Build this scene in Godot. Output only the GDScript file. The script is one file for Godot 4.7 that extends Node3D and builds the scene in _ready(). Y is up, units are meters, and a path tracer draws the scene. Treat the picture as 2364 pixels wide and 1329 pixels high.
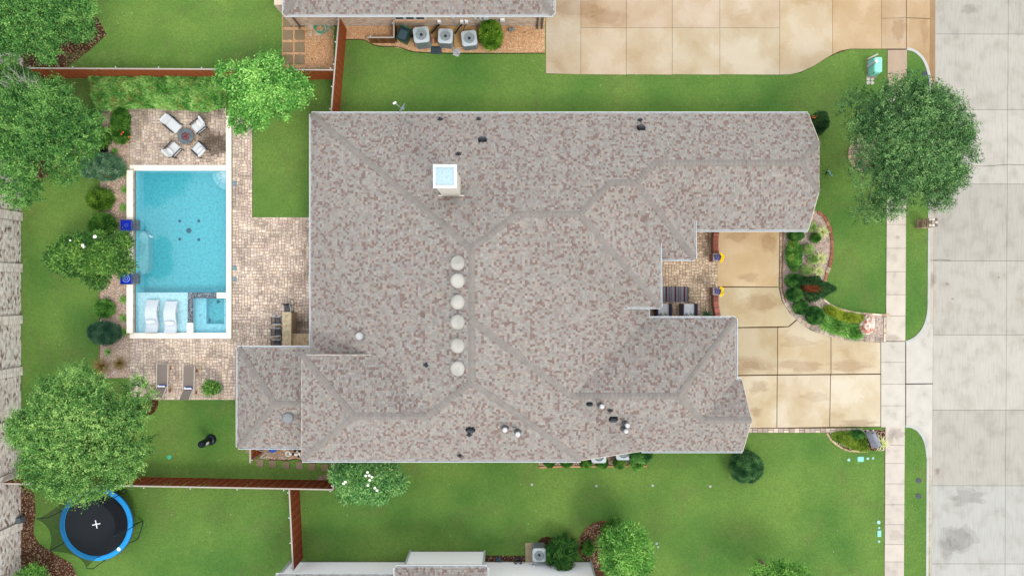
extends Node3D
# A house seen straight from above: camera 40 m over the lot, x to the right of the picture, z down it, y up.

const EYE := 40.0
var rng := RandomNumberGenerator.new()
var M := {}
var used := {}
var grid := PackedByteArray()
const GX := 640
const GZ := 420
const CELL := 0.1

# one flat-shaded or smooth mesh being collected; triangles are given clockwise as seen from outside
class Shape:
	var v := PackedVector3Array()
	var n := PackedVector3Array()
	var c := PackedColorArray()
	var col := Color.WHITE
	func tri(a: Vector3, b: Vector3, d: Vector3) -> void:
		var m := (d - a).cross(b - a).normalized()
		v.append(a); v.append(b); v.append(d)
		n.append(m); n.append(m); n.append(m)
		c.append(col); c.append(col); c.append(col)
	func quad(a: Vector3, b: Vector3, d: Vector3, e: Vector3) -> void:
		tri(a, b, d)
		tri(a, d, e)
	func face(a: Vector3, b: Vector3, d: Vector3, e: Vector3, out: Vector3) -> void:
		if (d - a).cross(b - a).dot(out) < 0.0:
			quad(a, e, d, b)
		else:
			quad(a, b, d, e)
	func smooth(a: Vector3, b: Vector3, d: Vector3, na: Vector3, nb: Vector3, nd: Vector3) -> void:
		v.append(a); v.append(b); v.append(d)
		n.append(na); n.append(nb); n.append(nd)
		c.append(col); c.append(col); c.append(col)
	func box(mid: Vector3, size: Vector3, turn := Basis.IDENTITY, bevel := 0.0) -> void:
		var h := size / 2.0
		var ax := [turn.x, turn.y, turn.z]
		var hs := [h.x, h.y, h.z]
		var t := minf(bevel, minf(h.x, minf(h.y, h.z)) * 0.9)
		for k in 3:
			var i := (k + 1) % 3
			var j := (k + 2) % 3
			for s in [-1.0, 1.0]:
				var o: Vector3 = mid + ax[k] * (hs[k] * s)
				var p: Vector3 = ax[i] * (hs[i] - t)
				var q: Vector3 = ax[j] * (hs[j] - t)
				face(o - p - q, o + p - q, o + p + q, o - p + q, ax[k] * s)
		if t > 0.0:
			for k in 3:
				var i := (k + 1) % 3
				var j := (k + 2) % 3
				for a in [-1.0, 1.0]:
					for b in [-1.0, 1.0]:
						var e: Vector3 = ax[k] * (hs[k] - t)
						var p: Vector3 = mid + ax[i] * (hs[i] * a) + ax[j] * ((hs[j] - t) * b)
						var q: Vector3 = mid + ax[i] * ((hs[i] - t) * a) + ax[j] * (hs[j] * b)
						face(p - e, p + e, q + e, q - e, ax[i] * a + ax[j] * b)
	func bar(a: Vector3, b: Vector3, w: float, t: float) -> void:
		var d := (b - a).normalized()
		var up := Vector3.UP if absf(d.y) < 0.95 else Vector3.RIGHT
		var s := d.cross(up).normalized()
		box((a + b) / 2.0, Vector3(w, t, a.distance_to(b)), Basis(s, s.cross(d) * -1.0, d))
	func tube(path: Array, radii: Array, sides := 8, cap := true) -> void:
		var rings := []
		var side := Vector3.ZERO
		for i in path.size():
			var d: Vector3 = (path[mini(i + 1, path.size() - 1)] - path[maxi(i - 1, 0)]).normalized()
			if side == Vector3.ZERO:
				side = d.cross(Vector3.UP if absf(d.y) < 0.9 else Vector3.RIGHT).normalized()
			side = (side - d * side.dot(d)).normalized()
			var up := d.cross(side)
			var r := []
			for k in sides:
				var w := TAU * k / sides
				r.append([path[i] + (side * cos(w) + up * sin(w)) * radii[mini(i, radii.size() - 1)], side * cos(w) + up * sin(w)])
			rings.append(r)
		for i in path.size() - 1:
			for k in sides:
				var a = rings[i][k]
				var b = rings[i][(k + 1) % sides]
				var d = rings[i + 1][(k + 1) % sides]
				var e = rings[i + 1][k]
				smooth(a[0], d[0], b[0], a[1], d[1], b[1])
				smooth(a[0], e[0], d[0], a[1], e[1], d[1])
		if cap:
			for q in [0, path.size() - 1]:
				var out: Vector3 = path[q] - path[1 if q == 0 else q - 1]
				for k in range(1, sides - 1):
					face(rings[q][0][0], rings[q][k][0], rings[q][k + 1][0], rings[q][k + 1][0], out)
	func lathe(at: Vector3, prof: Array, segs := 20, flat := false) -> void:   # prof: [radius, height] from the bottom up
		for i in prof.size() - 1:
			var a: Vector2 = prof[i]
			var b: Vector2 = prof[i + 1]
			var sl := Vector2(b.y - a.y, a.x - b.x).normalized()
			for k in segs:
				var w0 := TAU * k / segs
				var w1 := TAU * (k + 1) / segs
				var d0 := Vector3(cos(w0), 0, sin(w0))
				var d1 := Vector3(cos(w1), 0, sin(w1))
				var n0 := d0 * sl.x + Vector3.UP * sl.y
				var n1 := d1 * sl.x + Vector3.UP * sl.y
				if flat:
					n0 = (n0 + n1).normalized()
					n1 = n0
				var p := at + d0 * a.x + Vector3.UP * a.y
				var q := at + d1 * a.x + Vector3.UP * a.y
				var r := at + d1 * b.x + Vector3.UP * b.y
				var s := at + d0 * b.x + Vector3.UP * b.y
				if b.x > 0.0001:
					smooth(p, r, s, n0, n1, n0)
				if a.x > 0.0001:
					smooth(p, q, r, n0, n1, n1)
	func blob(mid: Vector3, rad: Vector3, rough: float, noise: FastNoiseLite, rows := 10, turn := Basis.IDENTITY) -> void:
		var pts := []
		for i in rows + 1:
			var line := []
			for k in rows * 2:
				var th := PI * i / rows
				var ph := TAU * k / (rows * 2)
				var d := Vector3(sin(th) * cos(ph), cos(th), sin(th) * sin(ph))
				line.append(mid + turn * (d * rad * (1.0 + rough * noise.get_noise_3dv(d * 60.0 + mid * 13.0))))
			pts.append(line)
		for i in rows:
			for k in rows * 2:
				var j := (k + 1) % (rows * 2)
				if i > 0:
					tri(pts[i][k], pts[i + 1][j], pts[i][j])
				if i < rows - 1:
					tri(pts[i][k], pts[i + 1][k], pts[i + 1][j])
	func slab(poly: PackedVector2Array, top: float, bottom: float) -> void:   # a flat piece with upright sides, outline in x and z
		var ix := Geometry2D.triangulate_polygon(poly)
		for i in range(0, ix.size(), 3):
			var a := Vector3(poly[ix[i]].x, top, poly[ix[i]].y)
			var b := Vector3(poly[ix[i + 1]].x, top, poly[ix[i + 1]].y)
			var d := Vector3(poly[ix[i + 2]].x, top, poly[ix[i + 2]].y)
			if (d - a).cross(b - a).y > 0.0:
				tri(a, b, d)
			else:
				tri(a, d, b)
		if top - bottom < 0.0005:
			return
		var s := 1.0 if Geometry2D.is_polygon_clockwise(poly) else -1.0
		for i in poly.size():
			var p := poly[i]
			var q := poly[(i + 1) % poly.size()]
			var out := Vector3((q - p).y, 0, -(q - p).x) * -s
			face(Vector3(p.x, bottom, p.y), Vector3(q.x, bottom, q.y), Vector3(q.x, top, q.y), Vector3(p.x, top, p.y), out)
	func mesh(off := Vector3.ZERO) -> ArrayMesh:
		var a := []
		a.resize(Mesh.ARRAY_MAX)
		var w := v
		if off != Vector3.ZERO:
			w = PackedVector3Array()
			w.resize(v.size())
			for i in v.size():
				w[i] = v[i] - off
		a[Mesh.ARRAY_VERTEX] = w
		a[Mesh.ARRAY_NORMAL] = n
		a[Mesh.ARRAY_COLOR] = c
		var m := ArrayMesh.new()
		m.add_surface_from_arrays(Mesh.PRIMITIVE_TRIANGLES, a)
		return m

func C(r: float, g: float, b: float, k := 0.86) -> Color:   # a colour as the eye names it (0 to 255) -> linear base colour
	var l := Color(r / 255.0, g / 255.0, b / 255.0).srgb_to_linear()
	return Color(l.r * k, l.g * k, l.b * k)

func vary(c: Color, by: float) -> Color:
	var f := 1.0 + rng.randf_range(-by, by)
	return Color(c.r * f, c.g * f, c.b * f)

func at(east: float, south: float, high := 0.0) -> Vector3:   # survey of the lot: plan units of 2.5 cm on the ground, sighted from the camera's height
	var s := (EYE - high) / EYE / 40.0
	return Vector3((east - 1182.0) * s, high, (south - 664.5) * s)

func flat(pts: Array, high := 0.0) -> PackedVector2Array:
	var r := PackedVector2Array()
	for i in range(0, pts.size(), 2):
		var p := at(pts[i], pts[i + 1], high)
		r.append(Vector2(p.x, p.z))
	return r

func rect(x0: float, y0: float, x1: float, y1: float) -> PackedVector2Array:
	return flat([x0, y0, x1, y0, x1, y1, x0, y1])

func curve(pts: Array, steps := 6) -> PackedVector2Array:   # a smooth line through plan points
	var q := flat(pts)
	var r := PackedVector2Array()
	for i in q.size() - 1:
		var p0 := q[maxi(i - 1, 0)]
		var p3 := q[mini(i + 2, q.size() - 1)]
		for k in steps:
			r.append(q[i].cubic_interpolate(q[i + 1], p0, p3, float(k) / steps))
	r.append(q[q.size() - 1])
	return r

func named(parent: Node, called: String) -> String:
	var key := str(parent.get_instance_id()) + called
	var k: int = used.get(key, 0)
	used[key] = k + 1
	return called if k == 0 else "%s_%03d" % [called, k]

func origin_of(o: Node3D) -> Vector3:
	var p := Vector3.ZERO
	while o != self and o != null:
		p += o.position
		o = o.get_parent() as Node3D
	return p

func tag(o: Node3D, label: String, category := "", group := "") -> Node3D:
	if label != "":
		o.set_meta("label", label)
	if category != "":
		o.set_meta("category", category)
	if group != "":
		o.set_meta("group", group)
	return o

func thing(called: String, label: String, category: String, where := Vector3.ZERO, group := "") -> Node3D:
	var o := Node3D.new()
	o.name = named(self, called)
	add_child(o, true)
	o.position = where
	return tag(o, label, category, group)

func part(parent: Node3D, called: String, s: Shape, m: Material, kind := "") -> MeshInstance3D:   # the shape is in the place's own metres
	return put(parent, called, s.mesh(origin_of(parent)), m, Transform3D(), kind)

func put(parent: Node3D, called: String, mesh: Mesh, m: Material, t := Transform3D(), kind := "") -> MeshInstance3D:
	var o := MeshInstance3D.new()
	o.name = named(parent, called)
	o.mesh = mesh
	o.material_override = m
	o.transform = t
	parent.add_child(o, true)
	if kind != "":
		o.set_meta("kind", kind)
	return o

func struct(called: String, s: Shape, m: Material) -> MeshInstance3D:
	return part(self, called, s, m, "structure")

func single(called: String, s: Shape, m: Material, label: String, category: String, group := "") -> Node3D:   # a thing that is one mesh, with its origin at its foot
	var lo := Vector3(INF, INF, INF)
	var hi := -lo
	for p in s.v:
		lo = lo.min(p)
		hi = hi.max(p)
	var foot := Vector3((lo.x + hi.x) / 2, lo.y, (lo.z + hi.z) / 2)
	var o := put(self, called, s.mesh(foot), m, Transform3D(Basis.IDENTITY, foot))
	return tag(o, label, category, group)

func twin(src: Node3D, where: Vector3, turn: float, label: String) -> Node3D:
	var o: Node3D = src.duplicate()
	o.name = named(self, str(src.name))
	add_child(o, true)
	o.position = where
	o.rotation.y = turn
	o.set_meta("label", label)
	return o

# rows of twelve numbers and a colour per copy
func row(buf: PackedFloat32Array, b: Basis, o: Vector3, c: Color) -> void:
	buf.append_array(PackedFloat32Array([b.x.x, b.y.x, b.z.x, o.x, b.x.y, b.y.y, b.z.y, o.y, b.x.z, b.y.z, b.z.z, o.z, c.r, c.g, c.b, 1.0]))

func copies(parent: Node3D, called: String, mesh: Mesh, m: Material, buf: PackedFloat32Array, kind := "stuff") -> MultiMeshInstance3D:
	var mm := MultiMesh.new()
	mm.transform_format = MultiMesh.TRANSFORM_3D
	mm.use_colors = true
	mm.mesh = mesh
	mm.instance_count = buf.size() / 16
	mm.buffer = buf
	var o := MultiMeshInstance3D.new()
	o.name = named(parent, called)
	o.multimesh = mm
	o.material_override = m
	parent.add_child(o, true)
	if kind != "":
		o.set_meta("kind", kind)
	return o

# the same rows as one mesh, for foliage that belongs to one plant
func leaves(parent: Node3D, called: String, s: Shape, m: Material, buf: PackedFloat32Array) -> MeshInstance3D:
	var w := Shape.new()
	var cc := PackedColorArray()
	cc.resize(s.c.size())
	for i in range(0, buf.size(), 16):
		var b := Basis(Vector3(buf[i], buf[i + 4], buf[i + 8]), Vector3(buf[i + 1], buf[i + 5], buf[i + 9]), Vector3(buf[i + 2], buf[i + 6], buf[i + 10]))
		w.v.append_array(Transform3D(b, Vector3(buf[i + 3], buf[i + 7], buf[i + 11])) * s.v)
		w.n.append_array(Transform3D(b.orthonormalized(), Vector3.ZERO) * s.n)
		var t := Color(buf[i + 12], buf[i + 13], buf[i + 14])
		for k in cc.size():
			cc[k] = s.c[k] * t
		w.c.append_array(cc)
	return put(parent, called, w.mesh(), m)

func noise_of(freq: float, oct := 4, s := 1, kind := FastNoiseLite.TYPE_SIMPLEX_SMOOTH, warp := 0.0) -> FastNoiseLite:
	var f := FastNoiseLite.new()
	if warp > 0.0:
		f.domain_warp_enabled = true
		f.domain_warp_amplitude = warp
		f.domain_warp_frequency = freq * 1.3
		f.domain_warp_fractal_octaves = 4
	f.noise_type = kind
	f.frequency = freq
	f.fractal_octaves = oct
	f.seed = s
	return f

func tex(size: int, freq: float, oct: int, s: int, stops: Array, kind := FastNoiseLite.TYPE_SIMPLEX_SMOOTH, warp := 0.0) -> NoiseTexture2D:
	var t := NoiseTexture2D.new()
	t.width = size
	t.height = size
	t.seamless = true
	t.noise = noise_of(freq, oct, s, kind, warp)
	var g := Gradient.new()
	var off := PackedFloat32Array()
	var cs := PackedColorArray()
	for p in stops:
		off.append(p[0])
		cs.append(p[1])
	g.offsets = off
	g.colors = cs
	t.color_ramp = g
	return t

func grey(a: float) -> Color:
	return Color(a, a, a)

func mat(key: String, rough := 0.9, base: Texture2D = null, scale := 1.0, fine: Texture2D = null, fine_scale := 1.0, tint := Color.WHITE) -> StandardMaterial3D:
	var m := StandardMaterial3D.new()
	m.resource_name = key
	m.roughness = rough
	m.metallic_specular = 0.3
	m.vertex_color_use_as_albedo = true
	m.cull_mode = BaseMaterial3D.CULL_DISABLED
	m.albedo_color = tint
	if base:
		m.albedo_texture = base
		m.uv1_triplanar = true
		m.uv1_world_triplanar = true
		m.uv1_scale = Vector3.ONE * scale
	if fine:
		m.detail_enabled = true
		m.detail_albedo = fine
		m.detail_blend_mode = BaseMaterial3D.BLEND_MODE_MUL
		m.detail_uv_layer = BaseMaterial3D.DETAIL_UV_2
		m.uv2_triplanar = true
		m.uv2_world_triplanar = true
		m.uv2_scale = Vector3.ONE * fine_scale
	M[key] = m
	return m

func materials() -> void:
	var grain := tex(512, 0.09, 4, 3, [[0.0, grey(0.66)], [0.45, grey(0.92)], [1.0, grey(1.0)]])
	var broad := tex(512, 0.012, 5, 7, [[0.0, grey(0.74)], [0.5, grey(0.95)], [1.0, grey(1.0)]])
	var pale_grain := tex(512, 0.09, 4, 13, [[0.0, grey(0.86)], [0.45, grey(0.97)], [1.0, grey(1.0)]])
	mat("matte", 0.9, pale_grain, 0.7, broad, 0.09)
	mat("plain", 0.85)
	mat("paint", 0.4, pale_grain, 0.21)
	mat("white", 0.55, pale_grain, 0.12)
	var metal := mat("metal", 0.38, broad, 0.5)
	metal.metallic = 0.6
	mat("shingle", 0.95, pale_grain, 1.7, pale_grain, 0.05, Color(0.805, 0.796, 0.796))
	mat("paver", 0.88, pale_grain, 1.5, broad, 0.13)
	mat("brick", 0.9, pale_grain, 2.1, pale_grain, 0.3)
	var warm := tex(1024, 0.006, 6, 21, [[0.0, Color8(212, 190, 156)], [0.25, Color8(226, 209, 180)], [0.5, Color8(233, 219, 194)], [0.7, Color8(240, 229, 209)], [1.0, Color8(244, 235, 219)]], FastNoiseLite.TYPE_SIMPLEX_SMOOTH, 90.0)
	mat("drive", 0.85, warm, 0.06, pale_grain, 0.42, Color(0.88, 0.885, 0.89))
	var pale := tex(1024, 0.009, 6, 22, [[0.0, grey(0.84)], [0.3, grey(0.94)], [1.0, grey(1.0)]])
	mat("pale", 0.85, pale, 0.11, pale_grain, 0.55, Color(0.885, 0.885, 0.88))
	var spots := tex(1024, 0.02, 7, 44, [[0.0, Color8(214, 210, 205)], [0.2, Color8(236, 234, 231)], [0.5, Color8(250, 249, 248)], [1.0, grey(1.0)]])
	var wear := tex(512, 0.03, 5, 29, [[0.0, grey(0.91)], [0.4, grey(0.97)], [1.0, grey(1.0)]])
	var st := mat("street", 0.88, wear, 0.3, spots, 0.037, Color(0.805, 0.808, 0.796))
	st.uv1_scale = Vector3(0.5, 0.5, 0.045)
	var turf := tex(1024, 0.03, 5, 5, [[0.0, Color8(78, 112, 50)], [0.5, Color8(100, 140, 62)], [1.0, Color8(124, 158, 74)]])
	mat("turf", 0.95, turf, 0.35, grain, 1.3)
	var earth := tex(512, 0.06, 5, 6, [[0.0, Color8(70, 50, 38)], [0.5, Color8(112, 84, 64)], [1.0, Color8(150, 120, 96)]])
	mat("earth", 0.95, earth, 0.5, grain, 2.0)
	var g := tex(512, 0.11, 3, 9, [[0.0, Color8(160, 138, 122)], [0.5, Color8(210, 190, 174)], [1.0, Color8(236, 222, 208)]], FastNoiseLite.TYPE_CELLULAR)
	mat("gravel_bed", 0.95, g, 1.1, null, 1.0, Color(1, 1, 1))
	mat("stone", 0.85, pale_grain, 2.3, broad, 0.6)
	var streak := tex(512, 0.02, 4, 12, [[0.0, grey(0.62)], [0.5, grey(0.9)], [1.0, grey(1.0)]])
	var wood := mat("wood", 0.8, streak, 0.9, pale_grain, 1.9)
	wood.uv1_scale = Vector3(3.5, 0.5, 3.5)
	mat("bark", 0.95, grain, 1.4)
	for q in [["leaf", 0.55], ["blade", 0.6]]:
		var l := mat(q[0], q[1])
		l.backlight_enabled = true
		l.backlight = Color(0.5, 0.66, 0.22)
	var cloth := mat("cloth", 0.95, grain, 3.0)
	cloth.rim_enabled = true
	cloth.rim = 0.3
	var plaster := tex(1024, 0.02, 6, 31, [[0.0, grey(0.84)], [0.5, grey(0.95)], [1.0, grey(1.0)]])  # ripple and caustic light of the water put into the mottling
	mat("plaster", 0.7, plaster, 0.22, pale_grain, 1.1)
	var water := StandardMaterial3D.new()
	water.resource_name = "water"
	water.transparency = BaseMaterial3D.TRANSPARENCY_ALPHA
	water.albedo_color = Color(0.3, 0.85, 0.95, 0.05)
	water.roughness = 0.03
	water.cull_mode = BaseMaterial3D.CULL_DISABLED
	water.normal_enabled = true
	var rip := tex(512, 0.03, 3, 17, [[0.0, grey(0.0)], [1.0, grey(1.0)]])
	rip.as_normal_map = true
	rip.bump_strength = 2.0
	water.normal_texture = rip
	water.normal_scale = 0.12
	water.uv1_triplanar = true
	water.uv1_world_triplanar = true
	water.uv1_scale = Vector3.ONE * 0.4
	M.water = water
	var net := mat("net", 0.8)
	net.transparency = BaseMaterial3D.TRANSPARENCY_ALPHA
	net.albedo_color = Color(1, 1, 1, 0.55)
	var stn := mat("stain", 0.9)
	stn.transparency = BaseMaterial3D.TRANSPARENCY_ALPHA
	stn.albedo_color = Color(1, 1, 1, 0.085)
	var gl := StandardMaterial3D.new()
	gl.resource_name = "glass"
	gl.roughness = 0.15
	gl.metallic_specular = 0.7
	gl.vertex_color_use_as_albedo = true
	gl.cull_mode = BaseMaterial3D.CULL_DISABLED
	M.gloss = gl

# where grass may stand: cells of 10 cm, 1 turf, 0 none, 2 thin
func mask(poly: PackedVector2Array, value: int) -> void:
	var lo := Vector2(INF, INF)
	var hi := -lo
	for p in poly:
		lo = lo.min(p)
		hi = hi.max(p)
	var z0 := clampi(int((lo.y + GZ * CELL / 2) / CELL), 0, GZ - 1)
	var z1 := clampi(int((hi.y + GZ * CELL / 2) / CELL) + 1, 0, GZ - 1)
	for iz in range(z0, z1 + 1):
		var z := (iz + 0.5) * CELL - GZ * CELL / 2
		var xs := []
		for i in poly.size():
			var a := poly[i]
			var b := poly[(i + 1) % poly.size()]
			if (a.y <= z) != (b.y <= z):
				xs.append(a.x + (z - a.y) / (b.y - a.y) * (b.x - a.x))
		xs.sort()
		for k in range(0, xs.size() - 1, 2):
			var i0 := clampi(int(ceil((xs[k] + GX * CELL / 2) / CELL - 0.5)), 0, GX)
			var i1 := clampi(int(ceil((xs[k + 1] + GX * CELL / 2) / CELL - 0.5)), 0, GX)
			for i in range(i0, i1):
				grid[iz * GX + i] = value

func turf_at(x: float, z: float) -> int:
	var i := int((x + GX * CELL / 2) / CELL)
	var k := int((z + GZ * CELL / 2) / CELL)
	if i < 0 or k < 0 or i >= GX or k >= GZ:
		return 0
	return grid[k * GX + i]

func circle(px: float, py: float, r: float, n := 20) -> PackedVector2Array:
	var q := PackedVector2Array()
	for k in n:
		var w := TAU * k / n
		var p := at(px + cos(w) * r, py + sin(w) * r)
		q.append(Vector2(p.x, p.z))
	return q

func camera_and_light() -> void:
	var cam := Camera3D.new()
	cam.name = "camera"
	cam.position = Vector3(0, EYE, 0)
	cam.rotation_degrees = Vector3(-90, 0, 0)
	cam.fov = rad_to_deg(2.0 * atan(664.5 / 40.0 / EYE))
	cam.near = 0.5
	cam.far = 800.0
	add_child(cam)
	cam.current = true
	var sky := ProceduralSkyMaterial.new()
	sky.sky_top_color = Color(0.80, 0.82, 0.85)
	sky.sky_horizon_color = Color(0.985, 0.987, 0.99)
	sky.sky_curve = 0.45
	sky.ground_horizon_color = Color(0.6, 0.6, 0.58)
	sky.ground_bottom_color = Color(0.3, 0.3, 0.28)
	sky.sky_energy_multiplier = 1.0
	var env := Environment.new()
	env.background_mode = Environment.BG_SKY
	env.sky = Sky.new()
	env.sky.sky_material = sky
	env.background_energy_multiplier = 1.32
	env.tonemap_mode = Environment.TONE_MAPPER_LINEAR
	env.tonemap_exposure = 1.9
	env.sdfgi_enabled = true
	env.ssao_enabled = true
	env.ssil_enabled = true
	var we := WorldEnvironment.new()
	we.name = "environment"
	we.environment = env
	add_child(we)
	var sun := DirectionalLight3D.new()
	sun.name = "sun"
	sun.light_color = Color(1.0, 0.975, 0.94)
	sun.light_energy = 0.32
	sun.light_angular_distance = 18.0
	sun.shadow_enabled = true
	sun.basis = Basis.looking_at(-Vector3(0.42, 1.0, 0.5).normalized(), Vector3.UP)
	add_child(sun)

func ground_and_lawn() -> void:
	grid.resize(GX * GZ)
	grid.fill(1)
	var s := Shape.new()
	var pool := rect(302, 383, 532, 779)
	var a := pool[0]
	var b := pool[2]
	var e := at(2089, 0).x
	s.col = Color.WHITE
	s.face(Vector3(-160, 0, -160), Vector3(a.x, 0, -160), Vector3(a.x, 0, 160), Vector3(-160, 0, 160), Vector3.UP)
	s.face(Vector3(b.x, 0, -160), Vector3(e, 0, -160), Vector3(e, 0, 160), Vector3(b.x, 0, 160), Vector3.UP)
	s.face(Vector3(a.x, 0, -160), Vector3(b.x, 0, -160), Vector3(b.x, 0, a.y), Vector3(a.x, 0, a.y), Vector3.UP)
	s.face(Vector3(a.x, 0, b.y), Vector3(b.x, 0, b.y), Vector3(b.x, 0, 160), Vector3(a.x, 0, 160), Vector3.UP)
	struct("lawn_ground", s, M.turf)
	mask(pool, 0)
	mask(rect(772, 312, 1480, 990), 0)
	mask(rect(1480, 500, 1656, 755), 0)
	for q in [[2089, 113, 2093, 115, 2112, 121, 2128, 136, 2138, 156, 2144, 182, 2150, 200, 2147, 690, 2141, 705, 2139, 726, 2131, 752, 2117, 772, 2104, 782, 2089, 787], [2089, 986, 2106, 988, 2120, 997, 2131, 1014, 2137, 1036, 2139, 1056, 2144, 1075, 2140, 1700, 2089, 1700]]:
		var v := Shape.new()
		v.slab(flat(q), 0.0, -0.3)
		struct("verge_ground", v, M.turf)
	mask(flat([2089, -200, 2200, -200, 2200, 190, 2146, 182, 2138, 156, 2128, 136, 2112, 121, 2089, 113]), 0)
	mask(flat([2089, 787, 2104, 782, 2118, 772, 2132, 752, 2141, 726, 2142, 700, 2200, 700, 2200, 1060, 2139, 1056, 2137, 1036, 2131, 1014, 2120, 997, 2106, 988, 2089, 986]), 0)
	mask(rect(2146, -200, 2400, 1500), 0)
	var f := Shape.new()
	f.face(Vector3(36, 0, -160), Vector3(160, 0, -160), Vector3(160, 0, 160), Vector3(36, 0, 160), Vector3.UP)
	struct("far_lawn_ground", f, M.turf)

func skew(x: float, y: float) -> float:
	return x - (y - 700.0) / 600.0 * 3.5

func road_strip(x0: float, x1: float, y0: float, y1: float) -> PackedVector2Array:
	return flat([skew(x0, y0), y0, skew(x1, y0), y0, skew(x1, y1), y1, skew(x0, y1), y1])

func inset(poly: PackedVector2Array, by: float) -> PackedVector2Array:
	var r := Geometry2D.offset_polygon(poly, -by)
	return r[0] if r.size() else poly

func slab_part(parent: Node3D, poly: PackedVector2Array, top: float, m: Material, c: Color, gap := 0.009) -> void:
	var s := Shape.new()
	s.col = c
	s.slab(inset(poly, gap), top, 0.003 if top > 0.0 else top - 0.02)
	part(parent, "slab", s, m)
	mask(poly, 0)

func ribbon(line: PackedVector2Array, w: float) -> PackedVector2Array:   # the area to the left of a line, w wide
	var r := PackedVector2Array(line)
	for i in range(line.size() - 1, -1, -1):
		var d := (line[mini(i + 1, line.size() - 1)] - line[maxi(i - 1, 0)]).normalized()
		r.append(line[i] + Vector2(d.y, -d.x) * w)
	return r

func strip(s: Shape, line: PackedVector2Array, w: float, top: float, bottom: float) -> void:
	for i in line.size() - 1:
		var d0 := (line[i + 1] - line[maxi(i - 1, 0)]).normalized()
		var d1 := (line[mini(i + 2, line.size() - 1)] - line[i]).normalized()
		s.slab(PackedVector2Array([line[i], line[i + 1], line[i + 1] + Vector2(d1.y, -d1.x) * w, line[i] + Vector2(d0.y, -d0.x) * w]), top, bottom)

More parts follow.
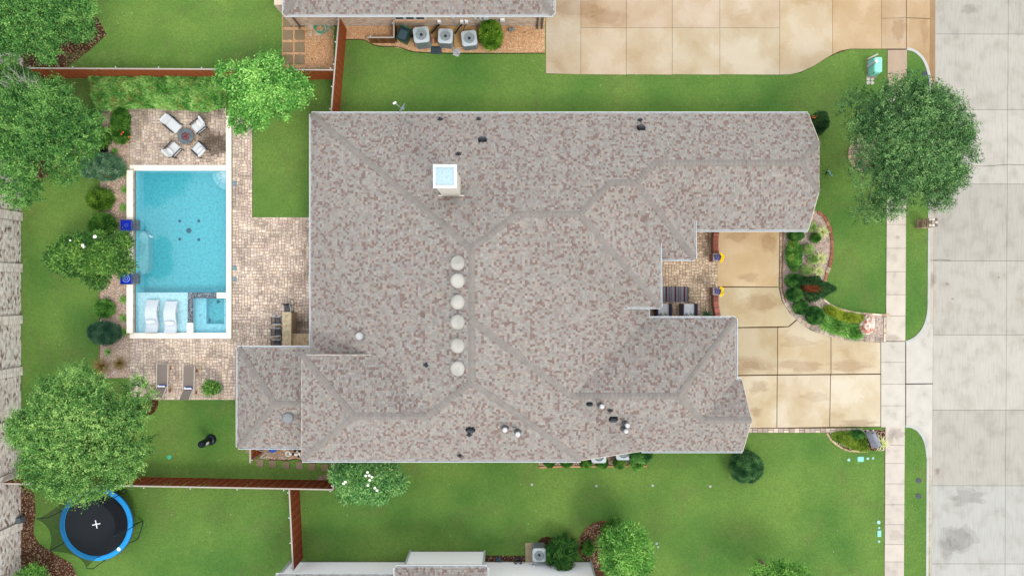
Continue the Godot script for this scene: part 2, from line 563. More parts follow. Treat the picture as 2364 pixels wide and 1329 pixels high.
func street_and_paths() -> void:
	var s := Shape.new()
	s.col = C(120, 112, 104)
	s.slab(PackedVector2Array([Vector2(22.69, -60), Vector2(36.2, -60), Vector2(36.2, 60), Vector2(22.69, 60)]), -0.135, -0.135)
	var street := struct("street", s, M.matte)
	var ys := [-420, -100, 77, 252, 424, 602, 773, 947, 1122, 1303, 1480, 1800]
	for i in ys.size() - 1:
		var xs := [2158, 2328, 2500, 2620]
		for k in 3:
			var g := 1.0 - 0.03 * ((i * 5 + k * 3) % 3)
			var tone := C(225 * g, 219 * g, 210 * g) if i < 8 else C(222 * g, 220 * g, 216 * g)
			slab_part(street, road_strip(xs[k], xs[k + 1], ys[i], ys[i + 1]), -0.10, M.street, tone)
	# kerb and gutter
	var kerb := Shape.new()
	kerb.col = C(214, 216, 210)
	var pan := Shape.new()
	pan.col = C(222, 206, 190)
	for run in [[-300.0, -40.0], [180.0, 745.0], [1055.0, 1700.0]]:
		var y0: float = run[0]
		var y1: float = run[1]
		kerb.slab(road_strip(2142, 2148, y0, y1), 0.035, -0.12)
		pan.slab(road_strip(2148, 2158, y0, y1), -0.098, -0.13)
	var low := curve([2091, 986, 2106, 988, 2120, 997, 2131, 1014, 2137, 1036, 2139, 1056])
	strip(kerb, low, 0.15, 0.04, -0.1)
	var mid := curve([2142, 700, 2140, 725, 2132, 752, 2118, 772, 2104, 782, 2091, 787])
	strip(kerb, mid, 0.15, 0.04, -0.1)
	var top := curve([2093, 115, 2112, 121, 2128, 136, 2138, 156, 2144, 180])
	strip(kerb, top, 0.15, 0.04, -0.1)
	var kb := struct("kerb", kerb, M.pale)
	part(kb, "gutter_pan", pan, M.pale)
	# pavement along the street
	var base := Shape.new()
	base.col = C(86, 70, 56)
	base.slab(road_strip(2045, 2091, 112, 1700), 0.004, 0.004)
	mask(road_strip(2045.5, 2091, 112, 1700), 0)
	var walk := struct("pavement", base, M.matte)
	var wy := [115, 170, 224, 277, 330, 384, 437, 480, 518, 573, 627, 680, 729, 787]
	for i in wy.size() - 1:
		var tone := C(206, 180, 158) if i < 2 else vary(C(236, 224, 208), 0.04)
		slab_part(walk, road_strip(2046, 2091, wy[i], wy[i + 1]), 0.04, M.pale, tone)
	wy = [985, 1027, 1069, 1116, 1164, 1210, 1256, 1296, 1342, 1390, 1440]
	for i in wy.size() - 1:
		slab_part(walk, road_strip(2046, 2091, wy[i], wy[i + 1]), 0.04, M.pale, vary(C(226, 214, 202), 0.05))
	# driveway of the house
	var b2 := Shape.new()
	b2.col = C(92, 66, 44)
	b2.slab(flat([1655, 520, 1801, 520, 1799, 660, 1807, 697, 1840, 740, 1880, 767, 1960, 787, 2034, 790, 2034, 986, 1690, 990, 1690, 740, 1655, 740]), 0.004, 0.004)
	mask(flat([1655, 520, 1801, 520, 1799, 660, 1807, 697, 1840, 740, 1880, 767, 1960, 787, 2034, 790, 2034, 986, 1690, 990, 1690, 740, 1655, 740]), 0)
	var drive := struct("driveway", b2, M.matte)
	for q in [
		[1.0, [1660, 480, 1801, 480, 1799, 600, 1798, 662, 1656, 661, 1656, 600], 1,0.84,0.62], [0.95, [1656, 663, 1798, 663, 1805, 694, 1822, 720, 1839, 737, 1820, 753, 1700, 755, 1662, 755], 0.97,0.9,0.74],
		[0.9, [1660, 757, 1795, 756, 1795, 864, 1660, 866], 0.9,0.82,0.66], [0.97, [1796, 756, 1822, 754, 1840, 739, 1872, 762, 1918, 777, 1918, 863, 1796, 864], 0.96,0.88,0.74],
		[1.0, [1919, 777, 1960, 786, 2033, 790, 2033, 862, 1919, 863], 0.96,0.89,0.78], [1.03, [1660, 868, 1794, 866, 1793, 987, 1660, 988], 0.95,0.9,0.78],
		[1.02, [1795, 866, 1917, 865, 1915, 985, 1794, 987], 0.95,0.89,0.8], [1.05, [1918, 865, 2033, 864, 2033, 984, 1916, 985], 0.95,0.91,0.83]]:
		slab_part(drive, flat(q[1]), 0.045, M.drive, Color(q[2], q[3], q[4]) * (q[0] * 0.79))
	var b3 := Shape.new()
	b3.col = C(110, 92, 74)
	b3.slab(flat([2034, 786, 2090, 786, 2090, 988, 2034, 988]), 0.006, 0.006)
	mask(rect(2032, 786, 2091, 988), 0)
	var cross := struct("driveway_crossing", b3, M.matte)
	var cy := [788, 836, 886, 936, 986]
	for i in 4:
		slab_part(cross, flat([2034, cy[i], 2090, cy[i], 2090, cy[i + 1], 2034, cy[i + 1]]), 0.046, M.pale, vary(C(228, 220, 208), 0.03))
	for q in [[2092, 788, 2104, 783, 2118, 773, 2133, 753, 2141, 726, 2142, 745, 2158, 745, 2157, 885, 2092, 885], [2092, 887, 2157, 887, 2156, 1056, 2140, 1056, 2137, 1036, 2131, 1014, 2120, 997, 2106, 988, 2092, 986]]:
		var ap := Shape.new()
		ap.col = C(226, 220, 210)
		ap.slab(inset(flat(q), 0.008), 0.04, -0.13)
		for i in ap.v.size():
			if ap.v[i].y > 0.0:
				ap.v[i].y = lerpf(0.044, -0.095, clampf((ap.v[i].x - 22.9) / 1.45, 0, 1))
		part(cross, "apron", ap, M.pale)
		mask(flat(q), 0)
	# the neighbours' driveway at the top
	var b4 := Shape.new()
	b4.col = C(96, 74, 54)
	b4.slab(flat([1260, -200, 2091, -200, 2091, 113, 2090, 113.2, 1962, 114, 1912, 132, 1850, 168, 1260, 171]), 0.004, 0.004)
	mask(flat([1260, -200, 2150, -200, 2150, 100, 2100, 113, 1962, 114, 1912, 132, 1850, 168, 1260, 171]), 0)
	var nd := struct("neighbour_driveway", b4, M.matte)
	var nx := [1341, 1446, 1552, 1662, 1800]
	slab_part(nd, flat([1260, -150, 1341, -150, 1341, 172, 1260, 170]), 0.045, M.drive, C(214, 208, 200, 1))
	for i in 4:
		slab_part(nd, flat([nx[i], -150, nx[i + 1], -150, nx[i + 1], 65, nx[i], 64]), 0.045, M.drive, C(208 + i * 3, 192 + i * 5, 178 + i * 7, 1))
		slab_part(nd, flat([nx[i], 64, nx[i + 1], 65, nx[i + 1], 173, nx[i], 172]), 0.045, M.drive, C(214, 203 + i * 2, 190 + i * 3, 1))
	slab_part(nd, flat([1800, -150, 1922, -150, 1922, 126, 1905, 136, 1880, 152, 1850, 166, 1826, 172, 1800, 173]), 0.045, M.drive, C(216, 206, 192, 1))
	slab_part(nd, flat([1922, -150, 2035, -150, 2035, 113, 1965, 113, 1942, 117, 1922, 126]), 0.045, M.drive, C(214, 196, 174, 1))
	var brown := Shape.new()
	brown.col = C(190, 164, 138)
	brown.slab(flat([2150, -150, 2163, -150, 2162, 192, 2149, 192]), -0.088, -0.13)
	part(nd, "stained_gutter", brown, M.drive)
	for q in [[2035, -150, 2092, -150, 2092, 41, 2035, 43], [2035, 43, 2092, 41, 2092, 113, 2035, 113]]:
		slab_part(nd, flat(q), 0.045, M.drive, C(206, 188, 170, 1))
	for q in [[2093, -150, 2150, -150, 2150, 41, 2093, 41], [2093, 42, 2150, 42, 2149, 180, 2147, 170, 2143, 156, 2134, 134, 2114, 119, 2093, 114]]:
		var ap := Shape.new()
		ap.col = C(206, 186, 164, 1)
		ap.slab(inset(flat(q), 0.008), 0.04, -0.13)
		for i in ap.v.size():
			if ap.v[i].y > 0.0:
				ap.v[i].y = lerpf(0.044, -0.095, clampf((ap.v[i].x - 22.9) / 1.45, 0, 1))
		part(nd, "apron", ap, M.drive)
		mask(flat(q), 0)

# pavers: pieces of one to three cells of 8.75 cm laid at random over the cells that the areas cover
func paving(called: String, areas: Array, singles: int, tone: Array, stain: Array) -> void:
	var lo := Vector2(INF, INF)
	var hi := -lo
	var base := Shape.new()
	base.col = C(84, 68, 54)
	for a in areas:
		base.slab(a, 0.006 if a[0].x < 0 else 0.007, 0.006 if a[0].x < 0 else 0.007)
		mask(a, 0)
		for p in a:
			lo = lo.min(p)
			hi = hi.max(p)
	var o := struct(called, base, M.matte)
	var u := 0.0885
	var nx := int((hi.x - lo.x) / u) + 1
	var nz := int((hi.y - lo.y) / u) + 1
	var free := PackedByteArray()
	free.resize(nx * nz)
	for k in nz:
		for i in nx:
			var p := lo + Vector2(i + 0.5, k + 0.5) * u
			for a in areas:
				if p.x > a[0].x and p.x < a[2].x and p.y > a[0].y and p.y < a[2].y:
					free[k * nx + i] = 1
	var sizes := [Vector2i(3, 2), Vector2i(2, 3), Vector2i(2, 2), Vector2i(2, 2), Vector2i(3, 2), Vector2i(2, 1), Vector2i(1, 2)]
	var rest := Shape.new()
	var done := 0
	for k in nz:
		for i in nx:
			if not free[k * nx + i]:
				continue
			var sz := Vector2i(1, 1)
			var first := rng.randi() % 7
			for t in 9:
				var q: Vector2i = sizes[(first + t) % 7] if t < 7 else Vector2i(1, 2)
				var ok := i + q.x <= nx and k + q.y <= nz
				for dz in q.y:
					for dx in q.x:
						ok = ok and i + dx < nx and k + dz < nz and free[(k + dz) * nx + i + dx] == 1
				if ok:
					sz = q
					break
			for dz in sz.y:
				for dx in sz.x:
					free[(k + dz) * nx + i + dx] = 0
			var mid := lo + Vector2(i + sz.x / 2.0, k + sz.y / 2.0) * u
			var c: Color = tone[rng.randi() % tone.size()]
			c = vary(c, 0.07)
			for st in stain:
				var d: float = mid.distance_to(st[0]) / st[1] + rng.randf_range(-0.12, 0.12)
				if d < 1.0:
					c = c.lerp(st[2], minf(1.0, (1.0 - d) * 2.2) * st[3])
			var s := Shape.new() if done < singles and sz.x * sz.y >= 6 else rest
			s.col = c
			s.box(Vector3(mid.x, 0.022 + rng.randf_range(0, 0.004), mid.y), Vector3(sz.x * u - 0.016, 0.04, sz.y * u - 0.016), Basis(Vector3.UP, rng.randf_range(-0.008, 0.008)), 0.005)
			if s != rest:
				done += 1
				part(o, "paver", s, M.paver)
	part(o, "paver_field", rest, M.paver, "stuff")

# soaked or dirty patches: irregular films, thinner towards their rims
func stain(parent: Node3D, px: float, py: float, rx: float, ry: float, y: float, c: Color, layers := 3) -> void:
	var nz := noise_of(0.35, 4, int(px * 7 + py))
	for l in layers:
		var s := Shape.new()
		s.col = c
		var poly := PackedVector2Array()
		var f := 1.0 - 0.27 * l
		for i in 26:
			var w := TAU * i / 26
			var d := Vector2(cos(w), sin(w))
			var k := f * (1.0 + 0.75 * nz.get_noise_2d(d.x * 2.2 + l * 0.4, d.y * 2.2))
			var p := at(px + d.x * rx * k, py + d.y * ry * k)
			poly.append(Vector2(p.x, p.z))
		s.slab(poly, y + 0.0012 * l, y + 0.0012 * l)
		part(parent, "stain", s, M.stain)

func wear() -> void:
	var d: Node3D = get_node("driveway")
	for q in [[1735, 842, 44, 20, 3], [1760, 700, 40, 22, 2], [1850, 845, 60, 15, 2], [1745, 950, 16, 12, 3], [1700, 545, 30, 14, 2], [1776, 560, 20, 26, 2], [1752, 893, 22, 16, 2], [1960, 845, 50, 14, 2], [1880, 915, 30, 12, 1], [1985, 975, 44, 9, 2], [1730, 640, 24, 12, 2], [1840, 790, 36, 12, 1]]:
		stain(d, q[0], q[1], q[2], q[3], 0.049, C(150, 98, 46), q[4])
	var s: Node3D = get_node("street")
	for q in [[2157, 645, 8, 18, 3, C(120, 92, 66)], [2168, 1088, 7, 8, 3, C(120, 96, 66)], [2215, 1245, 44, 32, 2, C(96, 92, 88)], [2240, 1150, 40, 20, 2, C(110, 106, 100)], [2190, 1265, 22, 26, 2, C(96, 92, 88)], [2240, 20, 20, 12, 2, C(120, 116, 110)], [2190, 655, 5, 4, 3, C(60, 56, 54)], [2203, 690, 4, 3, 3, C(60, 56, 54)], [2310, 640, 3, 3, 3, C(110, 66, 54)]]:
		stain(s, q[0], q[1], q[2], q[3], -0.096, q[5], q[4])
	var cr := Shape.new()
	cr.col = C(84, 78, 72)
	for line in [[2075, 396, 2110, 392, 2160, 388, 2200, 384, 2235, 383, 2290, 382, 2330, 379, 2364, 380, 2420, 378], [2150, 601, 2175, 599, 2200, 601]]:
		var c := curve(line, 4)
		for i in c.size() - 1:
			var j := Vector2(0, rng.randf_range(-0.012, 0.012))
			cr.face(Vector3(c[i].x, -0.0955, c[i].y - 0.012), Vector3(c[i + 1].x, -0.0955, c[i + 1].y - 0.012) + Vector3(0, 0, j.y), Vector3(c[i + 1].x, -0.0955, c[i + 1].y + 0.012) + Vector3(0, 0, j.y), Vector3(c[i].x, -0.0955, c[i].y + 0.012), Vector3.UP)
	part(s, "crack", cr, M.matte)
	var w: Node3D = get_node("pavement")
	for q in [[2072, 1000, 20, 14, 2], [2062, 780, 18, 8, 2], [2056, 1010, 8, 18, 2], [2072, 548, 6, 5, 2], [2070, 1235, 18, 12, 1]]:
		stain(w, q[0], q[1], q[2], q[3], 0.044, C(120, 100, 84), q[4])
	var n: Node3D = get_node("neighbour_driveway")
	for q in [[1330, 20, 60, 26, 2], [1400, 40, 50, 22, 2], [2075, 70, 16, 30, 2], [2135, 70, 10, 40, 2]]:
		stain(n, q[0], q[1], q[2], q[3], 0.049, C(156, 108, 58), q[4])

func patios() -> void:
	var tan := [C(226, 206, 186), C(220, 198, 176), C(212, 190, 172), C(232, 214, 194), C(202, 180, 166), C(216, 194, 180), C(228, 208, 188)]
	var stain := []
	for q in [[497, 332, 36, 0.85], [470, 272, 22, 0.5], [478, 318, 26, 0.5], [322, 268, 26, 0.35], [505, 258, 16, 0.45], [690, 770, 60, 0.5], [655, 790, 50, 0.4], [307, 300, 30, 0.4], [350, 905, 24, 0.5]]:
		var p := at(q[0], q[1])
		stain.append([Vector2(p.x, p.z), q[2] / 40.0, C(112, 98, 82), q[3]])
	paving("back_patio", [rect(299, 250, 522, 381), rect(535, 268, 583, 502), rect(535, 502, 740, 806), rect(299, 782, 535, 921), rect(535, 806, 545, 921)], 300, tan, stain)
	var st2 := []
	for q in [[1630, 560, 26, 0.35], [1632, 640, 30, 0.3], [1640, 705, 20, 0.35]]:
		var p := at(q[0], q[1])
		st2.append([Vector2(p.x, p.z), q[2] / 40.0, C(140, 118, 92), q[3]])
	tan = [C(232, 208, 178), C(224, 200, 168), C(216, 194, 166), C(236, 216, 188), C(206, 182, 156), C(222, 198, 174)]
	paving("front_court", [rect(1490, 590, 1656, 752), rect(1590, 505, 1656, 590)], 300, tan, st2)

func pebbles(buf: PackedFloat32Array, poly: PackedVector2Array, per_m2: float, y: float, size: float, tones: Array, avoid: Array = []) -> void:
	var lo := Vector2(INF, INF)
	var hi := -lo
	for p in poly:
		lo = lo.min(p)
		hi = hi.max(p)
	var n := int((hi.x - lo.x) * (hi.y - lo.y) * per_m2)
	for i in n:
		var p := Vector2(rng.randf_range(lo.x, hi.x), rng.randf_range(lo.y, hi.y))
		if not Geometry2D.is_point_in_polygon(p, poly):
			continue
		var q := size * rng.randf_range(0.6, 1.5)
		var b := Basis.from_euler(Vector3(rng.randf_range(-0.5, 0.5), rng.randf() * TAU, rng.randf_range(-0.5, 0.5))).scaled(Vector3(q, q * 0.7, q))
		row(buf, b, Vector3(p.x, y + q * 0.2, p.y), vary(tones[rng.randi() % tones.size()], 0.15))

func pebble_mesh() -> ArrayMesh:
	var s := Shape.new()
	s.blob(Vector3.ZERO, Vector3(0.62, 0.5, 0.5), 0.25, noise_of(0.02, 2, 4), 4)
	return s.mesh()

func bed(called: String, poly: PackedVector2Array, y: float, m: Material, c: Color) -> MeshInstance3D:
	var s := Shape.new()
	s.col = c
	s.slab(poly, y, y)
	mask(poly, 0)
	return struct(called, s, m)

func beds() -> void:
	var pm := pebble_mesh()
	var river := [C(226, 204, 184), C(206, 182, 162), C(238, 224, 208), C(176, 150, 132), C(244, 234, 222), C(192, 174, 162)]
	var greyish := [C(220, 208, 198), C(190, 174, 164), C(240, 230, 222), C(164, 146, 136), C(206, 190, 180), C(232, 218, 208)]
	var tanp := [C(232, 192, 146), C(242, 206, 164), C(212, 168, 124), C(246, 220, 184), C(190, 146, 106)]
	var west := rect(229, 252, 298, 872)
	bed("west_gravel_bed", west, 0.008, M.gravel_bed, C(240, 226, 214))
	var b := PackedFloat32Array()
	pebbles(b, west, 330, 0.01, 0.042, river)
	var front := flat([1806, 500, 1886, 486, 1905, 505, 1916, 530, 1920, 560, 1918, 595, 1908, 632, 1899, 660, 1900, 690, 1915, 702, 1945, 714, 1985, 722, 2044, 727, 2043, 780, 1965, 777, 1915, 768, 1880, 755, 1845, 732, 1820, 706, 1808, 670, 1808, 600])
	bed("front_gravel_bed", front, 0.012, M.gravel_bed, C(236, 226, 220))
	pebbles(b, front, 330, 0.014, 0.042, greyish)
	copies(self, "bed_gravel", pm, M.stone, b)
	b = PackedFloat32Array()
	var north := flat([772, 40, 795, 40, 795, 91, 838, 92, 860, 103, 905, 108, 930, 112, 958, 119, 1000, 121, 1258, 123, 1259, 40, 1259, 20, 772, 20])
	bed("north_gravel_bed", north, 0.008, M.gravel_bed, C(250, 216, 176))
	pebbles(b, north, 330, 0.01, 0.04, tanp)
	var n2 := flat([651, 28, 701, 28, 701, 158, 651, 158])
	bed("stepping_stone_bed", n2, 0.010, M.gravel_bed, C(246, 216, 180))
	pebbles(b, n2, 260, 0.012, 0.04, tanp)
	var n4 := flat([701, 28, 771, 28, 771, 91, 701, 91])
	bed("hose_corner_gravel", n4, 0.009, M.gravel_bed, C(240, 208, 170))
	pebbles(b, n4, 200, 0.01, 0.04, tanp)
	var n3 := flat([701, 91.5, 770, 91.5, 770, 158, 701, 158])
	bed("side_yard_gravel", n3, 0.012, M.gravel_bed, C(246, 210, 172))
	pebbles(b, n3, 330, 0.014, 0.04, tanp)
	copies(self, "side_yard_pebbles", pm, M.stone, b)
	b = PackedFloat32Array()
	var pump := flat([596, 1010, 790, 1010, 770, 1058, 740, 1066, 705, 1064, 680, 1059, 640, 1062, 600, 1058])
	bed("pump_gravel", pump, 0.008, M.gravel_bed, C(206, 180, 152))
	pebbles(b, pump, 330, 0.01, 0.042, river)
	var south := flat([1244, 1020, 1465, 1020, 1465, 1074, 1244, 1078])
	bed("south_gravel_bed", south, 0.008, M.gravel_bed, C(198, 178, 156))
	pebbles(b, south, 330, 0.01, 0.042, river)
	copies(self, "south_side_gravel", pm, M.stone, b)
	# bare earth and mulch
	var chips := PackedFloat32Array()
	var brown := [C(112, 88, 70), C(140, 112, 88), C(92, 72, 58), C(164, 134, 108), C(182, 156, 128)]
	var e1 := circle(1395, 1262, 58)
	bed("mulch_round_bed", e1, 0.007, M.earth, C(196, 170, 160))
	pebbles(chips, e1, 260, 0.01, 0.05, brown)
	var e2 := flat([1325, 1300, 1400, 1300, 1400, 1420, 1372, 1420, 1355, 1320])
	bed("mulch_corner", e2, 0.010, M.earth, C(190, 165, 150))
	var e3 := flat([48, 1120, 78, 1135, 82, 1185, 76, 1230, 90, 1255, 130, 1280, 165, 1300, 185, 1345, 48, 1345])
	bed("bare_earth_corner", e3, 0.007, M.earth, C(190, 160, 140))
	pebbles(chips, e3, 170, 0.01, 0.05, brown)
	var e4 := flat([50, 30, 150, 20, 225, 40, 245, 80, 215, 108, 190, 128, 150, 158, 120, 165, 50, 165])
	bed("bare_earth_under_trees", e4, 0.007, M.earth, C(176, 150, 134))
	pebbles(chips, e4, 130, 0.01, 0.05, brown)
	var e5 := flat([50, 168, 140, 172, 150, 230, 160, 330, 130, 395, 80, 420, 50, 430])
	bed("bare_earth_under_west_trees", e5, 0.007, M.earth, C(176, 150, 134))
	pebbles(chips, e5, 130, 0.01, 0.05, brown)
	var e6 := circle(335, 930, 30)
	bed("bare_earth_patch", e6, 0.007, M.earth, C(176, 140, 110))
	var e7 := flat([1915, 995, 2000, 992, 2044, 992, 2040, 1040, 1960, 1040, 1930, 1022])
	bed("corner_planting_bed", e7, 0.007, M.earth, C(200, 160, 130))
	pebbles(chips, e7, 150, 0.01, 0.045, river)
	var e8 := flat([1120, 1282, 1215, 1282, 1215, 1300, 1120, 1300])
	bed("leaf_litter_strip", e8, 0.007, M.earth, C(190, 160, 140))
	pebbles(chips, e8, 170, 0.01, 0.05, brown)
	var e9 := circle(1262, 1262, 24)
	bed("earth_under_shrub", e9, 0.0085, M.earth, C(180, 150, 130))
	copies(self, "mulch_chips", pm, M.stone, chips)
	var pots := flat([205, 325, 262, 325, 262, 352, 205, 352])
	mask(pots, 0)
	# ivy bed along the north fence keeps its own soil
	var iv := flat([214, 172, 520, 176, 520, 250, 298, 250, 240, 252, 226, 236])
	bed("ground_cover_soil", iv, 0.0075, M.earth, C(190, 160, 134))
	# turf that is thin
	mask(flat([140, 160, 222, 172, 235, 250, 180, 260, 140, 230]), 2)
	mask(flat([790, 92, 812, 92, 800, 255, 782, 256]), 2)
	mask(flat([692, 1135, 706, 1135, 712, 1292, 694, 1292]), 2)
	mask(flat([50, 470, 66, 470, 70, 880, 50, 900]), 2)
	mask(flat([150, 120, 300, 110, 300, 156, 150, 158]), 2)

func grass() -> void:
	var s := Shape.new()
	for i in 9:
		var w := TAU * i / 9.0 + 0.4 * (i % 3)
		var r := 0.018 + 0.034 * ((i * 7) % 5) / 5.0
		var p := Vector3(cos(w * 2.3) * r, 0, sin(w * 2.3) * r)
		var d := Vector3(cos(w), 0, sin(w))
		var side := Vector3(-d.z, 0, d.x) * 0.011
		s.col = Color(1, 1, 1) * (0.82 + 0.06 * (i % 4))
		s.tri(p - side, p + side, p + d * (0.045 + 0.008 * (i % 3)) + Vector3.UP * (0.016 + 0.005 * ((i * 5) % 4)))
	var m := s.mesh()
	var tone := noise_of(0.16, 5, 77)
	var dry := noise_of(0.32, 3, 91)
	var buf := PackedFloat32Array()
	var step := 0.058
	var z := -16.95
	while z < 16.95:
		var x := -29.9
		while x < 24.2:
			var px := x + rng.randf_range(-0.5, 0.5) * step
			var pz := z + rng.randf_range(-0.5, 0.5) * step
			x += step
			var k := turf_at(px, pz)
			if k == 0 or k == 2 and rng.randf() < 0.45:
				continue
			var t := tone.get_noise_2d(px, pz) * 0.5 + 0.5
			var d := dry.get_noise_2d(px, pz)
			var c := Color(0.096, 0.240, 0.042).lerp(Color(0.226, 0.362, 0.074), clampf(t * 1.9 - 0.4, 0, 1))
			if d > 0.22 or k == 2:
				c = c.lerp(Color(0.20, 0.235, 0.075), clampf((d - 0.22) * 1.2, 0, 0.3) + (0.38 if k == 2 else 0.0))
			var f := rng.randf_range(0.82, 1.16)
			var sc := rng.randf_range(0.75, 1.2)
			var w := rng.randf() * TAU
			row(buf, Basis(Vector3(cos(w) * sc, 0, -sin(w) * sc), Vector3(0, sc, 0), Vector3(sin(w) * sc, 0, cos(w) * sc)), Vector3(px, 0, pz), Color(c.r * f, c.g * f, c.b * f))
		z += step
	copies(self, "lawn_grass", m, M.blade, buf)
	var chaff := PackedFloat32Array()
	var spot := noise_of(0.2, 3, 53)
	for i in 2600:
		var q := Vector3(rng.randf_range(-28, 23.5), 0.035, rng.randf_range(-16.5, 16.5))
		if turf_at(q.x, q.z) == 0 or spot.get_noise_2d(q.x, q.z) < 0.05:
			continue
		row(chaff, Basis.from_euler(Vector3(rng.randf_range(-0.4, 0.4), rng.randf() * TAU, 0)).scaled(Vector3.ONE * rng.randf_range(0.5, 1.4)), q, [C(206, 196, 140), C(170, 140, 90), C(226, 226, 210), C(190, 190, 110)][rng.randi() % 4])
	var lf := Shape.new()
	lf.quad(Vector3(-0.03, 0, 0), Vector3(0, 0.006, -0.012), Vector3(0.035, 0.0, 0), Vector3(0, 0.006, 0.012))
	copies(self, "fallen_leaves", lf.mesh(), M.leaf, chaff)

func pool() -> void:
	var o := thing("swimming_pool", "rectangular turquoise swimming pool with sun shelf, corner spa and white stone coping", "swimming pool", at(418, 580))
	var deep := C(80, 184, 198, 0.88)  # plaster colours carry the light absorbed by the water: bluer where deep
	var shelf := C(182, 226, 236, 0.9)  # same plaster painted paler, as shallow water absorbs less light
	var s := Shape.new()
	var x0 := at(314, 0).x
	var x1 := at(522, 0).x
	var z0 := at(0, 394).z
	var zs := at(0, 675).z
	var z1 := at(0, 768).z
	var xl := at(432, 0).x
	var xp := at(446, 0).x
	var zp := at(0, 688).z
	var D := -0.85
	# deep end: three walls reach the coping, the fourth stops at the shelf
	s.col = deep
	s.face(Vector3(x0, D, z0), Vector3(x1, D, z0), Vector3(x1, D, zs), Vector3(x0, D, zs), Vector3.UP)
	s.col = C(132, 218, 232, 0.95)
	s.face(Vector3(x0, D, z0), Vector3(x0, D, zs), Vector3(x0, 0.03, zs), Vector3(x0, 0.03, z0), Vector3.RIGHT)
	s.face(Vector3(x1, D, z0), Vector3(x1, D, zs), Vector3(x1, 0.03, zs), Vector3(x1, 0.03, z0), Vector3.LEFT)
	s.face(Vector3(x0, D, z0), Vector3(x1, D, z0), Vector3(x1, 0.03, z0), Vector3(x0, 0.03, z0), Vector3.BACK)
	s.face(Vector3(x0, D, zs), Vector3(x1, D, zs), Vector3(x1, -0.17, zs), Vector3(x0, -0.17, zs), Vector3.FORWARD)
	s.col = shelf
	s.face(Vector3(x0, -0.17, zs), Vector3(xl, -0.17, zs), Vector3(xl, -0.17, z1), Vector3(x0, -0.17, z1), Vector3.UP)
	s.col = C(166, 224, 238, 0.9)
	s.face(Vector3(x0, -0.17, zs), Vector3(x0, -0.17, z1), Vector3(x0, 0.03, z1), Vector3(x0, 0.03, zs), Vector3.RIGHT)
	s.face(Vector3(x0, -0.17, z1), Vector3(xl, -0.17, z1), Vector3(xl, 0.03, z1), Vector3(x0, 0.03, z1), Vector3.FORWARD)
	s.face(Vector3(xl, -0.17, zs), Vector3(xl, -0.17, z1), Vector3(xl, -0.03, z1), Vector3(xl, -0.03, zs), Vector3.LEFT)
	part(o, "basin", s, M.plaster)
	s = Shape.new()
	var sx0 := at(470, 0).x
	var sx1 := at(511, 0).x
	var sz1 := at(0, 748).z
	var tub := func(a: float, b: float, c: float, d: float, y: float, up: float, wall: Color, floor_c: Color) -> void:
		s.col = floor_c
		s.face(Vector3(a, y, c), Vector3(b, y, c), Vector3(b, y, d), Vector3(a, y, d), Vector3.UP)
		s.col = wall
		s.face(Vector3(a, y, c), Vector3(a, y, d), Vector3(a, up, d), Vector3(a, up, c), Vector3.RIGHT)
		s.face(Vector3(b, y, c), Vector3(b, y, d), Vector3(b, up, d), Vector3(b, up, c), Vector3.LEFT)
		s.face(Vector3(a, y, c), Vector3(b, y, c), Vector3(b, up, c), Vector3(a, up, c), Vector3.BACK)
		s.face(Vector3(a, y, d), Vector3(b, y, d), Vector3(b, up, d), Vector3(a, up, d), Vector3.FORWARD)
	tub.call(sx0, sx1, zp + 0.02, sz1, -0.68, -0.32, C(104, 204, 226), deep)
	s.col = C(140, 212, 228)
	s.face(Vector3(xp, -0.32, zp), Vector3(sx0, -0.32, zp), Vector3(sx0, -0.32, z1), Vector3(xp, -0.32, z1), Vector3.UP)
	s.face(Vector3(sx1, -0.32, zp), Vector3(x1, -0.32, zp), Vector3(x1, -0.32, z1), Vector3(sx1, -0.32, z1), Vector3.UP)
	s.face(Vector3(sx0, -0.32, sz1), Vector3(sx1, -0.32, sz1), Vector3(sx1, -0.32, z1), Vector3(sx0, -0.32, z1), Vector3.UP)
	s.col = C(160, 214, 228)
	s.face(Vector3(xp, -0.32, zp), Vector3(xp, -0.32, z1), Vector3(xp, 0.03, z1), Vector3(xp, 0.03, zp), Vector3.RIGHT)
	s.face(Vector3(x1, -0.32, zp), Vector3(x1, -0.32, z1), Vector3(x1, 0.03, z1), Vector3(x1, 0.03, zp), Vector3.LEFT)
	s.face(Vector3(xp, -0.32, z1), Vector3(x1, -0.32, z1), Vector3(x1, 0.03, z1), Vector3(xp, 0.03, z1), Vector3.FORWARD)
	s.face(Vector3(xp, -0.68, zp), Vector3(x1, -0.68, zp), Vector3(x1, 0.0, zp), Vector3(xp, 0.0, zp), Vector3.BACK)
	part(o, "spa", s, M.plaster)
	# spillway of dark pebbles round the spa
	s = Shape.new()
	s.col = C(108, 122, 136)
	var a := rect(432, 675.5, 446, 745)
	s.box(Vector3((xl + xp) / 2, -0.55, (zs + at(0, 745).z) / 2 + 0.004), Vector3(xp - xl - 0.004, 1.0, at(0, 745).z - zs - 0.008))
	s.box(Vector3((xp + at(500, 0).x) / 2, -0.552, (zs + zp) / 2), Vector3(at(500, 0).x - xp, 0.996, zp - zs - 0.008))
	var dam := part(o, "spillway", s, M.matte)
	var pb := PackedFloat32Array()
	var org := origin_of(dam)
	for q in [a, rect(446, 675.5, 500, 687.5)]:
		pebbles(pb, q, 1100, -0.05, 0.028, [C(70, 84, 98), C(120, 134, 146), C(168, 178, 186), C(52, 62, 74), C(200, 206, 210)])
	for i in range(0, pb.size(), 16):
		pb[i + 3] -= org.x
		pb[i + 7] -= org.y
		pb[i + 11] -= org.z
	copies(dam, "pebble_mosaic", pebble_mesh(), M.stone, pb)
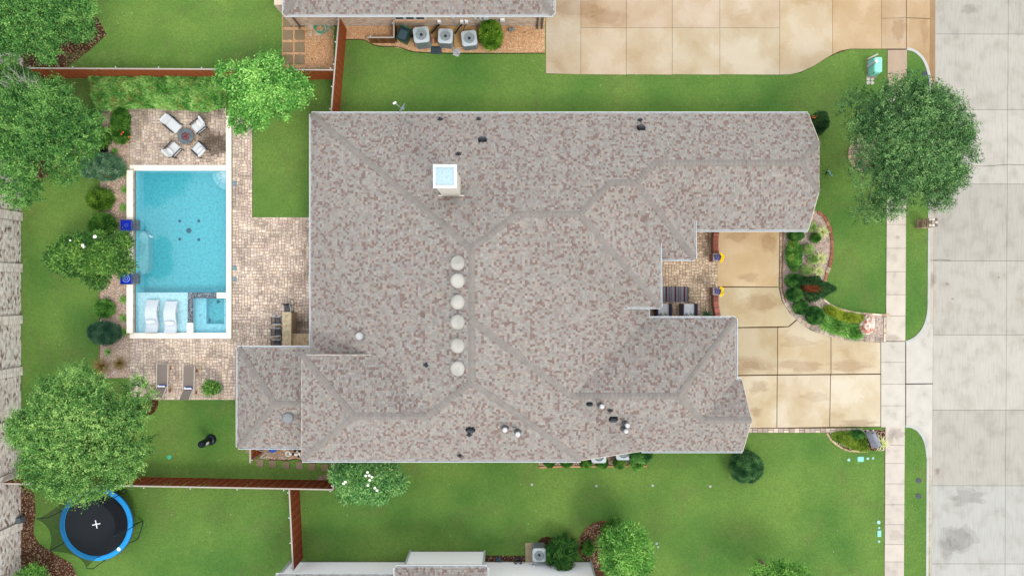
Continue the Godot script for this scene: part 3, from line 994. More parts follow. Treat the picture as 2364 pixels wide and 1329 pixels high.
	# quarter-round steps in the corner, and the bench on the west side
	for k in 3:
		s = Shape.new()
		var y: float = [-0.17, -0.36, -0.56][k]
		var r: float = [0.46, 0.75, 1.06][k]
		s.col = [C(190, 222, 228), C(158, 212, 222), C(128, 204, 218)][k]  # depth tint of the water put into the colour, bluer step by step
		var poly := PackedVector2Array([Vector2(x1 - 0.003, z0 + 0.003)])
		for i in 13:
			var w := PI / 2 + PI / 2 * i / 12.0
			poly.append(Vector2(x1 - 0.003 + cos(w) * r, z0 + 0.003 + sin(w) * r))
		s.slab(poly, y, D + 0.005)
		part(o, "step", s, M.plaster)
	s = Shape.new()
	s.col = C(140, 208, 220)
	var bench := PackedVector2Array()
	for q in [[0.0, 533], [0.28, 534], [0.5, 545], [0.53, 560], [0.53, 608], [0.5, 622], [0.28, 632], [0.0, 633]]:
		bench.append(Vector2(x0 + 0.004 + q[0], at(0, q[1], -0.3).z))
	s.slab(bench, -0.3, D + 0.006)
	part(o, "bench", s, M.plaster)
	# coping: white stones, those on the west side higher
	var stones := []
	for q in [[299, 381, 534, 394, 6, true, 0.055], [299, 768, 534, 781, 6, true, 0.055], [522, 268, 534, 381, 3, false, 0.055], [522, 394, 534, 768, 10, false, 0.055], [297, 394, 311, 768, 10, false, 0.28], [500, 675, 522, 688, 1, true, 0.052], [431, 745, 446, 768, 1, false, 0.052]]:
		var p := at(q[0], q[1])
		var r := at(q[2], q[3])
		for i in q[4]:
			var f0: float = float(i) / q[4]
			var f1: float = float(i + 1) / q[4]
			var lo := Vector3(lerpf(p.x, r.x, f0), 0, p.z) if q[5] else Vector3(p.x, 0, lerpf(p.z, r.z, f0))
			var hi := Vector3(lerpf(p.x, r.x, f1), 0, r.z) if q[5] else Vector3(r.x, 0, lerpf(p.z, r.z, f1))
			s = Shape.new()
			s.col = vary(C(252, 238, 222, 0.95), 0.035)
			var h: float = q[6]
			s.box(Vector3((lo.x + hi.x) / 2, h - 0.04, (lo.z + hi.z) / 2), Vector3(hi.x - lo.x - 0.004, 0.08, hi.z - lo.z - 0.004), Basis.IDENTITY, 0.008)
			part(o, "coping_stone", s, M.white)
			mask(PackedVector2Array([Vector2(lo.x, lo.z), Vector2(hi.x, lo.z), Vector2(hi.x, hi.z), Vector2(lo.x, hi.z)]), 0)
	s = Shape.new()
	s.col = C(206, 206, 200)
	s.box(Vector3((at(297, 0).x + at(311, 0).x) / 2, 0.09, (z0 + z1) / 2), Vector3(0.30, 0.28, z1 - z0 - 0.004))
	part(o, "raised_wall", s, M.stone)
	for q in [520, 643]:
		s = Shape.new()
		s.col = C(112, 128, 140)
		s.box(Vector3(x0 + 0.06, 0.03, at(0, q).z), Vector3(0.22, 0.3, 0.6), Basis.IDENTITY, 0.01)
		part(o, "spillway_tile", s, M.stone)
	# drain domes, jets and the lamp
	for q in [[435, 532, 0.16], [414, 510, 0.09], [458, 510, 0.09], [414, 552, 0.09], [458, 553, 0.09]]:
		s = Shape.new()
		s.col = C(24, 78, 96)
		var p := at(q[0], q[1], D)
		for k in 6:
			s.lathe(Vector3(p.x + cos(k * TAU / 6) * q[2] * 0.62, D, p.z + sin(k * TAU / 6) * q[2] * 0.62), [Vector2(q[2] * 0.45, 0), Vector2(q[2] * 0.4, 0.02), Vector2(0, 0.03)], 8)
		s.lathe(Vector3(p.x, D, p.z), [Vector2(q[2] * 0.8, 0), Vector2(q[2] * 0.75, 0.03), Vector2(0, 0.05)], 12)
		part(o, "drain", s, M.plain)
	for q in [[352, 432, D], [453, 422, D], [502, 467, D], [427, 483, D], [501, 560, D], [405, 584, D], [355, 653, D], [435, 641, D], [511, 640, D], [510, 402, -0.17], [508, 415, -0.36], [505, 425, -0.56], [503, 696, -0.32], [486, 699, -0.67], [461, 727, -0.31], [493, 722, -0.67], [505, 739, -0.67], [493, 758, -0.31], [519, 727, -0.31]]:
		s = Shape.new()
		s.col = C(20, 60, 84)
		var p := at(q[0], q[1], q[2])
		s.lathe(p, [Vector2(0.028, 0), Vector2(0.026, 0.012), Vector2(0, 0.016)], 8)
		part(o, "jet", s, M.plain)
	for q in [[503, 696], [482, 738]]:
		s = Shape.new()
		s.col = C(16, 62, 88)
		s.lathe(at(q[0], q[1], -0.675), [Vector2(0.1, 0), Vector2(0.095, 0.02), Vector2(0, 0.035)], 14)
		part(o, "spa_drain", s, M.plain)
	s = Shape.new()
	s.col = C(226, 246, 250)
	s.lathe(at(343, 546, -0.55), [Vector2(0.1, -0.25), Vector2(0.1, 0.02), Vector2(0, 0.05)], 14)
	part(o, "pool_lamp", s, M.gloss)
	s = Shape.new()
	s.face(Vector3(x0, -0.09, z0), Vector3(x1, -0.09, z0), Vector3(x1, -0.09, z1), Vector3(x0, -0.09, z1), Vector3.UP)
	part(o, "water", s, M.water)

# roof corners (metres), solved from the photograph so that every slope is one plane
const R := {
	"a": Vector3(-10.718, 3.0, -9.288), "b": Vector3(-1.847, 8.522, -1.787), "d": Vector3(-1.847, 8.522, 4.286), "m": Vector3(-1.847, 8.522, 1.446), "n2": Vector3(15.818, 3.0, -9.287),
	"j1": Vector3(15.818, 4.28, -7.548), "r2": Vector3(14.549, 5.205, -6.291), "r1": Vector3(7.188, 5.205, -6.291), "k1": Vector3(6.117, 6.022, -5.182), "k2": Vector3(4.866, 6.022, -5.182),
	"l1": Vector3(3.212, 7.262, -3.497), "l2": Vector3(0.231, 7.262, -3.497), "j2": Vector3(15.818, 4.28, -4.962), "se": Vector3(15.817, 3.0, -3.123), "v1": Vector3(9.644, 3.332, -3.599),
	"sw": Vector3(9.679, 3.0, -3.123), "kc": Vector3(9.679, 3.304, -1.55), "kw": Vector3(7.844, 3.304, -1.55), "kv": Vector3(7.686, 3.904, -2.352), "lc": Vector3(7.726, 3.874, 0.971),
	"lv": Vector3(5.811, 3.874, 0.971), "me": Vector3(7.252, 3.0, 1.075), "gn": Vector3(7.252, 3.0, 1.63), "gr": Vector3(3.004, 5.575, 5.388), "ge": Vector3(8.288, 5.57, 5.373),
	"gc": Vector3(11.937, 3.0, 1.63), "gv": Vector3(11.936, 3.0, 4.878), "g2": Vector3(9.766, 4.528, 6.785), "g3": Vector3(12.26, 4.528, 6.785), "g4": Vector3(12.261, 3.035, 4.922),
	"gs": Vector3(12.26, 3.162, 8.645), "gw": Vector3(6.899, 3.162, 8.645), "hs": Vector3(3.444, 5.28, 8.617), "hw": Vector3(-10.524, 5.28, 8.617), "f": Vector3(-7.51, 7.172, 6.089),
	"e": Vector3(-4.019, 7.171, 6.089), "wn": Vector3(-10.524, 5.28, 3.375), "wv": Vector3(-7.058, 5.28, 3.374), "p1": Vector3(-14.638, 3.0, 3.203), "p2": Vector3(-14.638, 3.0, 8.498),
	"p3": Vector3(-11.968, 5.058, 5.864), "gr2": Vector3(3.003, 5.554, 5.389), "wb": Vector3(-10.718, 3.0, 3.7), "wu": Vector3(-7.3, 5.131, 3.7), "pe1": Vector3(-9.9, 3.0, 3.203), "pe2": Vector3(-9.9, 3.0, 8.498), "pe3": Vector3(-9.9, 5.058, 5.864),
}
const SLOPE := {"A": [2, 0.736, 9.837], "B": [2, -0.696, 0.826], "J": [0, -0.729, 15.815], "KE": [0, -0.763, 10.689], "KS": [2, -0.748, 2.144], "LE": [0, -0.751, 9.673], "LS": [2, -0.758, 4.61], "ME": [0, -0.607, 7.401],
	"W": [0, 0.622, 9.672], "SE": [0, -0.613, 7.391], "S": [2, -0.749, 11.731], "WW": [0, 0.628, 11.885], "WN": [2, 0.697, 2.927], "GN": [2, 0.686, 1.882], "GE": [0, -0.704, 11.408], "G2": [2, 0.801, -0.91], "GS": [2, -0.736, 9.525],
	"PW": [0, 0.771, 14.281], "PN": [2, 0.7734, 0.5228], "PS": [2, -0.7813, 9.6395]}

func roof_y(name: String, p: Vector3) -> float:
	var q = SLOPE[name]
	return q[1] * p[q[0]] + q[2]

var shingle_tones := []
var near_count := 0

func tone_shingles() -> void:
	shingle_tones = [C(198, 196, 187), C(190, 188, 180), C(204, 202, 194), C(184, 182, 173), C(196, 194, 188), C(194, 188, 180), C(188, 188, 182), C(202, 198, 188),
		C(164, 138, 130), C(156, 130, 123), C(170, 144, 137), C(160, 132, 124), C(206, 192, 178), C(184, 176, 168), C(190, 176, 170), C(182, 168, 163)]

func pick_tone() -> Color:
	var t := rng.randf()
	var c: Color = shingle_tones[rng.randi() % 8] if t < 0.52 else shingle_tones[8 + rng.randi() % 4] if t < 0.76 else shingle_tones[14 + rng.randi() % 2] if t < 0.93 else shingle_tones[12]
	return vary(shingle_tones[13].lerp(c, 0.78), 0.05)

# courses of shingles on one slope: poly in 3D, lowest edge level
func shingle(rest: Shape, owner_node: Node3D, poly: Array, singles: int, eye := Vector3(-1.0, 8.0, 1.0), reach := 0.0, flip := 1.0) -> int:
	var nrm := Vector3.ZERO
	for i in poly.size():
		nrm += (poly[i] as Vector3).cross(poly[(i + 1) % poly.size()])
	nrm = nrm.normalized()
	if nrm.y < 0.0:
		nrm = -nrm
	var up := (Vector3.UP - nrm * nrm.y).normalized()
	var across := up.cross(nrm).normalized()
	var low: Vector3 = poly[0]
	for p in poly:
		if p.y < low.y:
			low = p
	var p2 := PackedVector2Array()
	var umin := INF
	var umax := -INF
	var vmax := 0.0
	for p in poly:
		var q := Vector2((p - low).dot(across), (p - low).dot(up))
		p2.append(q)
		umin = minf(umin, q.x)
		umax = maxf(umax, q.x)
		vmax = maxf(vmax, q.y)
	var e := 0.142
	var made := 0
	var row_i := 0
	var v0 := -0.02
	while v0 < vmax:
		var v1 := v0 + e
		var clip := Geometry2D.intersect_polygons(PackedVector2Array([Vector2(umin - 1, v0), Vector2(umax + 1, v0), Vector2(umax + 1, v1), Vector2(umin - 1, v1)]), p2)
		for band in clip:
			var a := INF
			var b := -INF
			for q in band:
				a = minf(a, q.x)
				b = maxf(b, q.x)
			var u0 := a - rng.randf() * 0.2
			var c := pick_tone()
			while u0 < b:
				c = pick_tone()
				var w := rng.randf_range(0.08, 0.2) if c.g > c.r * 0.78 else rng.randf_range(0.07, 0.14)
				var u1 := u0 + w
				var thick := 0.018 + (0.018 if rng.randf() < 0.45 else 0.0)
				var vb := v0 - (0.012 if rng.randf() < 0.3 else 0.0)
				var whole := a < u0 - 0.001 and b > u1 + 0.001
				if whole:
					for q in [Vector2(u0, v0 + 0.001), Vector2(u1, v0 + 0.001), Vector2(u1, v1 - 0.001), Vector2(u0, v1 - 0.001)]:
						if not Geometry2D.is_point_in_polygon(q, p2):
							whole = false
							break
				if whole:
					var g := 0.003
					var o00 := low + across * (u0 + g) + up * vb + nrm * (thick + 0.006)
					var o10 := low + across * (u1 - g) + up * vb + nrm * (thick + 0.006)
					var o11 := low + across * (u1 - g) + up * (v1 + 0.01) + nrm * 0.008
					var o01 := low + across * (u0 + g) + up * (v1 + 0.01) + nrm * 0.008
					var single := near_count < singles and o00.distance_to(eye) < reach
					var s := Shape.new() if single else rest
					s.col = c
					s.face(o00, o10, o11, o01, nrm)
					s.col = c * 0.42  # cut edges darkened: asphalt core plus painted shadow line between courses
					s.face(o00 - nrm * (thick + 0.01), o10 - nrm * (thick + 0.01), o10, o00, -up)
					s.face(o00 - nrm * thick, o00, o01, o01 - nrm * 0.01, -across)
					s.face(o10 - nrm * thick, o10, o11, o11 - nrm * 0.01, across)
					if single:
						near_count += 1
						part(owner_node, "shingle", s, M.shingle)
				else:
					for piece in Geometry2D.intersect_polygons(PackedVector2Array([Vector2(u0, v0), Vector2(u1, v0), Vector2(u1, v1), Vector2(u0, v1)]), band):
						rest.col = c
						var ix := Geometry2D.triangulate_polygon(piece)
						for t in range(0, ix.size(), 3):
							var pts := []
							for k in 3:
								var q: Vector2 = piece[ix[t + k]]
								pts.append(low + across * q.x + up * q.y + nrm * lerpf(thick + 0.006, 0.008, clampf((q.y - v0) / e, 0, 1)))
							rest.face(pts[0], pts[1], pts[2], pts[2], nrm)
						for k in piece.size():
							var q: Vector2 = piece[k]
							var r: Vector2 = piece[(k + 1) % piece.size()]
							if absf(q.y - v0) < 0.003 and absf(r.y - v0) < 0.003:
								var x := low + across * q.x + up * q.y + nrm * (thick + 0.006)
								var y := low + across * r.x + up * r.y + nrm * (thick + 0.006)
								rest.face(x - nrm * (thick + 0.01), y - nrm * (thick + 0.01), y, x, -up)
				made += 1
				u0 = u1
		v0 = v1
		row_i += 1
	return made

func deck(s: Shape, poly: Array, drop := 0.012) -> void:
	var mid := Vector3.ZERO
	for p in poly:
		mid += p
	mid /= poly.size()
	var q := PackedVector2Array()
	for p in poly:
		q.append(Vector2(p.x, p.z))
	var ix := Geometry2D.triangulate_polygon(q)
	for i in range(0, ix.size(), 3):
		s.face(poly[ix[i]] - Vector3.UP * drop, poly[ix[i + 1]] - Vector3.UP * drop, poly[ix[i + 2]] - Vector3.UP * drop, poly[ix[i + 2]] - Vector3.UP * drop, Vector3.UP)

var cap_count := 0

# bent cap shingles along a hip or ridge, laid upwards; l and r are the slopes on its two sides
func caps(o: Node3D, rest: Shape, a: Vector3, b: Vector3, l: String, r: String, half := 0.15) -> void:
	var run := b - a
	var length := run.length()
	var dir := run / length
	var side := dir.cross(Vector3.UP).normalized()
	var n := maxi(1, int(length / 0.21))
	for i in n:
		var p := a + run * (float(i) / n) - dir * 0.02
		var q := a + run * (float(i + 1) / n) + dir * 0.05
		var s := Shape.new() if cap_count < 300 else rest
		s.col = vary(C(174, 168, 161), 0.06)
		for f in [[1.0, 0], [-1.0, 1]]:
			var off: Vector3 = side * half * f[0]
			var best0 := -INF
			var p2 := p + off
			var q2 := q + off
			# each side lies on the slope that is the lower of the two there
			p2.y = minf(roof_y(l, p2), roof_y(r, p2)) + 0.06
			q2.y = minf(roof_y(l, q2), roof_y(r, q2)) + 0.045
			p2.y = maxf(p2.y, p.y - 0.2)
			q2.y = maxf(q2.y, q.y - 0.2)
			var p1 := p + Vector3.UP * 0.055
			var q1 := q + Vector3.UP * 0.03
			var cc := s.col
			s.face(p1, q1, q2, p2, Vector3.UP)
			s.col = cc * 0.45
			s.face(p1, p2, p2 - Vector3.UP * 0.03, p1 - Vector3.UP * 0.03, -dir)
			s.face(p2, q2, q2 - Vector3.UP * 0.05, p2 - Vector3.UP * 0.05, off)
			s.col = cc
		if s != rest:
			cap_count += 1
			part(o, "ridge_cap", s, M.shingle)

func gutter(o: Node3D, a: Vector3, b: Vector3, out: Vector3) -> void:   # an open white trough along an eave, with its hangers
	var s := Shape.new()
	s.col = C(212, 215, 217)
	var d := (b - a).normalized()
	var w := 0.095
	var ln := a.distance_to(b)
	var t := Basis(d, Vector3.UP, d.cross(Vector3.UP))
	var mid := (a + b) / 2.0
	s.box(mid + out * 0.012 + Vector3.UP * -0.06, Vector3(ln, 0.15, 0.018), t)
	s.box(mid + out * (w + 0.012) + Vector3.UP * -0.035, Vector3(ln, 0.11, 0.03), t, 0.006)
	s.box(mid + out * (w / 2 + 0.01) + Vector3.UP * -0.088, Vector3(ln, 0.012, w), t)
	var n := maxi(2, int(ln / 0.7))
	for i in n + 1:
		var p := a.lerp(b, clampf(float(i) / n, 0.02 / ln, 1.0 - 0.02 / ln))
		s.box(p + out * (w / 2 + 0.012) + Vector3.UP * 0.012, Vector3(0.022, 0.008, w), t)
	part(o, "gutter", s, M.white)

func wall_box(s: Shape, a: Vector3, b: Vector3, top: float, base := 0.0, thick := 0.2) -> void:
	var d := (b - a).normalized()
	s.box((a + b) / 2.0 + Vector3.UP * ((top + base) / 2.0), Vector3(a.distance_to(b), top - base, thick), Basis(d, Vector3.UP, d.cross(Vector3.UP)))

func rake(o: Node3D, a: Vector3, b: Vector3, out: Vector3) -> void:
	var s := Shape.new()
	s.col = C(206, 196, 184)
	s.bar(a + out * 0.02 - Vector3.UP * 0.06, b + out * 0.02 - Vector3.UP * 0.06, 0.03, 0.16)
	part(o, "rake_board", s, M.white)

func pts(names: String) -> Array:
	var r := []
	for k in names.split(" "):
		r.append(R[k])
	return r

func house() -> void:
	tone_shingles()
	var o := thing("house", "large brick house with grey and dusty pink shingled hip roof at the centre", "house", Vector3(0, 0, 0))
	var slopes := {"A": "a n2 j1 r2 r1 k1 k2 l1 l2 b", "B": "r1 r2 j2 se sw v1", "J": "r2 j1 j2", "KE": "r1 v1 kc k1", "KS": "k1 kc kw kv k2", "LE": "k2 kv lc l1", "LS": "l1 lc lv l2", "ME": "b l2 lv me gn gr m",
		"W": "a b m d e wv wu wb", "SE": "m gr2 gw hs d", "S": "d hs hw f e", "WW": "f hw wn", "WN": "f wn wv e", "GN": "gr gn gc ge", "GE": "ge gc gv g2", "G2": "g2 gv g4 g3", "GS": "gr2 ge g2 g3 gs gw",
		"PW": "p1 p3 p2", "PN": "p1 pe1 pe3 p3", "PS": "p2 p3 pe3 pe2"}
	# walls first: brick, set back under the eaves
	var back := 0.42
	var wall_lines := [
		[Vector3(-10.3, 0, -8.87), Vector3(15.5, 0, -8.87), 2.95], [Vector3(15.5, 0, -8.76), Vector3(15.5, 0, -3.55), 2.95], [Vector3(9.3, 0, -3.55), Vector3(15.39, 0, -3.55), 2.95], [Vector3(9.3, 0, -3.44), Vector3(9.3, 0, -1.97), 3.25],
		[Vector3(7.3, 0, -1.97), Vector3(9.19, 0, -1.97), 3.25], [Vector3(7.3, 0, -1.86), Vector3(7.3, 0, 0.55), 3.8], [Vector3(6.8, 0, 0.55), Vector3(7.19, 0, 0.55), 3.8], [Vector3(6.8, 0, 0.66), Vector3(6.8, 0, 2.05), 2.95], [Vector3(6.91, 0, 2.05), Vector3(11.5, 0, 2.05), 2.95],
		[Vector3(11.5, 0, 2.16), Vector3(11.5, 0, 5.2), 2.95], [Vector3(11.61, 0, 5.2), Vector3(11.9, 0, 5.2), 2.95], [Vector3(11.9, 0, 5.31), Vector3(11.9, 0, 8.2), 2.95], [Vector3(3.2, 0, 8.2), Vector3(11.79, 0, 8.2), 2.95], [Vector3(-10.1, 0, 8.2), Vector3(3.09, 0, 8.2), 5.2],
		[Vector3(-14.2, 0, 8.08), Vector3(-10.21, 0, 8.08), 2.95], [Vector3(-14.2, 0, 3.62), Vector3(-14.2, 0, 7.97), 2.95], [Vector3(-14.09, 0, 3.62), Vector3(-10.3, 0, 3.62), 2.95], [Vector3(-10.3, 0, -8.76), Vector3(-10.3, 0, 3.51), 2.95], [Vector3(-10.1, 2.9, 3.8), Vector3(-10.1, 2.9, 8.09), 5.2], [Vector3(-10.0, 2.9, 3.8), Vector3(-6.9, 2.9, 3.8), 5.2], [Vector3(3.1, 2.9, 8.05), Vector3(3.1, 2.9, 5.0), 5.2], [Vector3(5.9, 2.7, 0.76), Vector3(7.18, 2.7, 0.76), 3.7]]
	for q in wall_lines:
		var s := Shape.new()
		s.col = C(196, 160, 140)
		wall_box(s, Vector3(q[0].x, 0, q[0].z), Vector3(q[1].x, 0, q[1].z), q[2], q[0].y)
		part(o, "wall", s, M.brick)
	# gable ends above the walls
	for q in [["n2", "j1", "j2", "se", 15.5], ["gs", "g3", "g4", "g4", 11.95]]:
		var n: Array = []
		for k in 4:
			var p: Vector3 = R[q[k]]
			n.append(Vector3(q[4], p.y - 0.06, p.z))
		var gs := Shape.new()
		gs.col = C(196, 160, 140)
		gs.quad(n[0], n[1], n[2], n[3])
		part(o, "gable_wall", gs, M.brick)
	var gab := Shape.new()
	gab.col = C(196, 160, 140)
	gab.quad(Vector3(3.2, 2.9, 8.2), Vector3(6.6, 2.9, 8.2), Vector3(6.6, 3.2, 8.2), Vector3(3.2, 5.3, 8.2))
	part(o, "gable_wall", gab, M.brick)
	var door := Shape.new()
	door.col = C(232, 228, 220)
	for i in 4:
		door.box(Vector3(11.62, 0.3 + i * 0.55, 3.7), Vector3(0.05, 0.53, 2.6), Basis.IDENTITY, 0.015)
	part(o, "garage_door", door, M.paint)
	door = Shape.new()
	door.col = C(96, 62, 44)
	door.box(Vector3(6.93, 1.08, 1.3), Vector3(0.06, 2.1, 0.95), Basis.IDENTITY, 0.02)
	part(o, "front_door", door, M.paint)
	for q in [[-10.42, -5.0], [-10.42, -2.0], [-10.42, 1.0]]:
		var w := Shape.new()
		w.col = C(240, 240, 236)
		w.box(Vector3(q[0], 1.4, q[1]), Vector3(0.06, 1.6, 1.5), Basis.IDENTITY, 0.01)
		var win := part(o, "window", w, M.paint)
		for k in [-0.35, 0.35]:
			w = Shape.new()
			w.col = C(70, 84, 96)
			w.box(Vector3(q[0] - 0.035, 1.4, q[1] + k), Vector3(0.02, 1.44, 0.62))
			part(win, "pane", w, M.gloss)
	var sof := Shape.new()
	sof.col = C(236, 232, 226)
	for q in [[-10.7, -9.27, 15.8, -8.98], [-10.7, -8.98, -10.41, 3.5], [15.6, -8.98, 15.8, -3.14], [9.4, -3.44, 15.6, -3.14], [7.26, 1.65, 11.92, 1.94], [-14.62, 3.23, -10.4, 3.5], [-14.62, 3.5, -14.31, 8.2], [-14.62, 8.2, -10.5, 8.48]]:
		sof.box(Vector3((q[0] + q[2]) / 2, 2.93, (q[1] + q[3]) / 2), Vector3(q[2] - q[0], 0.03, q[3] - q[1]))
	part(o, "soffit", sof, M.white)
	# boards under the shingles, then the shingles
	var dk := Shape.new()
	dk.col = C(120, 112, 104)
	var rest := Shape.new()
	for k in slopes:
		deck(dk, pts(slopes[k]))
	part(o, "roof_deck", dk, M.matte)
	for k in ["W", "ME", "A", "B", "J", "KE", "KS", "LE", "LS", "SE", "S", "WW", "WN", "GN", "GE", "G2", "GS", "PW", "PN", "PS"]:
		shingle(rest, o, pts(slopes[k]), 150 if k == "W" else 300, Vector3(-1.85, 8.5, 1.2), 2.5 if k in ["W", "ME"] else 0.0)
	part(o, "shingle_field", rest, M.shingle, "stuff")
	# the low step where the upper east slope stands a little proud
	var st := Shape.new()
	st.col = C(150, 140, 132)
	st.face(R.m, R.gr, R.gr - Vector3.UP * 0.08, R.m - Vector3.UP * 0.02, Vector3(0, 0, 1))
	part(o, "roof_step", st, M.matte)
	var cr := Shape.new()
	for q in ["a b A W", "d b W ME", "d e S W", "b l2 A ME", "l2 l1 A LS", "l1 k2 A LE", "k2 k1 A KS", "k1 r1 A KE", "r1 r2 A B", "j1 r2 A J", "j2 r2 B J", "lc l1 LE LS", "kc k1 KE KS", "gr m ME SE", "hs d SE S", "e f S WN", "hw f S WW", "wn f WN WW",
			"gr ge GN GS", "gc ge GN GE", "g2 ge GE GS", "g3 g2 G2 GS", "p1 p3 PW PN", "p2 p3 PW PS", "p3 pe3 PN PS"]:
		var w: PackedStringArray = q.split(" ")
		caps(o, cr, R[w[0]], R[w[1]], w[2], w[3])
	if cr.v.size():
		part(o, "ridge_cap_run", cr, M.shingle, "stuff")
	for q in [["a", "n2", Vector3.FORWARD], ["wb", "a", Vector3.LEFT], ["sw", "se", Vector3.BACK], ["kw", "kc", Vector3.BACK], ["kc", "v1", Vector3.RIGHT], ["lc", "kv", Vector3.RIGHT], ["lv", "lc", Vector3.BACK], ["me", "gn", Vector3.RIGHT], ["gn", "gc", Vector3.FORWARD],
			["gc", "gv", Vector3.RIGHT], ["gv", "g4", Vector3.FORWARD], ["gw", "gs", Vector3.BACK], ["hw", "hs", Vector3.BACK], ["p1", "p2", Vector3.LEFT], ["p1", "pe1", Vector3.FORWARD], ["p2", "pe2", Vector3.BACK]]:
		var p: Vector3 = R[q[0]]
		var r: Vector3 = R[q[1]]
		if q[0] == "wb":
			p.z = 3.2
		if q[1] == "pe1":
			r.x = -10.86
		if q[1] == "pe2":
			r.x = -10.5
		if q[0] == "gv":
			p.y = 3.02
			r.y = 3.02
		gutter(o, p - Vector3.UP * 0.01, r - Vector3.UP * 0.01, q[2])
	for q in [["n2", "j1", Vector3.RIGHT], ["j1", "j2", Vector3.RIGHT], ["j2", "se", Vector3.RIGHT], ["g3", "gs", Vector3.RIGHT], ["g4", "g3", Vector3.RIGHT], ["hs", "gw", Vector3.BACK], ["wn", "hw", Vector3.LEFT], ["wn", "wv", Vector3.FORWARD]]:
		rake(o, R[q[0]], R[q[1]], q[2])
	roof_fittings(o)

func on_roof(slope: String, px: float, py: float) -> Vector3:   # where the sight line of a plan mark meets a slope
	var q = SLOPE[slope]
	var h := 4.0
	for i in 30:
		h = q[1] * at(px, py, h)[q[0]] + q[2]
	return at(px, py, h)

func roof_normal(slope: String) -> Vector3:
	var q = SLOPE[slope]
	var n := Vector3.UP
	n[q[0]] = -q[1]
	return n.normalized()

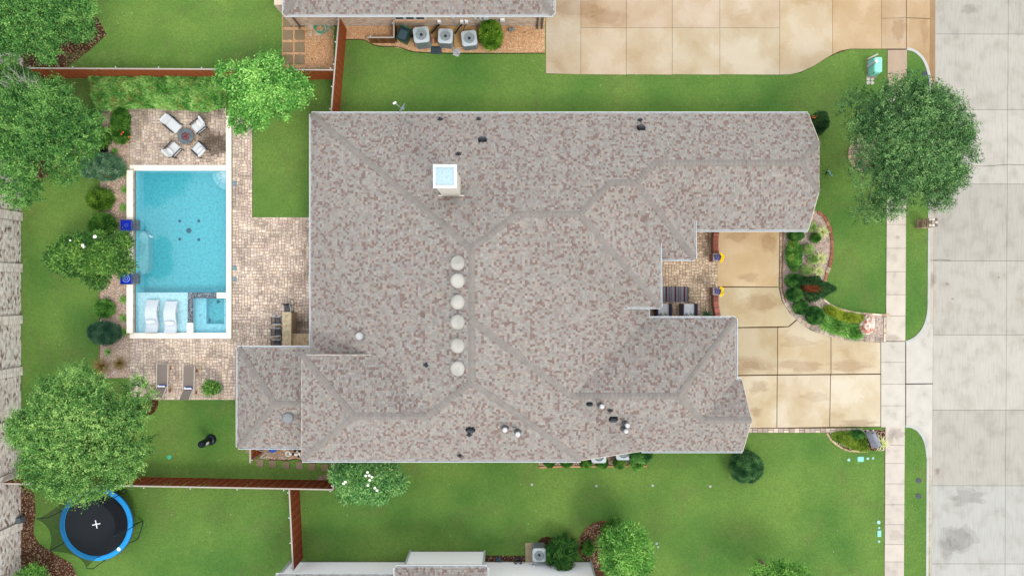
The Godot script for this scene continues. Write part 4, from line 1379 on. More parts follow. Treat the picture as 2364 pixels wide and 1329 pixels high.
func roof_fittings(o: Node3D) -> void:
	for y in [607, 648, 697, 743, 797, 850]:
		var s := Shape.new()
		var p := on_roof("W", 1058, y)
		s.col = C(150, 146, 140)
		s.lathe(p - Vector3.UP * 0.25, [Vector2(0.29, 0), Vector2(0.29, 0.42)], 24)
		var sk := part(o, "tubular_skylight", s, M.metal)
		s = Shape.new()
		s.col = C(190, 187, 178)
		s.lathe(p + Vector3.UP * 0.16, [Vector2(0.32, -0.02), Vector2(0.325, 0.02), Vector2(0.3, 0.07), Vector2(0.22, 0.12), Vector2(0.1, 0.145), Vector2(0, 0.15)], 28)
		s.col = C(180, 176, 168)
		s.lathe(p + Vector3.UP * 0.14, [Vector2(0.33, 0), Vector2(0.345, 0.02), Vector2(0.32, 0.03)], 28)
		part(sk, "dome", s, M.matte)
	for q in [["W", 832, 775, 0.2, C(186, 186, 184)], ["PS", 668, 962, 0.29, C(132, 136, 138)]]:
		var s := Shape.new()
		var p := on_roof(q[0], q[1], q[2])
		s.col = q[4]
		s.lathe(p - Vector3.UP * 0.3, [Vector2(q[3] * 0.85, 0), Vector2(q[3] * 0.85, 0.5), Vector2(q[3], 0.5), Vector2(q[3], 0.56), Vector2(q[3] * 0.8, 0.64), Vector2(q[3] * 0.4, 0.69), Vector2(0, 0.7)], 24)
		part(o, "round_vent", s, M.paint)
	for q in [["A", 1114, 324, 0.36], ["A", 1480, 296, 0.36], ["S", 1086, 990, 0.36], ["GS", 1416, 966, 0.36], ["GS", 1361, 931, 0.24]]:
		var s := Shape.new()
		var p := on_roof(q[0], q[1], q[2])
		var n := roof_normal(q[0])
		var side := Vector3.RIGHT
		var t := Basis(side, n, side.cross(n))
		s.col = C(40, 44, 48)
		s.box(p + n * 0.03, Vector3(q[3] * 1.15, 0.02, q[3] * 0.95), t)
		s.box(p + n * 0.1, Vector3(q[3], 0.12, q[3] * 0.8), t, 0.045)
		s.col = C(70, 76, 82)
		s.box(p + n * 0.165, Vector3(q[3] * 0.9, 0.012, q[3] * 0.22), t, 0.004)
		s.col = C(40, 44, 48)
		for k in [-1, 1]:
			s.box(p + n * 0.07 + t.x * q[3] * 0.56 * k, Vector3(0.06, 0.06, q[3] * 0.35), t, 0.015)
		part(o, "box_vent", s, M.paint)
	for q in [["A", 1016, 276], ["A", 1105, 276], ["A", 1058, 356], ["A", 1478, 278], ["W", 985, 842], ["S", 1062, 1050], ["S", 1083, 1002], ["GS", 1409, 946]]:
		var s := Shape.new()
		var p := on_roof(q[0], q[1], q[2])
		var n := roof_normal(q[0])
		s.col = C(58, 62, 68)
		s.lathe(p, [Vector2(0.13, 0.01), Vector2(0.075, 0.08), Vector2(0.045, 0.14), Vector2(0.045, 0.3), Vector2(0.03, 0.3), Vector2(0.03, 0.2), Vector2(0, 0.2)], 12)
		s.box(p + n * 0.025, Vector3(0.3, 0.012, 0.14), Basis(Vector3.RIGHT, n, Vector3.RIGHT.cross(n)))
		part(o, "vent_pipe", s, M.paint)
	for q in [["S", 1166, 985, 0.75], ["S", 1195, 994, 0.85], ["GS", 1386, 933, 0.7], ["GS", 1443, 975, 0.8], ["GS", 1440, 988, 0.8]]:
		var s := Shape.new()
		var p := on_roof(q[0], q[1], q[2])
		s.col = C(122, 126, 130)
		s.lathe(p, [Vector2(0.2, 0.0), Vector2(0.1, 0.16), Vector2(0.075, 0.2), Vector2(0.075, q[3])], 14)
		s.lathe(p, [Vector2(0.11, 0.3), Vector2(0.085, 0.34), Vector2(0.075, 0.34)], 14)
		var fl := part(o, "flue_pipe", s, M.metal)
		s = Shape.new()
		s.col = C(196, 198, 198)
		s.lathe(p + Vector3.UP * q[3], [Vector2(0.075, -0.06), Vector2(0.115, -0.05), Vector2(0.115, 0.02), Vector2(0.06, 0.07), Vector2(0, 0.08)], 16)
		part(fl, "flue_cap", s, M.paint)
	# chimney, rendered white, with a flat flared cap
	var s := Shape.new()
	var c := Vector3(-2.93, 0, -4.87)
	s.col = C(214, 208, 196)
	s.box(c + Vector3.UP * 8.0, Vector3(0.86, 3.4, 0.9), Basis.IDENTITY, 0.02)
	for k in [-1, 1]:
		s.box(c + Vector3(0.46 * k, 6.6, 0.43), Vector3(0.32, 0.16, 0.05))
	var ch := part(o, "chimney", s, M.white)
	s = Shape.new()
	s.col = C(206, 213, 217)
	var cap := [Vector2(0.6, 9.62), Vector2(0.735, 9.7), Vector2(0.735, 9.78), Vector2(0.56, 9.84), Vector2(0.54, 9.80)]
	for i in 4:
		for k in 4:
			var w0 := PI / 4 + PI / 2 * k
			var w1 := w0 + PI / 2
			var a: Vector2 = cap[i]
			var b: Vector2 = cap[i + 1]
			s.face(c + Vector3(cos(w0) * a.x, a.y, sin(w0) * a.x), c + Vector3(cos(w1) * a.x, a.y, sin(w1) * a.x), c + Vector3(cos(w1) * b.x, b.y, sin(w1) * b.x), c + Vector3(cos(w0) * b.x, b.y, sin(w0) * b.x), Vector3(cos((w0 + w1) / 2), 0.8, sin((w0 + w1) / 2)))
	s.col = C(168, 192, 200)
	for k in 4:
		var w0 := PI / 4 + PI / 2 * k
		s.tri(c + Vector3(cos(w0) * 0.54, 9.80, sin(w0) * 0.54), c + Vector3(cos(w0 + PI / 2) * 0.54, 9.80, sin(w0 + PI / 2) * 0.54), c + Vector3.UP * 9.86)
	part(ch, "chimney_cap", s, M.white)

# ---- plants ----
var sprays := {}

func spray(key: String, leaf: float, wide: float, count: int, radius: float, up := 0.35, twig := 0.0) -> Shape:
	if sprays.has(key):
		return sprays[key]
	var s := Shape.new()
	var stem := Vector3(0.55, 1.0, 0.1).normalized()
	if twig > 0.0:
		s.col = Color(1.25, 1.2, 1.3) * twig
		s.tri(Vector3(-0.006, 0, 0), Vector3(0.006, 0, 0), stem * radius * 1.8)
		s.tri(Vector3(0, 0, -0.006), Vector3(0, 0, 0.006), stem * radius * 1.8)
	for i in count:
		var d := Vector3(rng.randf_range(-1, 1), rng.randf_range(-0.7, 1), rng.randf_range(-1, 1)).normalized()
		var p := d * radius * pow(rng.randf(), 0.5)
		if twig > 0.0:
			p = stem * radius * 2.0 * ((i + 0.6) / count) + d * radius * 0.16
		var along := (d + Vector3(rng.randf_range(-1, 1), rng.randf_range(-0.6, 0.6), rng.randf_range(-1, 1)) * 0.9).normalized()
		var nrm := (Vector3.UP * up + Vector3(rng.randf_range(-1, 1), rng.randf_range(-0.2, 1), rng.randf_range(-1, 1))).normalized()
		var side := along.cross(nrm).normalized()
		var l := leaf * rng.randf_range(0.7, 1.25)
		var w := wide * rng.randf_range(0.8, 1.2)
		var f := rng.randf_range(0.72, 1.22)
		s.col = Color(f, f, f * rng.randf_range(0.85, 1.05))
		var fold := along.cross(side).normalized() * w * 0.25
		var mid := p + along * l * 0.45
		s.tri(p, mid + side * w * 0.5 + fold, p + along * l)
		s.tri(p, p + along * l, mid - side * w * 0.5 + fold)
	sprays[key] = s
	return sprays[key]

func three(buf: PackedFloat32Array, p: Vector3, out: Vector3, c: Color, sc := 1.0) -> void:
	var b := Basis(Vector3.UP, rng.randf() * TAU)
	var tilt := Vector3.UP.cross(out)
	if tilt.length() > 0.05:
		b = Basis(tilt.normalized(), Vector3.UP.angle_to(out) * 0.6) * b
	row(buf, b.scaled(Vector3.ONE * sc * rng.randf_range(0.8, 1.25)), p, c)

# leaf sprays over the skins of many lobes
func crown(o: Node3D, called: String, lobes: Array, n: int, m: Shape, tones: Array, seed_n: int, below := -0.25, gap := 0.12) -> void:
	var patch := noise_of(0.9, 3, seed_n)
	var off := origin_of(o)
	var total := 0.0
	for l in lobes:
		total += l[1] * l[1]
	var buf := PackedFloat32Array()
	for l in lobes:
		var k := int(n * l[1] * l[1] / total)
		var shade: float = l[2]
		for i in k:
			var d := Vector3(rng.randfn(), rng.randfn(), rng.randfn()).normalized()
			if d.y < below:
				d.y = -d.y * 0.6
				d = d.normalized()
			var p: Vector3 = l[0] + d * l[1] * (rng.randf_range(0.72, 1.04) if rng.randf() < 0.8 else rng.randf_range(1.0, 1.22)) * Vector3(1, 0.8, 1)
			var q := patch.get_noise_3dv(p * 2.2)
			if q < -0.3 + gap:
				continue
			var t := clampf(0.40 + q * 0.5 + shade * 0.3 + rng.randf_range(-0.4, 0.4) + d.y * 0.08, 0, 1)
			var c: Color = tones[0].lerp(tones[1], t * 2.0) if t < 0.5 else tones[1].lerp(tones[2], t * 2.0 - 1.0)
			three(buf, p - off, d, c)
	leaves(o, called, m, M.leaf, buf)

func tree(called: String, label: String, group: String, px: float, py: float, rx: float, ry: float, hmid: float, hhalf: float, nl: int, frac: float, n: int, m: Shape, tones: Array, bark: Color, twigs := 3, extra: Array = []) -> Node3D:
	var c := at(px, py, hmid)
	var k := (EYE - hmid) / EYE / 40.0
	var o := thing(called, label, "tree" if hmid > 1.4 else "shrub", Vector3(c.x, 0, c.z), group)
	var lobes := []
	for i in nl:
		var rho := sqrt((i + 0.5) / nl) * 0.93
		var w := i * 2.39996 + rng.randf_range(-0.35, 0.35)
		var fr := frac * rng.randf_range(0.72, 1.22)
		var edge := maxf(0.0, 1.0 - fr)
		var p := c + Vector3(cos(w) * rx * k * rho * edge * 1.12, 0, sin(w) * ry * k * rho * edge * 1.12)
		p.y = hmid + hhalf * (sqrt(maxf(0.0, 1.0 - rho * rho * 0.85)) - 0.4) * rng.randf_range(0.8, 1.15)
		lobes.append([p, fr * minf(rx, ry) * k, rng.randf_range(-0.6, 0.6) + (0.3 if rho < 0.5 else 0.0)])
	for e in extra:
		lobes.append([at(e[0], e[1], e[3]), e[2] * k, rng.randf_range(-0.3, 0.3)])
	var s := Shape.new()
	s.col = bark
	var tr := clampf(rx * k * 0.055, 0.03, 0.22)
	var fork := Vector3(c.x, maxf(0.15, hmid - hhalf * 1.1), c.z)
	var foot := Vector3(c.x * 1.07, -0.05, c.z * 1.07) if hmid > 3.0 else Vector3(c.x, -0.05, c.z)
	s.tube([foot, foot.lerp(fork, 0.5) + Vector3(tr * 0.4, 0, 0), fork], [tr * 1.35, tr, tr * 0.85], 9)
	part(o, "trunk", s, M.bark)
	s = Shape.new()
	for l in lobes:
		s.col = vary(bark, 0.12)
		var mid: Vector3 = fork.lerp(l[0], 0.5) + Vector3(rng.randf_range(-0.2, 0.2), 0.12, rng.randf_range(-0.2, 0.2)) * l[1]
		s.tube([fork, mid, l[0]], [tr * 0.5, tr * 0.3, tr * 0.14], 5, false)
		for t in twigs:
			var d := Vector3(rng.randfn(), absf(rng.randfn()) * 0.8, rng.randfn()).normalized()
			s.col = vary(C(150, 148, 132), 0.15)
			var e: Vector3 = l[0] + d * l[1] * Vector3(1, 0.85, 1) * 1.05
			s.tube([l[0].lerp(e, 0.15), l[0].lerp(e, 0.6) + Vector3(rng.randf_range(-1, 1), 0.3, rng.randf_range(-1, 1)) * l[1] * 0.09, e], [0.016, 0.011, 0.004], 4, false)
	part(o, "limbs", s, M.bark)
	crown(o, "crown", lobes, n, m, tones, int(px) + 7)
	return o

func bush(called: String, label: String, px: float, py: float, rx: float, ry: float, high: float, n: int, m: Shape, tones: Array, group := "", lumps := 0.12, cat := "shrub") -> Node3D:
	var hm := high * 0.5
	var c := at(px, py, hm)
	var k := (EYE - hm) / EYE / 40.0
	var o := thing(called, label, cat, Vector3(c.x, 0, c.z), group)
	var rad := Vector3(rx * k, high * 0.52, ry * k)
	var nz := noise_of(0.9, 3, int(px + py))
	var s := Shape.new()
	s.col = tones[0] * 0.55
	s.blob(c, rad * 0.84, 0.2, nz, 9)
	s.tube([Vector3(c.x, -0.03, c.z), Vector3(c.x, hm * 0.6, c.z)], [0.05, 0.04], 6)
	part(o, "stem", s, M.bark)
	var buf := PackedFloat32Array()
	var shade := noise_of(1.3, 3, int(px * 3 + py))
	for i in n:
		var d := Vector3(rng.randfn(), rng.randfn(), rng.randfn()).normalized()
		if d.y < -0.45:
			d.y = -d.y
		var q := nz.get_noise_3dv(d * 2.0 + c)
		var p := c + d * rad * (0.93 + lumps * q * 2.0 + rng.randf_range(-0.07, 0.05))
		var t := clampf(0.45 + shade.get_noise_3dv(p * 1.6) * 0.8 + rng.randf_range(-0.25, 0.25), 0, 1)
		var col: Color = tones[0].lerp(tones[1], t * 2.0) if t < 0.5 else tones[1].lerp(tones[2], t * 2.0 - 1.0)
		three(buf, p - o.position, d, col)
	leaves(o, "foliage", m, M.leaf, buf)
	return o

# arching strap leaves from one point
func blade(s: Shape, root: Vector3, dir: Vector3, length: float, wide: float, rise: float, edge: Color, heart: Color) -> void:
	var side := Vector3(-dir.z, 0, dir.x)
	var prev := []
	for i in 5:
		var t := i / 4.0
		var p := root + dir * length * t * (0.75 + 0.25 * t) + Vector3.UP * (rise * (2.2 * t - 1.7 * t * t))
		var w := wide * (1.0 - t * t * 0.94) * 0.5
		var ring := [p - side * w, p - side * w * 0.4 - Vector3.UP * w * 0.3, p + side * w * 0.4 - Vector3.UP * w * 0.3, p + side * w]
		if prev.size():
			for k in 3:
				s.col = heart if k == 1 else edge
				s.face(prev[k], prev[k + 1], ring[k + 1], ring[k], Vector3.UP)
		prev = ring

func tuft(n: int, length: float, wide: float, rise: float, a: Color, b: Color) -> Shape:
	var s := Shape.new()
	for i in n:
		var w := TAU * i / n + rng.randf_range(-0.3, 0.3)
		var f := rng.randf_range(0.55, 1.1)
		var c := vary(a.lerp(b, rng.randf()), 0.15)
		blade(s, Vector3(rng.randf_range(-0.04, 0.04), 0.02, rng.randf_range(-0.04, 0.04)), Vector3(cos(w), 0, sin(w)), length * f, wide, rise * rng.randf_range(0.6, 1.3) * (1.4 - f * 0.5), c, c)
	return s

func grass_clump(label: String, px: float, py: float, r: float, rise: float, a: Color, b: Color, group := "", n := 90, called := "strap_leaf_plant") -> void:
	var p := at(px, py, 0.1)
	var s := tuft(n, r / 40.0 * 1.05, 0.026, rise, a, b)
	var o := put(self, called, s.mesh(), M.blade, Transform3D(Basis.IDENTITY, Vector3(p.x, 0, p.z)))
	tag(o, label, "plant", group)

func yucca(label: String, px: float, py: float, r: float, group := "") -> void:
	var p := at(px, py, 0.15)
	var o := thing("yucca", label, "plant", Vector3(p.x, 0, p.z), group)
	var s := Shape.new()
	s.col = C(120, 104, 70)
	s.lathe(Vector3(p.x, -0.02, p.z), [Vector2(0.06, 0), Vector2(0.05, 0.1), Vector2(0, 0.14)], 8)
	part(o, "stem", s, M.bark)
	var kinds := []
	for i in 3:
		var l := Shape.new()
		blade(l, Vector3.ZERO, Vector3.RIGHT, 1.0, 0.17, 0.5 + 0.22 * i, C(250, 244, 180), [C(120, 150, 80), C(150, 168, 92), C(96, 132, 78)][i])
		kinds.append(l.mesh())
	for i in 34:
		var w := i * 2.39996
		var f := r / 40.0 * (0.5 + 0.55 * sqrt(1.0 - i / 34.0)) * rng.randf_range(0.85, 1.1)
		put(o, "leaf", kinds[i % 3], M.blade, Transform3D(Basis(Vector3.UP, w).scaled(Vector3(f, f * (0.5 + i / 34.0 * 1.1), f)), Vector3(0, 0.05 + 0.12 * i / 34.0, 0)))

func cover(called: String, label: String, poly: PackedVector2Array, high: float, n: int, m: Shape, tones: Array, dead := 0.0, mat_key := "leaf") -> void:
	var lo := Vector2(INF, INF)
	var hi := -lo
	for p in poly:
		lo = lo.min(p)
		hi = hi.max(p)
	mask(poly, 0)
	var nz := noise_of(0.9, 3, int(lo.x * 50))
	var buf := PackedFloat32Array()
	for i in n:
		var p := Vector2(rng.randf_range(lo.x, hi.x), rng.randf_range(lo.y, hi.y))
		if not Geometry2D.is_point_in_polygon(p, poly):
			continue
		var q := nz.get_noise_2dv(p)
		var t := clampf(0.45 + q * 0.6 + rng.randf_range(-0.48, 0.48), 0, 1)
		var c: Color = tones[0].lerp(tones[1], t * 2.0) if t < 0.5 else tones[1].lerp(tones[2], t * 2.0 - 1.0)
		if nz.get_noise_2d(p.x * 1.4 + 40, p.y * 1.4) > 0.28 and rng.randf() < dead:
			c = C(186, 176, 110)
		three(buf, Vector3(p.x, high * (0.45 + 0.5 * q + rng.randf_range(0.0, 0.5)), p.y), Vector3.UP, c)
	tag(copies(self, called, m.mesh(), M[mat_key], buf), label, "ground cover")

func vegetation() -> void:
	var oak := spray("oak", 0.108, 0.052, 12, 0.23, 0.45, 0.9)
	var fine := spray("fine", 0.10, 0.042, 10, 0.24, 0.4, 1.3)
	var bright := spray("bright", 0.15, 0.08, 9, 0.2, 0.7, 0.8)
	var shrub := spray("shrub", 0.095, 0.055, 9, 0.12)
	var leafy := spray("leafy", 0.07, 0.042, 9, 0.09)
	var tiny := spray("tiny", 0.044, 0.03, 9, 0.07)
	var gloss := spray("gloss", 0.17, 0.06, 9, 0.2, 0.5)
	var strap := spray("strap", 0.2, 0.036, 10, 0.07, 0.5)
	var needle := spray("needle", 0.09, 0.024, 12, 0.1)
	var g1 := [C(34, 76, 40), C(86, 144, 72), C(154, 202, 112)]
	var g2 := [C(38, 82, 40), C(106, 160, 82), C(186, 222, 132)]
	var g3 := [C(36, 66, 42), C(84, 132, 74), C(154, 194, 122)]
	var lime := [C(52, 110, 44), C(104, 168, 76), C(172, 220, 122)]
	var dark := [C(32, 72, 38), C(72, 132, 64), C(136, 188, 98)]
	var mid := [C(42, 92, 38), C(94, 156, 64), C(160, 208, 104)]
	var gold := [C(104, 138, 38), C(184, 204, 64), C(240, 240, 106)]
	var blue := [C(54, 98, 74), C(112, 162, 124), C(182, 212, 172)]
	var bark := C(118, 104, 88)
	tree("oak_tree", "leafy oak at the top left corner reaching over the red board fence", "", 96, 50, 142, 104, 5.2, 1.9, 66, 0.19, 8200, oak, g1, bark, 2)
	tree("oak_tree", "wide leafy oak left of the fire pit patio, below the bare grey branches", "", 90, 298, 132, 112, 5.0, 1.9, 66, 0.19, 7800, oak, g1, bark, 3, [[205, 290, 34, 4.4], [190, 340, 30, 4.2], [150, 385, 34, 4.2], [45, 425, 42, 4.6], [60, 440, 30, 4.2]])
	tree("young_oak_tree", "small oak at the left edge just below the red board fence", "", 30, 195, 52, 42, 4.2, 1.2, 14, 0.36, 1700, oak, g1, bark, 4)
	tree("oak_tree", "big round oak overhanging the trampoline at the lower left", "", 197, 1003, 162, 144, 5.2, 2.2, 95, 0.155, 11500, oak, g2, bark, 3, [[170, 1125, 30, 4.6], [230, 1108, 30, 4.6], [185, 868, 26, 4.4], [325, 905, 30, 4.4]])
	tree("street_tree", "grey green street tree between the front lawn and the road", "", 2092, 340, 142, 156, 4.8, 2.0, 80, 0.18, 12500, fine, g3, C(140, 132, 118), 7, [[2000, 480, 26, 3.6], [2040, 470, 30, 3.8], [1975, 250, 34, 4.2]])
	tree("lime_green_tree", "bright lime green lobed tree beside the top end of the pool coping", "", 612, 218, 90, 72, 3.4, 1.2, 30, 0.25, 3600, bright, lime, bark, 2, [[535, 180, 26, 3.4], [625, 155, 24, 3.5], [690, 205, 24, 3.3], [560, 280, 22, 3.0]])
	var gt := tree("flowering_tree", "dark green tree with white blossoms under the south eaves", "", 850, 1098, 104, 66, 2.2, 0.9, 24, 0.3, 3400, gloss, [C(42, 90, 50), C(94, 156, 84), C(168, 210, 128)], bark, 1)
	for q in [[848, 1090], [852, 1097], [858, 1101], [844, 1098], [853, 1108], [849, 1120], [865, 1126], [870, 1132], [797, 1112], [793, 1116]]:
		var s := Shape.new()
		var p := at(q[0], q[1], 3.35)
		s.col = C(252, 250, 242, 0.95)
		for k in 6:
			var w := TAU * k / 6
			s.blob(p + Vector3(cos(w) * 0.035, 0, sin(w) * 0.035), Vector3(0.04, 0.025, 0.035), 0.1, noise_of(0.1, 2, 3), 4)
		part(gt, "blossom", s, M.plain)
	tree("bay_tree", "round green tree on the mulch bed by the white house at the bottom", "", 1443, 1268, 64, 66, 2.6, 1.2, 26, 0.3, 3600, gloss, mid, bark, 1)
	tree("lawn_tree", "bushy green tree top cut off by the bottom edge of the lawn", "", 1795, 1340, 78, 52, 2.6, 1.0, 22, 0.3, 2600, oak, mid, bark, 2)
	tree("corner_bush", "small leafy bush in the bottom left corner on bare earth", "", 78, 1340, 52, 34, 1.0, 0.5, 12, 0.36, 1300, oak, mid, bark, 1)
	# bare branches
	var s := Shape.new()
	var root := at(74, 226, 5.2)
	for i in 46:
		s.col = vary(C(206, 202, 192), 0.12)
		var w := rng.randf_range(-2.9, -0.2) if i < 36 else rng.randf() * TAU
		var l := rng.randf_range(0.5, 1.3)
		var d := Vector3(cos(w), rng.randf_range(0.5, 1.3), sin(w))
		var p := root + Vector3(rng.randf_range(-0.1, 0.1), 0, rng.randf_range(-0.1, 0.1))
		s.tube([p, p + d * l * 0.5 + Vector3(rng.randf_range(-0.1, 0.1), 0, rng.randf_range(-0.1, 0.1)), p + d * l + Vector3(rng.randf_range(-0.2, 0.2), 0, rng.randf_range(-0.2, 0.2))], [0.02, 0.013, 0.004], 4, false)
		for k in 3:
			var q := p + d * l * rng.randf_range(0.4, 0.9)
			s.tube([q, q + Vector3(rng.randf_range(-0.4, 0.4), rng.randf_range(0.1, 0.4), rng.randf_range(-0.4, 0.4))], [0.008, 0.003], 3, false)
	s.col = C(150, 140, 126)
	s.tube([Vector3(root.x, -0.05, root.z), root], [0.07, 0.045], 7)
	single("bare_branch_shrub", s, M.bark, "leafless grey branched shrub between the oaks at the left", "shrub")
	# magnolia and the shrubs of the west bed
	var mg := tree("magnolia", "glossy dark green magnolia between the two blue fountain bowls", "", 208, 590, 94, 54, 2.3, 0.8, 34, 0.27, 5200, gloss, [C(34, 70, 34), C(78, 130, 56), C(150, 190, 92)], bark, 1, [[135, 595, 26, 1.8], [280, 560, 22, 2.0], [282, 610, 22, 2.0], [225, 640, 22, 1.8]])
	for q in [[194, 570], [190, 566], [161, 555], [218, 546]]:
		s = Shape.new()
		s.col = C(252, 248, 236, 0.95)
		s.blob(at(q[0], q[1], 3.0), Vector3(0.1, 0.05, 0.09) * (1.0 if q[0] != 161 else 0.5), 0.3, noise_of(0.1, 2, 3), 5)
		part(mg, "blossom", s, M.plain)
	bush("round_shrub", "leafy round shrub above the magnolia, left of the upper blue bowl", 238, 520, 28, 26, 1.1, 900, shrub, mid)
	bush("round_shrub", "yellow green round shrub beside the pale boulder in the west bed", 231, 460, 28, 24, 0.9, 900, shrub, [C(60, 100, 30), C(116, 164, 60), C(172, 206, 96)])
	var jn := bush("juniper", "grey green spreading juniper left of the pool's upper corner", 243, 386, 42, 30, 0.9, 1500, needle, blue)
	bush("juniper", "small spreading juniper under the oak, left of the larger juniper", 204, 386, 20, 24, 0.6, 500, needle, blue)
	bush("juniper", "round grey green juniper at the lower end of the west bed", 240, 768, 36, 26, 0.9, 1300, needle, [C(36, 74, 60), C(72, 118, 90), C(122, 160, 122)])
	var fb := bush("flower_bush", "green bush with orange flowers along the left side of the fire pit patio", 277, 290, 18, 42, 0.7, 1500, shrub, mid)
	bush("leafy_shrub", "loose green shrub under the oak edge beside the two black pots", 228, 318, 26, 22, 0.6, 600, shrub, mid)
	bush("leafy_shrub", "small light green shrub beside the lower pale boulder", 241, 712, 20, 20, 0.6, 450, shrub, lime)
	for q in [[283, 305], [279, 309], [272, 300], [296, 316]]:
		s = Shape.new()
		s.col = C(226, 110, 56)
		s.blob(at(q[0], q[1], 0.72), Vector3(0.05, 0.03, 0.05), 0.3, noise_of(0.1, 2, 3), 4)
		part(fb, "flower", s, M.plain)
	s = Shape.new()
	for i in 60:
		s.col = vary(C(150, 84, 50), 0.25)
		var p := at(222 + i * 0.45 + rng.randf_range(-6, 6), 396 + rng.randf_range(-16, 10) + i * 0.1, 0.7 + rng.randf_range(-0.2, 0.1))
		s.blob(p, Vector3(0.07, 0.03, 0.05), 0.3, noise_of(0.1, 2, 3), 3)
	tag(part(jn, "dead_twigs", s, M.bark), "rust brown dead twigs")
	var la := C(84, 146, 58)
	var lb := C(160, 210, 104)
	var k := 0
	for q in [[289, 398, 15, "beside the juniper at the pool's upper left corner"], [289, 437, 13, "level with the yellow green shrub on the pool side"], [286, 479, 13, "just above the upper blue fountain bowl"], [285, 691, 12, "below the lower blue fountain bowl"], [285, 734, 12, "near the lower pale boulder by the coping"], [289, 765, 11, "nearest the pool's lower left corner"]]:
		grass_clump("green strap leaf clump %s" % q[3], q[0], q[1], q[2], 0.28, la, lb, "strap leaf clumps along the west coping")
		k += 1
	grass_clump("tiny green clump right of the black pots", 264, 349, 9, 0.2, la, lb)
	grass_clump("wispy brown green grass beside the orange flowered bush", 250, 306, 20, 0.45, C(120, 120, 60), C(160, 130, 86), "", 80, "ornamental_grass")
	grass_clump("larger bronze ornamental grass at the foot of the west bed", 236, 845, 27, 0.5, C(120, 110, 56), C(176, 140, 90), "", 150, "ornamental_grass")
	grass_clump("smaller bronze ornamental grass next to the patio corner", 277, 838, 20, 0.45, C(122, 116, 56), C(170, 130, 80), "", 110, "ornamental_grass")
	grass_clump("thin green sprig above the bronze grasses", 250, 812, 14, 0.35, la, lb, "", 40, "ornamental_grass")
	cover("trailing_ground_cover", "bushy green ground cover along the north fence above the fire pit patio", flat([218, 172, 300, 170, 420, 172, 524, 174, 520, 246, 480, 256, 455, 254, 430, 249, 400, 254, 360, 246, 310, 249, 270, 256, 235, 250, 224, 228]), 0.42, 15000, strap, [C(70, 146, 62), C(150, 218, 114), C(222, 248, 168)], 0.45, "leaf")
	cover("fallen_leaf_litter", "brown leaf litter by the patio edge under the flower bush", rect(262, 262, 302, 330), 0.03, 260, tiny, [C(120, 76, 50), C(160, 110, 76), C(190, 140, 100)])
	cover("leafy_undergrowth", "low green weeds under the oaks left of the gravel bed", flat([160, 262, 236, 256, 232, 330, 180, 350, 150, 330]), 0.25, 420, oak, mid)
	# north side
	bush("clipped_shrub", "bright yellow green leafy shrub beside the three air conditioners", 1133, 80, 24, 32, 1.1, 1500, shrub, [C(72, 116, 34), C(128, 182, 60), C(196, 226, 100)])
	var av := bush("arborvitae", "dark evergreen with rusty tips at the house's top right corner", 1890, 284, 17, 24, 1.6, 900, needle, [C(30, 62, 38), C(60, 104, 60), C(110, 140, 76)])
	s = Shape.new()
	for i in 26:
		s.col = vary(C(196, 116, 60), 0.25)
		var p := at(1878 + i * 1.15, 270 - i * 0.28 + rng.randf_range(-3, 3), 1.0 + rng.randf_range(-0.2, 0.3))
		s.blob(p, Vector3(0.09, 0.03, 0.05), 0.3, noise_of(0.1, 2, 3), 3)
	tag(part(av, "dead_twigs", s, M.bark), "rust coloured twigs")
	# front bed
	for q in [[1837, 543, 17, 11, "tucked under the eave by the driveway's top"], [1833, 648, 18, 15, "upper of the pair left of the conifer"], [1835, 679, 18, 16, "lower of the pair left of the conifer"], [1849, 709, 16, 15, "where the paver border starts to curve"], [1881, 728, 20, 20, "largest of the row, at the end of the strap leaves"]]:
		bush("boxwood", "clipped round boxwood %s" % q[4], q[0], q[1], q[2], q[3], 0.8, 1500, tiny, dark, "clipped boxwoods along the driveway border", 0.05)
	var fh := bush("flowering_hedge", "oblong green hedge with yellow flecks beside the paver border", 1834, 588, 16, 34, 0.6, 1700, leafy, mid, "", 0.15, "hedge")
	var r := rng.randf()
	for i in 18:
		s = Shape.new()
		s.col = C(206, 196, 84)
		s.blob(at(1834 + rng.randf_range(-12, 12), 585 + rng.randf_range(-28, 16), 0.64), Vector3(0.022, 0.012, 0.022), 0.2, noise_of(0.1, 2, 3), 3)
		part(fh, "bloom", s, M.plain)
	for q in [[1873, 523, 10, "nearest the roof corner"], [1883, 549, 10, "deeper green, beside the upper yucca"], [1867, 575, 11, "standing alone in the middle of the gravel"], [1876, 599, 9, "touching the middle yucca"], [1862, 624, 11, "lowest, above the pair of boxwoods"]]:
		bush("pale_round_shrub", "pale variegated ball shrub %s" % q[3], q[0], q[1], q[2], q[2], 0.5, 420, tiny, [C(120, 168, 80), C(196, 222, 140), C(244, 250, 196)] if q[1] != 549 else mid, "pale ball shrubs in the front gravel", 0.04)
	yucca("variegated yucca highest in the front bed by the stone edging", 1897, 535, 20, "variegated yuccas in the front gravel")
	yucca("variegated yucca in the middle of the front bed", 1893, 596, 20, "variegated yuccas in the front gravel")
	yucca("variegated yucca lowest in the front bed, above the conifer", 1888, 626, 18, "variegated yuccas in the front gravel")
	yucca("large creamy yucca beside the grey slab at the pavement corner", 2032, 1022, 21)
	# conifer: a cone of sprays round a trunk
	var p0 := at(1868, 666)
	var o := thing("conifer", "pointed dark conifer with a rust red dead strip in the front bed", "tree", p0)
	s = Shape.new()
	s.col = bark
	s.tube([p0 - Vector3.UP * 0.05, p0 + Vector3.UP * 3.0], [0.08, 0.01], 7)
	part(o, "trunk", s, M.bark)
	var buf := PackedFloat32Array()
	var red := PackedFloat32Array()
